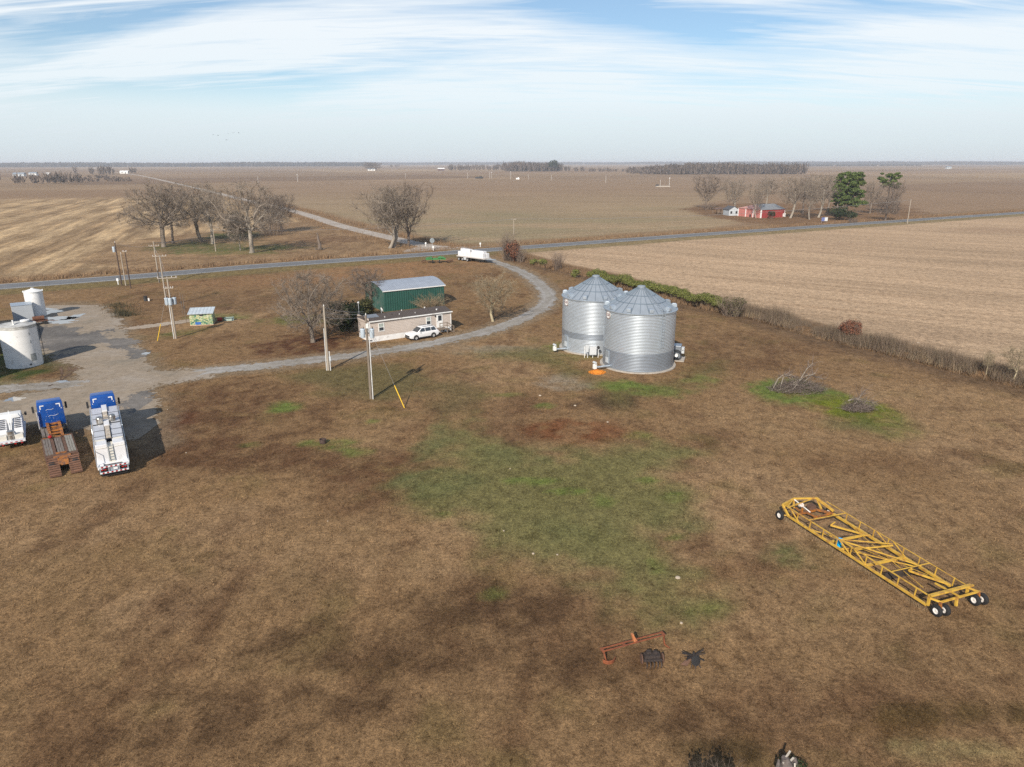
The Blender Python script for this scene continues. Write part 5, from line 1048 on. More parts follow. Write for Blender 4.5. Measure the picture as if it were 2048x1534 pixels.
def tractor(loc, rz, label, roof=3.3, scuffs=True):
    """long-nosed highway tractor seen from behind; +Y is forward, the cab back stands at y = 0"""
    t = thing('semi_truck', label, 'truck', (*loc, 0), rz, 'blue highway trucks'); t.scale = (.86, 1, 1)
    c = MB(); w = 1.18
    c.add([(-w, 0, 1.05), (w, 0, 1.05), (w, 0, roof - .12), (-w, 0, roof - .12), (-w, 2.3, 1.05), (w, 2.3, 1.05), (w * .96, 2.1, roof - .55), (-w * .96, 2.1, roof - .55), (-w * .93, .10, roof), (w * .93, .10, roof), (w * .90, 1.25, roof - .02), (-w * .90, 1.25, roof - .02)],
          [(0, 1, 2, 3), (3, 2, 9, 8), (8, 9, 10, 11), (11, 10, 6, 7), (7, 6, 5, 4), (0, 4, 5, 1), (1, 5, 6, 10, 9, 2), (0, 3, 8, 11, 7, 4)])
    cab = c.build('cab', BLUE, t, bevel=.07, auto=40)
    MB().add([(-.95, 2.13, 2.62), (.95, 2.13, 2.62), (1.02, 2.32, 1.95), (-1.02, 2.32, 1.95)], [(3, 2, 1, 0)]).build('windshield', GLASS, cab)
    for s in (-1, 1): MB().box(s * (w + .005), 1.55, 2.2, .03, .75, .62).build('side_window', GLASS, cab)
    h = MB(); h.xprism([(2.31, .75), (4.55, .75), (4.6, 1.45), (4.35, 1.75), (2.31, 1.95)], -.82, .82); h.build('hood', BLUE, t, bevel=.08, auto=40)
    for s in (-1, 1): MB().xprism([(2.7, .85), (2.95, 1.30), (3.5, 1.45), (4.1, 1.3), (4.35, .85)], s * 1.0 - .2, s * 1.0 + .2).build('fender', BLUE, t, bevel=.04)
    MB().box(0, 4.72, .58, 2.3, .2, .4).build('bumper', CHROME, t, bevel=.03); MB().box(0, 4.6, 1.2, 1.3, .06, .8).build('grille', CHROME, t)
    for s in (-1, 1):
        MB().box(s * 1.02, 4.5, 1.0, .3, .12, .22).build('headlight', TAPE, t)
        m = MB(); m.beam((s * 1.18, 1.95, 2.1), (s * 1.5, 2.05, 2.2), .04).box(s * 1.52, 2.05, 2.25, .2, .14, .62); m.build('mirror', DARK, t, bevel=.02)
        l = MB(); x0 = s * .88; l.box(x0 - s * .16, -.015, roof - .28, .36, .01, .09).box(x0, -.018, roof - .42, .09, .01, .34); l.build('reflective_mark', TAPE, cab)
        MB().tube((s * (w + .08), -.15, 1.0), (s * (w + .08), -.15, 2.6 if s < 0 else 1.4), .07, n=10).build('exhaust', CHROME if s < 0 else DARK, t, True)
        MB().box(s * .98, -.02, roof - .72, .07, .03, .07).build('marker_lamp', TAPE, cab)
    if scuffs:
        k = MB()
        for a, b, zz in ((-.42, .28, roof - .75), (-.3, .55, roof - 1.35)):
            P = [(a + (b - a) * i / 6, -.014, zz + .05 * math.sin(i * 1.1) + .09 * i / 6) for i in range(7)]
            for p, q in zip(P[:-1], P[1:]): k.beam(p, q, .03)
        for i in range(16): k.box(RNG.uniform(-.8, .8), -.014, RNG.uniform(1.15, roof - .9), .035, .008, .035)
        k.build('paint_scrape', mat('bare_scrape', (.50, .55, .62), .6), cab)
    f = MB()
    for s in (-1, 1): f.box(s * .42, .5, .82, .1, 7.6, .26)
    f.box(0, -3.2, .82, 1.0, .1, .24).box(0, -.9, .82, .9, .1, .2); f.build('frame', FRAME, t)
    MB().lathe([(.5, 0), (.5, .09), (.01, .1)], 18, (0, -2.0, 1.02)).build('fifth_wheel', FRAME, t); MB().box2(-1.1, 1.1, -.42, -.06, .78, .98).build('deck_plate', STEEL, t)
    for s in (-1, 1):
        k = MB(); k.tube((s * .95, .1, .72), (s * .95, 1.7, .72), .32, n=16); k.build('fuel_tank', STEEL, t, True)
        wheel(t, s * 1.02, 3.55, .5, .3)
        for y in (-1.35, -2.65): wheel(t, s * .95, y, .5, .56, rim=mat('dull_rim', (.35, .34, .33), .5, .4))
    return t
def heading(x0, y0, x1, y1): return math.atan2(-(x1 - x0), y1 - y0)
RZT = R(31)
def fw(x, y, rz, d): return (x - math.sin(rz) * d, y + math.cos(rz) * d)
tr = (-31.55, 51.75)
tractor(fw(*tr, RZT, 12.0), RZT, 'blue highway truck coupled to the white seed tender trailer, white corner marks on its cab', 3.6, False)
SEEDW = mat('white_panel', (.72, .72, .73), .42, var=.06, scale=2, dirt=(.5, .49, .47), dirt_amt=.2); PLATE = mat('pale_plate', (.60, .61, .64), .45, .2, var=.08); CREAM = mat('cream_panel', (.66, .63, .56), .55, var=.06); SEAM = mat('dark_seam', (.05, .05, .055), .7)
TANP = mat('tan_housing', (.52, .46, .38), .6, var=.3, scale=9, dirt=(.22, .17, .12), dirt_amt=.5, dirt_scale=6)
def hazard(o, w, z, y, n=13, hgt=.1):
    a, b = MB(), MB()
    for i in range(n): (a if i % 2 else b).box(-w / 2 + w * (i + .5) / n, y, z, w / n, .012, hgt)
    a.build('red_tape', RED_L, o); b.build('white_tape', TAPE, o)
t = thing('tender_trailer', 'long white seed tender trailer parked behind the blue truck, steel drums on its top walkway', 'trailer', (*tr, 0), RZT); t.scale = (.87, 1, 1)
b = MB()
for s in (-1, 1): b.xprism([(1.05, 1.0), (11.3, 1.0), (11.3, 2.62), (1.05, 2.62)], s * .72 - .48, s * .72 + .48)
b.box2(-1.2, 1.2, .9, 11.6, .95, 1.06); b.build('bin', SEEDW, t, bevel=.05)
lid = MB(); sm = MB()
cuts = [(2.36, 3.0), (3.09, 4.48), (4.57, 6.1), (6.5, 7.86), (7.95, 9.28), (9.37, 11.2)]; sm.box2(-1.16, 1.16, 2.3, 11.25, 2.60, 2.632)
for s in (-1, 1):
    for y0, y1 in cuts: lid.slab((s * .72 - .46, y0, 2.66), (s * .72 + .46, y0, 2.66), (s * .72 + .46, y1, 2.66), (s * .72 - .46, y1, 2.66), .035)
    for i in range(34): sm.box(s * 1.13, 1.4 + i * .29, 2.645, .12, .03, .03)
for yy in (3.04, 4.52, 7.9, 9.32, 2.3): sm.box2(-1.17, 1.17, yy - .05, yy + .05, 2.655, 2.672)
for s in (-1, 1): sm.box2(s * .25 - .03, s * .25 + .03, 2.3, 11.2, 2.655, 2.670)
lid.build('lid', PLATE, t); sm.build('latch', SEAM, t)
e = MB()
for s in (-1, 1): e.slab((s * .74 - .42, 1.02, 2.35), (s * .74 + .42, 1.02, 2.35), (s * .74 + .42, 2.25, 2.68), (s * .74 - .42, 2.25, 2.68), .04)
e.build('end_panel', CREAM, t)
c = MB(); c.box2(-.23, .23, 2.3, 11.4, 2.62, 2.66); cv = c.build('walkway', TANP, t)
q = MB()
for y0, y1, z in ((2.5, 3.0, .10), (3.1, 3.6, .12), (3.7, 4.2, .10), (4.3, 4.8, .13), (4.9, 5.4, .1), (8.5, 9.0, .12), (9.1, 9.5, .1)): q.box2(-.19, .19, y0, y1, 2.66, 2.66 + z)
q.build('motor_housing', TANP, cv, bevel=.02); MB().box2(-.24, .24, 5.55, 7.1, 2.66, 2.80).build('conveyor_cover', SEEDW, cv, bevel=.02); MB().box2(-.24, .24, 9.7, 11.5, 2.66, 2.82).build('conveyor_cover', SEEDW, cv, bevel=.02); MB().box2(-.235, .235, 1.05, 2.3, 2.3, 2.36).build('walkway_end', CREAM, cv)
for s in (-1, 1): MB().lathe([(.30, 0), (.31, .05), (.30, .1), (.30, .5), (.31, .52), (.27, .6), (.1, .64), (.01, .64)], 20, (s * .55, 6.75 + s * .1, 2.62)).build('drum', STEEL, t, True)
MB().box2(-.24, .24, 1.04, 1.09, 1.06, 2.35).build('rear_plate', CREAM, t)
l = MB()
for s in (-1, 1): l.beam((s * .2, .98, 1.2), (s * .2, 1.02, 2.6), .04)
for i in range(6): l.beam((-.2, .99, 1.3 + i * .24), (.2, .99, 1.3 + i * .24), .03)
l.build('ladder', GALV_L, t)
for s in (-1, 1):
    P = [(s * 1.3, .5, 1.0), (s * 1.3, .55, 2.2), (s * 1.3, 5.2, 2.25), (s * 1.3, 5.4, 2.6), (s * 1.3, 11.2, 2.6), (s * 1.3, 11.3, 1.1)]; k = MB(); k.path(P, [.035] * 6, 6)
    for y in (2.2, 3.8, 7.2, 9.2): k.beam((s * 1.22, y, 1.0), (s * 1.3, y, 2.25 if y < 5 else 2.6), .03)
    k.build('hand_rail', GALV_L, t)
    MB().xprism([(.5, .75), (.65, 1.12), (3.6, 1.12), (3.75, .75)], s * 1.02 - .26, s * 1.02 + .26).build('fender', SEEDW, t, bevel=.03)
    for y in (1.3, 2.65): wheel(t, s * .95, y, .5, .56)
    MB().box(s * .6, 9.3, .55, .14, .14, 1.0).build('landing_leg', DARK, t)
f = MB(); f.box(0, .30, 1.02, 2.42, .12, .16).box(0, .25, .55, 2.35, .1, .14)
for xx in (-1.12, -.42, .42, 1.12): f.box(xx, .27, .78, .1, .08, .42)
f.box(0, .31, .78, .84, .03, .3); fo = f.build('bumper_frame', GALV_L, t); hazard(fo, 2.4, 1.03, .232); hazard(fo, 2.3, .56, .192)
for xx in (-.95, -.7, .7, .95): MB().box(xx, .22, .82, .16, .04, .1).build('tail_lamp', RED_L, t)
MB().box(.12, .22, .8, .34, .02, .17).build('number_plate', TAPE, t); MB().box(0, .45, .45, 2.1, .04, .55).build('mud_flap', BLACK, t)
fr = MB()
for s in (-1, 1): fr.box(s * .45, 5.9, .85, .14, 11.0, .22)
fr.build('chassis', FRAME, t)
# --- lowboy
RZL = R(35.6); tl = (-35.75, 52.25)
tractor(fw(*tl, RZL, 10.6), RZL, 'blue highway truck with scraped paint coupled to the rusty lowboy trailer', 3.35)
PLANK = mat('weathered_planks', (.185, .160, .140), .9, var=.35, scale=2.2, stretch=(5, .5, 1), dirt=(.09, .06, .05), dirt_amt=.35); PLANK2 = mat('pale_planks', (.25, .235, .205), .9, var=.3, scale=2.2, stretch=(5, .5, 1), dirt=(.12, .09, .07), dirt_amt=.3)
ORNG = mat('rusting_orange', (.46, .165, .022), .65, var=.25, dirt=(.12, .06, .038), dirt_amt=.8, dirt_scale=2.6); RUSTB = mat('rust_brown_steel', (.125, .068, .045), .85, var=.35, scale=4)
t = thing('lowboy_trailer', 'rusty orange lowboy equipment trailer with plank deck and slatted loading ramps', 'trailer', (*tl, 0), RZL); t.scale = (.88, 1, 1)
for x0, x1, m_ in ((-1.25, -.62, PLANK), (-.28, .32, PLANK), (.62, 1.25, PLANK2)):
    d = MB()
    for i in range(3): w_ = (x1 - x0) / 3; d.box2(x0 + i * w_ + .012, x0 + (i + 1) * w_ - .012, 3.3, 7.7, .84, .92)
    d.build('plank_deck', m_, t)
for xx in (-1.30, -.48, .48, 1.30): MB().box(xx, 4.9, .78, .10 if abs(xx) > 1 else .26, 6.2, .24).build('deck_beam', RUSTB, t)
MB().box2(-1.2, 1.2, 7.62, 7.8, .55, .95).build('front_beam', ORNG, t); MB().box2(-1.28, 1.28, 2.55, 2.95, .62, .95).build('axle_beam', RUSTB, t); MB().box2(-.45, .45, 3.0, 3.25, .86, 1.0).build('cross_member', ORNG, t)
g = MB()
for s in (-1, 1): g.xprism([(7.75, .7), (7.75, 1.0), (8.3, 1.35), (10.8, 1.45), (10.8, 1.2), (8.5, 1.1)], s * .52 - .13, s * .52 + .13)
for y in (8.1, 8.5, 9.0, 9.6): g.box(0, y, 1.12 if y < 8.3 else 1.25, .9, .12, .14)
g.box(0, 10.6, 1.3, 1.2, .5, .14); g.build('gooseneck', ORNG, t, bevel=.02)
for s in (-1, -.68): MB().box(s * 1.05, 8.75, 1.1, .26, 1.9, .2).build('plank_rack', PLANK, t)
MB().ball((-.55, 7.55, 1.05), .2, 5, .7).build('red_strap', RED_L, t)
for s in (-1, 1):
    for y in (1.55, 2.35, 3.05): wheel(t, s * .93, y, .42, .5, rim=STEEL)
    r_ = MB(); r_.slab((s * .82 - .46, .05, .12), (s * .82 + .46, .05, .12), (s * .82 + .46, 2.0, .92), (s * .82 - .46, 2.0, .92), .08)
    ro = r_.build('ramp', RUSTB, t); k = MB()
    for i in range(8): y = .15 + i * .25; k.box(s * .82, y, .20 + (y - .05) * .41, .92, .10, .10)
    k.build('ramp_slat', mat('ramp_rust', (.20, .105, .068), .85, var=.3), ro)
b = MB(); b.box2(-.42, .42, 1.35, 1.95, .62, .94).xprism([(1.2, .55), (1.35, .94), (1.4, .55)], -.42, .42).box2(-.7, .7, 1.9, 2.5, .7, .97); b.build('rear_beam', ORNG, t, bevel=.02)
# --- service truck with drum, at the edge of the view
RZS = R(33); ts = (-43.75, 57.75)
t = thing('service_truck', 'white service truck with louvred body and an upright steel drum on its tail', 'truck', (*ts, 0), RZS); t.scale = (.86, .9, .9)
MB().box2(-1.2, 1.2, 0, 6.0, .72, .92).build('flatbed', PLATE, t, bevel=.02)
for s in (-1, 1):
    b = MB(); b.xprism([(1.15, .92), (3.4, .92), (3.4, 2.15), (2.9, 2.25), (1.3, 1.5)], s * .68 - .42, s * .68 + .42); bo = b.build('body_box', SEEDW, t, bevel=.03)
    k = MB()
    for i in range(6): y = 1.55 + i * .24; k.box(s * .68, y, 1.5 + (y - 1.3) * .47 + .14, .62, .05, .06)
    k.build('louvre', SEAM, bo)
    MB().box(s * .70, .62, 1.12, .72, .66, .46).build('tool_chest', CREAM, t, bevel=.03)
    for y in (1.6,): wheel(t, s * .95, y, .45, .45)
    wheel(t, s * .98, 5.2, .45, .28)
    m = MB(); m.beam((s * 1.05, 4.9, 1.9), (s * 1.35, 5.0, 2.0), .04).box(s * 1.38, 5.0, 2.0, .2, .14, .34); m.build('mirror', DARK, t)
c = MB(); c.xprism([(4.0, .7), (6.9, .7), (6.95, 1.35), (5.9, 1.5), (5.3, 2.35), (4.0, 2.4)], -1.02, 1.02); co = c.build('cab', WHITE, t, bevel=.08, auto=40); MB().add([(-.9, 5.33, 2.27), (.9, 5.33, 2.27), (.95, 5.9, 1.55), (-.95, 5.9, 1.55)], [(0, 3, 2, 1)]).build('windshield', GLASS, co)
MB().lathe([(.30, 0), (.31, .05), (.30, .1), (.30, .4), (.315, .44), (.30, .48), (.30, .8), (.31, .84), (.24, .9), (.01, .92)], 20, (.02, .45, .92)).build('drum', STEEL, t, True)
k = MB(); k.beam((-.1, 3.2, 2.6), (0, 1.0, 1.5), .1).beam((.18, 3.2, 2.6), (.1, 1.0, 1.5), .1).beam((.04, 3.2, 2.65), (.04, 3.4, 3.0), .05); k.build('boom', WHITE, t)
fo = MB().box(0, -.05, .78, 2.4, .1, .16).build('tail_board', PLATE, t); hazard(fo, 2.3, .79, -.106, 11, .07)
for xx in (-.75, .3, .85): MB().box(xx, -.02, .6, .18, .08, .14).build('tail_lamp', RED_L, t)
# --- white sport utility car
def suv(loc, rz, label):
    t = thing('parked_car', label, 'car', (*loc, 0), rz)
    PW = mat('white_car_paint', (.80, .80, .80), .25, var=.02, spec=.6)
    side = [(-2.32, .42), (-2.38, .75), (-2.30, 1.02), (-1.95, 1.08), (.85, 1.06), (1.75, .98), (2.22, .84), (2.36, .62), (2.32, .34), (1.9, .26), (-1.9, .26)]
    b = MB(); b.xprism(side, -.90, .90); body = b.build('body', PW, t, bevel=.09, auto=50)
    gz = [(-2.18, 1.04, .84), (-1.75, 1.62, .66), (-1.2, 1.70, .66), (.0, 1.70, .66), (.35, 1.64, .66), (1.18, 1.03, .84)]
    k = MB(); n = len(gz); k.add([(-w, y, z) for y, z, w in gz] + [(w, y, z) for y, z, w in gz], [(i, i + 1, n + i + 1, n + i) for i in range(n - 1)] + [tuple(range(n - 1, -1, -1)), tuple(range(n, 2 * n))]); k.build('greenhouse', PW, body, bevel=.05, auto=50)
    def pane(nm, P): MB().add(P, [(0, 1, 2, 3)]).build(nm, GLASS, body)
    pane('windshield', [(-.74, 1.14, 1.09), (.74, 1.14, 1.09), (.61, .42, 1.62), (-.61, .42, 1.62)]); pane('rear_window', [(.70, -2.12, 1.14), (-.70, -2.12, 1.14), (-.60, -1.80, 1.58), (.60, -1.80, 1.58)])
    for s in (-1, 1):
        x0, x1 = s * .845, s * .69
        for y0, y1, a, c in ((.92, -.08, .38, -.08), (-.16, -1.02, -.16, -1.05), (-1.1, -1.95, -1.13, -1.66)):
            P = [(x0, y0, 1.10), (x0, y1, 1.10), (x1, c, 1.58), (x1, a, 1.58)]; pane('side_window', P if s > 0 else P[::-1])
        MB().xprism([(-1.0, .24), (.95, .24), (.95, .38), (-1.0, .38)], s * .91 - .02, s * .91 + .02).build('sill', DARK, body)
        MB().box(s * .98, .80, 1.12, .18, .12, .13).build('mirror', PW, t, bevel=.03)
        MB().box(s * .70, 2.24, .72, .34, .16, .14).build('headlight', mat('lamp_glass', (.5, .52, .55), .1, var=.02), body); MB().box(s * .76, -2.33, .86, .2, .08, .26).build('tail_lamp', RED_L, body)
        for y in (1.42, -1.42):
            wheel(t, s * .84, y, .35, .23); a = MB(); a.M = Matrix.Translation((s * .895, y, .35)) @ Matrix.Rotation(R(90), 4, 'Y'); a.lathe([(.36, -.02), (.43, -.02), (.43, .02), (.36, .02)], 20); a.build('wheel_arch', DARK, body)
    MB().box(0, 2.33, .58, 1.2, .08, .24).build('grille', DARK, body); MB().box(0, 2.30, .34, 1.5, .08, .14).build('lower_grille', DARK, body)
    for s in (-1, 1): MB().box(s * .58, -.7, 1.73, .04, 1.7, .04).build('roof_rail', DARK, body)
    return t
cx0, cy0 = -12.9, 99.1
suv((cx0, cy0), heading(-11.6, 99.9, -14.1, 98.0), 'white sport utility car parked in front of the mobile home')
# --- white tank trailer by the road mouth
x0, y0 = at(913, 523); x1, y1 = at(968, 530); rz = heading(x0, y0, x1, y1 + 0)
t = thing('tank_trailer', 'long white twin-tank trailer parked at the highway end of the driveway', 'trailer', (-13.4, 184.6, 0), R(-133))
MB().box2(-1.2, 1.2, 0, 10.2, 1.0, 1.2).build('bed', mat('grey_bed', (.50, .47, .44), .7, var=.15), t)
for s in (-1, 1):
    for y0_, y1_ in ((.5, 5.1), (5.2, 9.6)): MB().xprism([(y0_, 1.2), (y1_, 1.2), (y1_, 2.35), (y0_, 2.35)], s * .62 - .5, s * .62 + .5).build('tank', SEEDW, t, bevel=.06)
    for y in (.9, 2.2, 4.0): wheel(t, s * 1.0, y, .48, .5)
    MB().box(s * 1.05, 3.1, .7, .25, 1.0, .7).build('fender_box', GREYB, t); MB().box(s * .8, 8.2, .5, .12, .12, 1.0).build('landing_leg', DARK, t)
MB().box2(-.55, .55, .9, 4.3, 2.35, 3.0).build('hopper', SEEDW, t, bevel=.05); MB().box2(-.55, .55, 4.9, 9.2, 2.35, 2.85).build('hopper', SEEDW, t, bevel=.05); MB().box2(-.2, .2, 4.3, 4.9, 2.35, 2.7).build('pump', DARK, t)
g = MB(); g.slab((-.5, 10.2, 1.05), (.5, 10.2, 1.05), (.35, 12.6, 1.15), (-.35, 12.6, 1.15), .15); g.build('gooseneck', GALV_L, t)
# --- folded green implement with rusty discs
JG = mat('implement_green', (.05, .23, .06), .5, var=.25, dirt=(.12, .12, .06), dirt_amt=.35); YEL = mat('wheel_yellow', (.62, .50, .18), .6)
t = thing('field_implement', 'folded green farm implement with rusty ends on the brown grass near the highway', 'farm implement', (*at(872, 525), 0), R(8))
f = MB()
for y in (-1.0, 0, 1.0): f.box(0, y, .95, 5.0, .18, .18)
for x in (-2.4, -1.2, 0, 1.2, 2.4): f.box(x, 0, .98, .18, 2.2, .16)
f.box(-1.6, 0, 1.2, 1.4, 2.0, .15).box(1.3, .1, 1.25, 1.6, 1.9, .15).beam((-2.4, -1, 1.0), (-1.0, 0, 1.6), .14).beam((2.4, -1, 1.0), (1.0, 0, 1.6), .14); f.build('frame', JG, t)
k = MB()
for i in range(9): k.tube((-3.5 + i * .12, -.6 + i * .15, .5), (-3.45 + i * .12, -.6 + i * .15, .5), .32, n=10)
for i in range(12): k.tube((2.7 + i * .14, -.9 + i * .13, .42), (2.76 + i * .14, -.9 + i * .13, .42), .34, n=10)
k.beam((-3.6, -.7, .5), (-2.4, .7, .6), .1).beam((2.5, -1.0, .45), (4.4, .8, .45), .1); k.build('disc_gang', RUSTB, t)
for x in (-.8, .9): wheel(t, x, -1.15, .42, .3, rim=YEL if x > 0 else DARK)
# ------------------------------------------------------------------ yellow land plane
YP = mat('rusting_yellow', (.60, .37, .055), .55, var=.15, scale=2, dirt=(.30, .13, .04), dirt_amt=.46, dirt_scale=2.2)
o0 = Vector((19.24, 44.6)); e1 = Vector((.347, -.938)); L = 11.15; Wd = 2.92; ZS = .86
t = thing('land_plane', 'long yellow land plane frame on small white-hubbed wheels, alone on the brown grass', 'farm implement', (o0.x, o0.y, 0), math.atan2(e1.y, e1.x)); t.scale = (1, 1, ZS)
# local x runs towards the paired wheels, local y towards the field
WL = lambda x: Wd + .25 * (1 - x / L)
MB().beam((0, 0, .48), (L, 0, .45), .125, .14).build('lower_beam', YP, t); MB().beam((.75, WL(.75), .48), (L - .9, WL(L), .45), .14, .16).build('lower_beam', YP, t)
MB().beam((-.2, .0, 1.22), (L + .15, .0, 1.18), .06, .07).build('upper_rail', YP, t); MB().beam((.2, WL(0), 1.2), (L + .1, WL(L), 1.15), .035, .045).build('upper_rail', YP, t)
for i in range(9):
    x = .9 + i * 1.18; MB().beam((x, 0, .5), (x + .06, 0, 1.2), .055).build('upright', YP, t)
    if i > 0: MB().beam((x, WL(x), .5), (x + .06, WL(x), 1.18), .05).build('upright', YP, t)
for x0, x1 in ((4.6, 5.7), (5.8, 6.9), (.2, 1.1)): MB().beam((x0, 0, 1.2), (x1, 0, .5), .06).build('side_brace', YP, t)
for x0, x1 in ((4.7, 5.9), (6.0, 7.1)): MB().beam((x0, WL(x0), 1.18), (x1, WL(x1), .5), .05).build('side_brace', YP, t)
for x, m_, z in ((3.9, .14, .5), (6.9, .15, .5), (1.9, .05, 1.18), (8.6, .05, 1.16)): MB().beam((x, 0, z), (x + .1, WL(x), z), m_).build('cross_beam', YP, t)
for p, q, m_ in (((4.6, .0, 1.15), (8.2, WL(8), .6), .07), ((4.9, 0, .6), (8.0, WL(8) - .4, .55), .06), ((2.3, 1.6, .62), (4.2, WL(4), .5), .11), ((2.3, 1.6, .62), (2.5, 1.75, 1.0), .07), ((4.6, 0, 1.18), (6.0, WL(6), .95), .06), ((5.2, .9, .5), (6.2, WL(6) - .2, 1.0), .08), ((4.3, .6, .5), (5.0, .1, .5), .06), ((8.3, 1.9, .55), (10.2, WL(10), .5), .11), ((8.3, 1.9, .55), (8.45, 1.9, .8), .12), ((4.9, 0, .55), (5.9, 1.2, 1.05), .05), ((2.0, 0, .5), (3.4, .7, .52), .05), ((2.0, WL(2), .5), (9.9, 1.2, .52), .035), ((3.0, .5, .5), (9.0, 2.6, .52), .025)):
    MB().beam(p, q, m_).build('diagonal', YP, t)
b = MB(); b.slab((8.1, .25, .02), (8.2, WL(8) - .2, .02), (8.2, WL(8) - .2, .62), (8.1, .25, .62), .04); b.build('scraper_blade', mat('dark_blade', (.045, .035, .03), .7, var=.3), t)
b = MB(); b.slab((3.5, 1.5, .02), (3.8, 2.6, .02), (3.8, 2.6, .42), (3.5, 1.5, .42), .04); b.build('scraper_blade', mat('dark_blade_far', (.05, .04, .03), .7, var=.3), t)
h = MB(); h.beam((L + .1, -.02, .5), (L + .1, -.02, 1.25), .12).beam((L + .05, WL(L) + .1, .5), (L + .05, WL(L) + .1, 1.2), .12)
h.beam((L + .1, -.1, 1.25), (L + .1, WL(L) + .2, 1.2), .11).beam((L + .25, -.1, 1.32), (L + .25, WL(L) + .2, 1.27), .10); h.build('end_frame', YP, t)
MB().beam((L + .50, .35, .92), (L + .50, WL(L) + .45, .92), .10).build('rear_axle_beam', YP, t); MB().beam((L + .05, -.02, 1.05), (L + .50, .4, .92), .10).build('rear_arm', YP, t); MB().beam((L + .05, WL(L), 1.05), (L + .50, WL(L) + .35, .92), .10).build('rear_arm', YP, t); MB().beam((L - 1.0, 1.75, .9), (L + .50, 1.85, .92), .09).build('rear_arm', YP, t)
MB().beam((L + .50, 1.6, .9), (L + .55, 1.6, .35), .12).build('hitch_stub', YP, t)
WH = mat('white_hub', (.78, .76, .72), .5, dirt=(.4, .25, .18), dirt_amt=.3)
def cwheel(x, y, r=.34, w=.20, side=-1):
    o = link('wheel', None); o.parent = t; o.location = (x, y, r / ZS); o.scale = (1, 1, 1 / ZS)
    k = MB(); k.M = Matrix.Rotation(R(90), 4, 'X'); k.lathe([(r * .52, -w / 2), (r * .9, -w / 2), (r, -w * .3), (r, w * .3), (r * .9, w / 2), (r * .52, w / 2), (r * .5, 0), (r * .52, -w / 2)], 24); k.build('tyre', BLACK, o, True)
    k = MB(); k.M = Matrix.Rotation(R(90), 4, 'X'); k.lathe([(.01, -w * .30), (r * .2, -w * .30), (r * .3, -w * .22), (r * .55, -w * .45)], 18).lathe([(r * .55, w * .45), (r * .3, w * .22), (r * .2, w * .34), (.01, w * .34)], 18); k.build('rim', WH, o)
for y in (.35, WL(L) + .35):
    cwheel(L + .55, y - .22); cwheel(L + .63, y + .28)
    MB().beam((L + .50, y, .95), (L + .59, y + .03, .40), .12).build('wheel_fork', ORNG, t); MB().tube((L + .59, y - .2, .39), (L + .59, y + .26, .37), .05).build('axle', DARK, t)
cwheel(-.35, -.35); cwheel(.5, WL(0) + .1); MB().tube((-.35, -.3, .37), (-.1, .0, .45), .05).build('axle', YP, t)
# far end: raised bow with the control linkage inside
f = MB(); f.beam((-.55, -.05, 1.15), (-.9, 1.2, 1.25), .12).beam((-.9, 1.2, 1.28), (-.35, 2.75, 1.3), .12).beam((-.35, 2.75, 1.3), (.95, WL(1), .75), .15).beam((-.15, .1, 1.1), (-.45, 2.8, 1.3), .07).beam((-.55, -.05, 1.15), (.1, 0, .5), .12).beam((-.55, 0, .9), (-.95, 1.1, 1.0), .10).beam((-.1, 0, 1.2), (-.9, 1.2, 1.25), .07)
f.beam((-.35, 2.75, 1.28), (0.1, 2.9, .5), .10).beam((-.9, 1.2, 1.25), (-.75, 1.2, .5), .09); f.build('far_bow', YP, t)
f = MB(); f.beam((.15, .35, .5), (.05, 2.6, .5), .14).beam((.9, 1.5, .5), (.85, 2.95, .5), .12).beam((.05, 2.5, .5), (.95, WL(1), .55), .14).beam((.1, 1.5, .5), (.9, 1.7, .5), .10).beam((-.7, 1.3, .55), (.1, 1.2, .52), .08).beam((.1, 1.15, .5), (.1, 1.15, .95), .10); f.build('inner_frame', ORNG, t)
MB().box(-.15, 2.2, .70, .40, .50, .42).build('engine', RUSTB, t, bevel=.05); MB().tube((-.35, 1.35, .95), (-.2, 1.35, 1.05), .17, n=12).build('hand_wheel', WH, t); MB().beam((-.9, 1.2, 1.25), (.25, 1.75, .55), .06).build('control_rod', WH, t)
# grass left unmown under and along the frame
def fl(x, y): v = e1 * x + Vector((-e1.y, e1.x)) * y; return (o0.x + v.x, o0.y + v.y)
blades('unmown_grass', [fl(-.6, -.05), fl(L, -.05)], 1500, 31, STRAW, .25, .10, .38, .006, .014, lean=.4, keep=.3); blades('unmown_grass', [fl(0, 3.1), fl(L, 2.9)], 1500, 32, WEED, .3, .10, .36, .006, .014, lean=.4, keep=.3); blades('unmown_grass', [fl(0, 1.5), fl(L, 1.5)], 4200, 33, WEED, 1.3, .06, .26, .006, .014, lean=.5, keep=.38)
# blue bucket on the plane
def on_plane(x, y, z): v = e1 * x + Vector((-e1.y, e1.x)) * y; return (o0.x + v.x, o0.y + v.y, z)
pb = on_plane(4.25, .5, .22); BB = mat('blue_plastic', (.0, .40, .80), .4, var=.05)
t2 = thing('blue_bucket', 'bright blue plastic bucket set inside the yellow land plane frame', 'bucket', pb, .2)
MB().lathe([(.01, .0), (.165, 0), (.205, .46), (.225, .46), (.225, .50), (.195, .50), (.155, .03), (.01, .03)], 24).build('pail', BB, t2, True); MB().path([(-.21, 0, .46), (-.22, -.08, .3), (0, -.21, .2), (.22, -.08, .3), (.21, 0, .46)], [.008] * 5, 5).build('handle', DARK, t2)
sh = MB(); sh.box(4.25, .5, .21, .5, .5, .04); sh.build('bucket_shelf', YP, t)
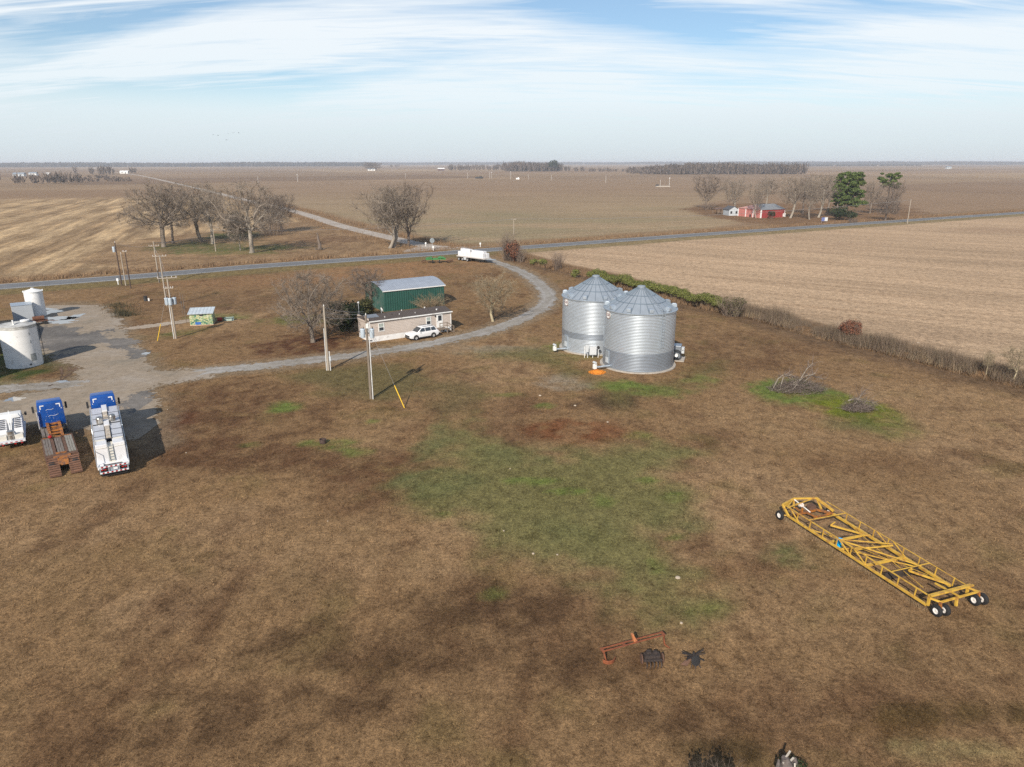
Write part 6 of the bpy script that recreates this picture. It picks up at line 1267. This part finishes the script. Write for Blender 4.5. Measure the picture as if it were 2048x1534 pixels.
# ------------------------------------------------------------------ old tools in the foreground
RO = mat('rust_orange_iron', (.27, .085, .036), .75, var=.3, scale=5, dirt=(.14, .05, .03), dirt_amt=.5, dirt_scale=4)
A = Vector((*at(1203, 1302, .66), .66)); B = Vector((*at(1328, 1268, .66), .66)); dv = (B - A).normalized(); nv2 = Vector((-dv.y, dv.x, 0))
t = thing('tool_bar', 'rust orange toolbar frame standing on two legs with one curved blade', 'farm implement', (A.x, A.y, 0), math.atan2(dv.y, dv.x)); t.scale = (1, 1, .72); LB = (B - A).length
b = MB(); b.beam((0, -.06, .92), (LB, -.06, .92), .065).beam((0, .16, .92), (LB, .16, .92), .065)
for x in (.05, LB * .35, LB * .55, LB - .05): b.box(x, .05, .92, .12, .30, .08)
b.build('double_bar', RO, t)
MB().beam((LB * .52, .05, .9), (LB * .49, .12, 1.5), .10, .16).beam((LB * .55, .0, .95), (LB * .50, .02, 1.4), .05).build('mast', mat('pale_orange', (.45, .17, .07), .7, var=.2), t)
MB().beam((.08, 0, .9), (.20, -.12, .1), .065).build('leg', RO, t); MB().beam((LB - .06, 0, .9), (LB + .02, -.05, .05), .05, .08).beam((LB + .02, -.05, .08), (LB + .10, -.4, .06), .06, .05).build('leg', RO, t)
bl = MB(); bl.lathe([(.36, -.0), (.39, .30), (.36, .31), (.33, .0)], 8, (0, 0, 0), R(200), R(330)); bo = bl.build('curved_blade', RO, t, True); bo.matrix_basis = Matrix.Translation((.35, .0, .04))
t = thing('tine_cultivator', 'squat dark iron cultivator with a row of tines, second of the three old tools', 'farm implement', (*at(1305, 1332), 0), R(4)); t.scale = (.8, .8, .85); k = MB()
k.box(0, .35, .42, 1.0, .42, .28).box(0, .05, .34, 1.15, .14, .12).box(0, .55, .3, 1.2, .14, .12).box(-.2, .45, .64, .3, .25, .16).box(.2, .42, .62, .26, .22, .14); k.build('frame', mat('brown_black_iron', (.045, .034, .03), .85, var=.4, scale=7), t, bevel=.02)
for i in range(5): MB().path([(-.46 + i * .23, .0, .36), (-.46 + i * .23, -.26, .38), (-.46 + i * .23, -.34, .18), (-.46 + i * .23, -.24, 0)], [.035] * 4, 6).build('tine', mat('tine_iron', (.06, .046, .04), .8, var=.3), t)
for s in (-1, 1): MB().tube((s * .62, .3, .3), (s * .70, .3, .3), .3, n=16).build('side_disc', RUSTB, t)
t = thing('spike_wheel', 'spiky dark iron tool with a round disc and splayed tines, third of the old tools', 'farm implement', (*at(1385, 1330), 0), R(-8)); k = MB(); k.beam((0, .15, .1), (0, .1, .62), .09).beam((-.3, .1, .3), (.3, .2, .35), .08)
for i in range(14): a = i * .449; k.beam((0, .15, .42), (.58 * math.cos(a), .15 + .5 * math.sin(a), .30 + .38 * math.sin(a * 2 + 1)), .035)
k.build('spikes', mat('black_iron', (.035, .03, .03), .8, var=.4), t); k = MB(); k.M = Matrix.Translation((.12, -.05, .28)) @ Matrix.Rotation(R(60), 4, 'X') @ Matrix.Rotation(R(20), 4, 'Y'); k.lathe([(.02, .03), (.14, .03), (.25, .0), (.24, -.03), (.02, -.01)], 18); k.build('disc', BLACK, t); MB().slab((-.62, -.12, .05), (-.3, -.2, .05), (-.08, .05, .3), (-.3, .1, .25), .03).build('share', RUSTB, t)
for px, py, rz, lb in ((1570, 1524, .3, 'weathered root stump with pale splinters at the lower edge of the lawn'),):
    x, y = at(px, py + 22); t = thing('root_stump', lb, 'stump', (x, y, 0), rz); k = MB()
    k.path([(0, 0, -.1), (.05, .05, .35), (-.05, .1, .7)], [.34, .26, .14], 9); k.path([(.3, -.1, -.1), (.45, .05, .3), (.55, .2, .42)], [.2, .15, .07], 7); k.path([(-.3, -.2, -.05), (-.42, 0, .4), (-.25, .2, .55)], [.14, .1, .04], 6); k.build('wood', mat('grey_rotten_wood', (.12, .10, .09), .95, var=.5, scale=8), t, True)
    p = MB()
    for a, b_ in (((-.5, -.3, .1), (-.38, -.1, .5)), ((-.05, .1, .6), (.2, .12, .95)), ((.1, 0, .5), (.35, .05, .62)), ((-.2, .0, .55), (.1, .05, .6)), ((.15, -.35, .15), (.3, -.1, .5))): p.beam(a, b_, .06)
    p.build('splinter', mat('pale_wood', (.46, .42, .36), .9, var=.2), t)
    bl_ = [(.62, .0, .2, .4, .35, .25, 260), (.2, .2, .25, .4, .3, .25, 160)]; link('ivy', leafmesh('ivy', bl_, .06, 71, CEDAR), t)
for px, py, pt, w, lb in ((1395, 1640, 1536, 70, 'dark bush at the bottom edge of the lawn, farther from the root stump'), (1440, 1645, 1532, 70, 'dark bush at the bottom edge of the lawn, closer to the root stump')): shrub(px, py, pt, w, lb, CEDAR, 2600, .10, 30, 77, th=.012)
# rusty tub on the lawn
t = thing('rusty_tub', 'short rusty steel tub standing on a green patch of the lawn', 'tub', (*at(646, 886), 0)); k = MB(); k.lathe([(.28, 0), (.30, .03), (.29, .25), (.30, .42), (.275, .42), (.265, .1), (.01, .08)], 20); k.build('shell', mat('tub_rust', (.075, .05, .042), .85, var=.35, scale=6), t, True)
# ------------------------------------------------------------------ poles and wires
POLE = mat('weathered_pole', (.20, .165, .13), .9, var=.3, scale=4, stretch=(6, 6, .6)); POLE2 = mat('silvered_pole', (.36, .31, .25), .9, var=.22, scale=4, stretch=(6, 6, .6)); POLE3 = mat('dark_pole', (.085, .06, .05), .9, var=.3, scale=4, stretch=(6, 6, .6))
CAN = mat('transformer_grey', (.45, .52, .58), .45, var=.06); PVC = mat('pale_conduit', (.62, .62, .60), .6); YG = mat('guard_yellow', (.75, .47, .02), .5); WIRE = mat('aluminium_wire', (.34, .33, .32), .5, .4)
PT = {}
def pole(key, px, py, pt, label, m=POLE, r=.15, arms=(), cans=(), conduit=None, lean=0.0, az=0.0, group='utility poles'):
    x, y = at(px, py); h = height(px, py, pt); t = thing('utility_pole', label, 'utility pole', (x, y, 0), az, group); PT[key] = Vector((x, y, h))
    MB().tube((0, 0, -.3), (lean, 0, h), r, r * .68, 10).build('shaft', m, t, True)
    for z, w in arms:
        b = MB(); b.box(0, -.13, h - z, w, .10, .12); ao = b.build('crossarm', POLE2, t)
        for q in (-.47, -.24, .24, .47): MB().lathe([(.05, 0), (.07, .06), (.04, .12), (.06, .16), (.01, .2)], 8, (q * w, -.13, h - z + .06)).build('insulator', mat('porcelain', (.55, .52, .5), .3, var=.05) if 'porcelain' not in bpy.data.materials else bpy.data.materials['porcelain'], ao)
    if not arms: MB().lathe([(.05, 0), (.07, .08), (.04, .15), (.01, .24)], 8, (lean, 0, h)).build('insulator', PVC, t)
    for z, xx, yy, s in cans:
        c = MB(); c.lathe([(.01, 0), (.24 * s, 0), (.26 * s, .04), (.26 * s, .86 * s), (.29 * s, .88 * s), (.25 * s, .98 * s), (.01, 1.0 * s)], 16, (xx, yy, h - z)); co = c.build('transformer', CAN, t, True)
        MB().lathe([(.05, 0), (.06, .06), (.03, .1), (.05, .18), (.01, .26)], 8, (xx + .08, yy, h - z + .97 * s)).build('bushing', DARK, co); MB().beam((xx, yy, h - z + .5 * s), (0, 0, h - z + .5 * s), .08).build('bracket', DARK, co)
    if conduit: xx, z = conduit; MB().tube((xx, -.12, 0), (xx, -.12, z), .055, n=8).build('conduit', PVC, t, True)
    return t
pole('a', 657, 740, 612, 'leaning bare utility pole with pale conduits where the driveway meets the lawn', POLE2, .15, conduit=(.30, 2.4), lean=.05)
t = [o for o in COL.objects if o.name.startswith('utility_pole')][-1]; MB().tube((-.2, -.1, 0), (-.12, -.1, 5.2), .05, n=8).build('conduit', PVC, t); MB().box(.34, -.12, 1.5, .2, .16, .5).build('meter_box', GREYB, t)
pole('b', 742, 797, 630, 'utility pole with two grey transformers and a white conduit standing alone on the lawn', POLE, .155, cans=((2.35, -.42, 0, .95), (2.35, .52, 0, .95)), conduit=(.24, 6.6))
t = [o for o in COL.objects if o.name.startswith('utility_pole')][-1]; hb_ = PT['b'].z
MB().box(0, 0, hb_ - 2.7, 1.0, .12, .10).build('cutout_arm', DARK, t); MB().box(.1, -.05, hb_ - 1.1, .3, .2, .5).build('cutout', PVC, t)
def guy(top, px, py, frac, label):
    x, y = at(px, py); p = Vector((x, y, 0)); t = thing('guy_wire', label, 'guy wire', (x, y, 0), 0, 'guy wires with yellow guards'); d = top - p
    MB().tube((0, 0, 0), d, .012, n=5).build('cable', WIRE, t); MB().tube(d * .002, d * frac, .05, n=8).build('guard', YG, t, True)
guy(PT['b'] - Vector((0, 0, .6)), 809, 816, .26, 'steel guy wire with a yellow guard staked in the lawn beside the transformer pole')
pole('c', 352, 676, 553, 'pole with two crossarms and three transformers by the sandy path to the pump house', POLE2, .15, arms=((.12, 2.5), (1.55, 1.2)), cans=((3.9, -.5, .1, 1.0), (3.9, .0, -.32, 1.0), (3.9, .5, .1, 1.0)), conduit=(-.24, 5.3), az=R(20))
guy(PT['c'] - Vector((0, 0, 1)), 315, 681, .30, 'steel guy wire with a yellow guard beside the three-transformer pole')
pole('d', 334, 611, 510, 'slim pale pole with one wide crossarm and no transformer, just behind the three-transformer pole', POLE2, .14, arms=((.1, 2.2),), az=R(15))
pole('e', 319, 564, 482, 'tall crossarm pole at the near edge of the highway', POLE2, .15, arms=((.9, 1.9),), az=R(25))
pole('f', 244, 570, 484, 'dark brown pole carrying one white transformer beside the highway', POLE3, .15, cans=((1.9, -.4, 0, 1.1),))
pole('g', 252, 570, 506, 'shorter pale pole in the middle of the cluster of three beside the highway', POLE2, .12)
pole('h', 262, 576, 500, 'two-toned pole nearest the gravel lot in the cluster of three', POLE3, .13, arms=((.2, .8),))
pole('i', 432, 502, 460, 'lone pale pole standing among the grove of bare trees', POLE2, .14)
pole('j', 1028, 470, 438, 'pole in the pale field behind the grey thicket', POLE2, .15, arms=((.1, 1.6),))
pole('k', 1815, 447, 401, 'pale pole beside the highway past the pines', POLE2, .17)
def wire(a, b, sag, label, r=.022, group='overhead wires', drop=0.0):
    P = [a.lerp(b, i / 14) - Vector((0, 0, sag * 4 * (i / 14) * (1 - i / 14))) for i in range(15)]; o = P[0]
    m = MB(); m.path([p - o for p in P], [r] * 15, 4); w = m.build('overhead_wire', WIRE); w.location = o; tag(w, label, 'wire', group)
hl = Vector((HX, HY, 0)); hd2 = Vector((math.cos(HR), math.sin(HR), 0)); hn = Vector((-hd2.y, hd2.x, 0)); mast = hl + hd2 * .1 + hn * (HW * .5)
for i, (dz, hz, lb) in enumerate(((.15, 4.0, 'uppermost service wire from the leaning pole to the mobile home'), (.7, 3.75, 'middle service wire from the leaning pole to the mobile home'), (1.3, 3.3, 'lowest service wire from the leaning pole to the mobile home'))):
    wire(PT['a'] - Vector((0, 0, dz)), Vector((mast.x, mast.y, hz)) , .25, lb, .022, 'service wires to the mobile home')
wire(PT['e'] - Vector((0, 0, .3)), PT['i'], .8, 'wire from the highway crossarm pole to the lone grove pole', .03); wire(PT['i'], PT['j'], 1.2, 'long wire from the lone grove pole to the pale field pole', .045)
wire(PT['j'], PT['k'], 2.0, 'long wire from the pale field pole to the pole past the pines', .045); wire(PT['f'] - Vector((0, 0, .2)), PT['e'] - Vector((0, 0, .9)), .4, 'wire from the dark transformer pole to the highway crossarm pole', .02)
wire(PT['c'], PT['d'], .3, 'wire from the three-transformer pole to the slim pole behind it', .018); wire(PT['d'], PT['e'] - Vector((0, 0, .9)), .4, 'wire from the slim crossarm pole to the highway crossarm pole', .02)
for i, (px, py, pt, lb) in enumerate(((936, 357, 345, 'thin distant pole in line with the green shed roof'), (980, 357, 343, 'distant pole with a white top, left one of the near pair'), (984, 357, 345, 'distant bare pole right beside the white-topped pole'), (1022, 359, 344, 'tall distant white-topped pole next to small white boxes'), (1057, 359, 349, 'short distant pole between the white boxes and the far wood'), (1103, 361, 350, 'faint distant pole before the far wood with one green tree'), (812, 356, 346, 'faint distant pole above the trio of trees'), (1339, 372, 357, 'distant white-topped pole beside the well platform'), (1321, 372, 360, 'distant bare pole beside the well platform'), (1212, 366, 351, 'distant pole standing alone between the two far woods'), (517, 365, 352, 'distant pole in the field beyond the grove'), (596, 363, 349, 'distant white-topped pole beyond the gravel road'))):
    x, y = at(px, py); h = height(px, py, pt); t = thing('distant_pole', lb, 'utility pole', (x, y, 0), 0, 'distant poles on the plain'); MB().tube((0, 0, 0), (0, 0, h), .17, .13, 6).build('shaft', PVC, t)
    if 'white-top' in lb: MB().box(0, 0, h + .3, .7, .6, .9).build('head', WHITE, t)
x, y = at(1326, 374); t = thing('well_platform', 'low pale well platform with a pump in the distant field', 'well', (x, y, 0)); MB().box(0, 0, .5, 14, 5, 1.0).build('slab', CONC, t); MB().box(-5.5, 0, 1.6, 3, 2, 1.4).build('pump', DARK, t)
for px, py, w, d, h, lb, m_ in ((959, 357, 12, 5, 2.6, 'dark machine parked in the distant field beside the white-topped poles', DARK), (1036, 359, 5, 4, 2.2, 'small white box beside the tall distant pole', WHITE)):
    x, y = at(px, py); t = thing('field_box', lb, 'machine', (x, y, 0)); MB().box(0, 0, h / 2, w, d, h).build('housing', m_, t, bevel=.3); MB().box(w * .2, 0, h + .4, w * .3, d * .5, .9).build('hood', m_, t)
# ------------------------------------------------------------------ signs and roadside bits
SB = mat('sign_back', (.42, .46, .47), .5, .4); 
x, y = at(865, 499); t = thing('stop_sign', 'octagonal road sign seen from its grey back at the gravel road mouth', 'road sign', (x, y, 0), R(30)); MB().beam((0, 0, 0), (0, 0, 2.4), .08).build('post', GREYB, t)
o8 = [(.75 * math.cos(R(22.5 + 45 * i)), 2.6 + .75 * math.sin(R(22.5 + 45 * i))) for i in range(8)]; k = MB(); k.add([(a, -.06, b) for a, b in o8] + [(a, -.09, b) for a, b in o8], [tuple(range(8)), tuple(range(15, 7, -1))] + [(i, 8 + i, 8 + (i + 1) % 8, (i + 1) % 8) for i in range(8)]); k.build('plate', SB, t)
for px, py, lb in ((852, 493, 'white marker post on the weedy verge uphill of the octagonal sign'), (867, 501, 'white mailbox post at the highway edge beneath the octagonal sign'), (961, 494, 'white marker post across the highway from the white tank trailer'), (237, 568, 'white utility pedestal at the foot of the dark transformer pole')):
    x, y = at(px, py); t = thing('marker_post', lb, 'marker post', (x, y, 0), 0, 'white posts along the highway'); MB().box(0, 0, .55, .14, .14, 1.1).build('post', WHITE, t); MB().box(0, 0, 1.0, .42, .26, .55).build('head', WHITE, t, bevel=.05)
x, y = at(292, 601); t = thing('burn_barrel', 'black burn barrel lying in the brown grass between lot and highway', 'barrel', (x, y, 0), .4); MB().lathe([(.30, 0), (.32, .3), (.30, .32), (.32, .6), (.30, .9), (.26, .9), (.25, .1), (.01, .05)], 16).build('shell', DARK, t, True); MB().box(.5, -.1, .25, .25, .2, .5).build('liner', WHITE, t)
x, y = at(1649, 446); t = thing('roadside_banner', 'blue and white banner board on two stakes before the whitest tree trunk', 'banner', (x, y, 0), R(28)); MB().box(-.9, 0, 1.35, 1.8, .08, 1.5).build('blue_panel', mat('banner_blue', (.16, .20, .42), .7), t); MB().box(.9, 0, 1.35, 1.8, .08, 1.5).build('white_panel', WHITE, t)
for s in (-1.6, 1.6): MB().beam((s, .09, 0), (s, .09, 2.0), .1).build('stake', POLE2, t)
# ------------------------------------------------------------------ the far plain
def wood(name, X, Y, h, m, seed, tri=34, wid=.8, spread=5.5):
    """far bare trees as upright sprays of twigs, each with its own crown"""
    g = np.random.default_rng(seed); n = len(X); k = tri
    hh = np.repeat(h, k); cx_ = np.repeat(X, k); cy_ = np.repeat(Y, k); N_ = n * k
    z0 = hh * g.uniform(.02, .62, N_); a = g.uniform(0, 6.283, N_); sp = spread * np.sqrt(g.random(N_)); up = z0 / hh
    bx = cx_ + np.cos(a) * sp * (.25 + up); by = cy_ + np.sin(a) * sp * (.25 + up); L = hh * g.uniform(.18, .42, N_)
    top = np.minimum(z0 + L, hh * (1 - .30 * (sp / spread) ** 2)); w = wid * g.uniform(.5, 1.3, N_); an = g.uniform(0, math.pi, N_)
    tx = bx + np.cos(a) * L * .25 + g.normal(0, .6, N_); ty = by + np.sin(a) * L * .25
    V = np.stack([np.stack([bx - np.cos(an) * w, by - np.sin(an) * w, z0], 1), np.stack([bx + np.cos(an) * w, by + np.sin(an) * w, z0], 1), np.stack([tx + w * .4, ty, top], 1), np.stack([tx - w * .4, ty, top], 1)], 1).reshape(-1, 3)
    return npmesh(name, V, np.arange(N_ * 4).reshape(-1, 4), m)
FARW = leafmat('far_bare_wood', [(.085, .066, .055), (.15, .118, .098), (.23, .185, .155)]); FARP = leafmat('far_pines', [(.012, .022, .012), (.028, .045, .02)]); FARB = leafmat('far_treeline', [(.05, .05, .045), (.08, .075, .065), (.11, .10, .085)])
def scatter(px0, px1, py, depth, n, seed):
    g = np.random.default_rng(seed); (xa, ya), (xb, yb) = at(px0, py), at(px1, py); u = g.random(n)
    return xa + (xb - xa) * u + g.normal(0, 6, n), ya + (yb - ya) * u + g.random(n) * depth, g
X, Y, g = scatter(1016, 1124, 343, 160, 330, 1); tag(link('distant_wood', wood('distant_wood', X, Y, g.uniform(17, 30, len(X)) * (.8 + .3 * fbm(X * .03, Y * .0, 5, 3)), FARW, 1)), kind='stuff')
X, Y, g = scatter(1290, 1624, 349.5, 240, 900, 2); u = (X - X.min()) / (X.max() - X.min()); tag(link('distant_wood', wood('distant_wood', X, Y, g.uniform(16, 28, len(X)) * (.75 + .4 * fbm(X * .02, Y * .0, 6, 3)) * (.6 + (.40) * np.clip(u * 3.5, 0, 1)), FARW, 2)), kind='stuff')
for k_, (a, b, py, n, h0, h1, dp) in enumerate(((884, 1014, 341, 46, 15, 23, 60), (1130, 1175, 343, 18, 10, 17, 50), (1180, 1290, 344, 26, 7, 13, 50), (0, 96, 367, 26, 5, 17, 70), (140, 222, 349, 15, 15, 23, 40), (118, 240, 363, 16, 3, 8, 60), (256, 272, 346, 5, 13, 18, 20), (777, 803, 334, 8, 12, 18, 40), (0, 200, 358, 24, 3, 8, 120))):
    X, Y, g = scatter(a, b, py, dp, n, 10 + k_); tag(link('tree_row', wood('tree_row', X, Y, g.uniform(h0, h1, n), FARW, 20 + k_, 30, .7, 5 if k_ != 4 else 4)), kind='stuff')
x, y = at(1107, 343); tp = thing('pine_tree', 'only green tree standing out in the far bare wood', 'tree', (x, y - 4, 0)); MB().tube((0, 0, 0), (0, 0, 22), .6, .2, 6).build('trunk', BARK['brown'][0], tp); link('crown', leafmesh('crown', [(0, 0, 22, 13, 9, 6, 700), (-6, 0, 17, 9, 8, 6, 300), (8, 0, 18, 9, 8, 6, 300), (4, 0, 26, 8, 7, 4, 200)], 1.3, 91, FARP), tp)
for i, (px, dx, lb) in enumerate(((738, -3, 'far round bare tree behind the distant white house'), (753, 3, 'far bare tree beside the distant white house'))):
    x, y = at(px, 341); h = height(px, 341, 324); t = thing('bare_tree', lb, 'tree', (x, y, 0), i, 'bare trees of the far white house'); w = 17; t.scale = (w, w, h); tm, km = tree_mesh('round', 4, 'brown'); link('trunk', tm, t); link('crown', km, t)
def farhouse(px, py, w, d, h, lb, wallm, roofm, name='farmhouse', cat='house', rz=.1):
    x, y = at(px, py); t = thing(name, lb, cat, (x, y, 0), rz); MB().box(0, 0, h / 2, w, d, h).build('wall', wallm, t)
    b = MB(); b.slab((-w / 2 - .5, -d / 2 - .5, h), (w / 2 + .5, -d / 2 - .5, h), (w / 2 + .5, 0, h + d * .3), (-w / 2 - .5, 0, h + d * .3), .2).slab((-w / 2 - .5, 0, h + d * .3), (w / 2 + .5, 0, h + d * .3), (w / 2 + .5, d / 2 + .5, h), (-w / 2 - .5, d / 2 + .5, h), .2); b.build('roof', roofm, t); MB().box(w * .2, -d / 2 - .04, h * .4, w * .1, .1, h * .7).build('door', DARK, t); MB().box(-w * .2, -d / 2 - .04, h * .6, w * .14, .1, h * .4).build('window', DARK, t)
farhouse(744, 341, 22, 10, 4.5, 'distant white farmhouse with round bare trees behind it', WHITE, GALV_R); farhouse(883, 341, 20, 10, 5, 'distant dark open shed with a white end near the far tree row', mat('far_maroon', (.08, .03, .03), .8), WHITE, 'farm_shed', 'shed')
farhouse(250, 346, 18, 9, 4, 'distant white shed beside the gravel road near the horizon', WHITE, WHITE, 'farm_shed', 'shed'); farhouse(68, 350, 14, 8, 4.5, 'distant white house among the far trees', WHITE, GALV_R); farhouse(40, 351, 20, 9, 4, 'distant low pale house beside scrub at the edge of the stubble', GREYB, GALV_R); farhouse(98, 350, 8, 6, 4, 'tiny white shed at the end of the far scrub', WHITE, WHITE, 'farm_shed', 'shed')
farhouse(1897, 339, 16, 10, 6, 'lone grey hut far out on the open plain', GREYB, GALV_R, 'field_hut', 'hut'); farhouse(1206, 328.5, 60, 25, 9, 'faint white farm building at the foot of the horizon trees', WHITE, WHITE, 'farm_building', 'building'); farhouse(715, 331, 40, 20, 8, 'faint pale farm building under the horizon tree line', WHITE, WHITE, 'farm_building', 'building')
def treeline(x0, x1, y0, y1, n, h0, h1, seed):
    g = np.random.default_rng(seed); X = g.uniform(x0, x1, n); Y = y0 + (y1 - y0) * (X - x0) / (x1 - x0) + g.random(n) * 260; nz = fbm(X * .003, Y * 0, seed, 4)
    return wood('horizon_trees', X, Y, (h0 + (h1 - h0) * nz) * g.uniform(.9, 1.08, n), FARB, seed, 16, 3.6, 9)
for i, a in enumerate(((-4200, -900, 4000, 4700, 2600, 22, 34, 5), (-2600, 1900, 7200, 7600, 2800, 24, 34, 6), (1500, 6800, 6200, 5200, 4200, 22, 33, 7), (-7800, -4000, 5200, 4300, 1800, 22, 32, 8), (1000, 2400, 3900, 4300, 300, 8, 16, 9))):
    tag(link('horizon_trees', treeline(*a)), kind='stuff')
# pale stones and clods on the lawn
stm = mat('pale_stone', (.44, .36, .27), .9, var=.2)
for px, py, r in ((1066, 1108, .10), (1114, 1110, .08), (1355, 1157, .16), (1007, 1062, .07), (1362, 1247, .09), (655, 1042, .06), (1080, 792, .16), (1215, 845, .12), (372, 905, .07), (1836, 688, .2), (1020, 938, .07), (1150, 812, .14)):
    x, y = at(px, py); k = MB(); k.ball((0, 0, r * .3), r, 6, .55); k.v = [(a * RNG.uniform(.8, 1.25), b * RNG.uniform(.7, 1.1), c) for a, b, c in k.v]; o = k.build('stone', stm); o.location = (x, y, 0); o.rotation_euler = (0, 0, px); tag(o, 'small pale stone lying in the winter grass', 'stone', 'pale stones on the lawn')
# a few birds
BD = mat('bird_grey', (.05, .05, .06), .8); bm_ = MB(); bm_.path([(0, -.5, 0), (0, 0, .05), (0, .55, 0)], [.05, .14, .03], 6); bm_.slab((-.1, -.12, .05), (-1.1, -.25, .28), (-1.1, -.08, .28), (-.1, .16, .05), .03).slab((.1, -.12, .05), (.1, .16, .05), (1.1, -.08, .28), (1.1, -.25, .28), .03); bme = bm_.mesh('bird', BD)
for px, py in ((427, 269), (437, 270), (458, 267), (467, 265), (478, 265), (454, 279)):
    u = (px - 1024) / FOC; v = (py - 767) / FOC; D = 520.0; o = link('bird', bme); o.location = (u * D, (CP - v * SP) * D, CAM_H - (SP + v * CP) * D); o.rotation_euler = (0, 0, 1.2 + px); tag(o, 'tiny dark bird of a loose flock flying low over the horizon', 'bird', 'birds in flight')
build_haze()
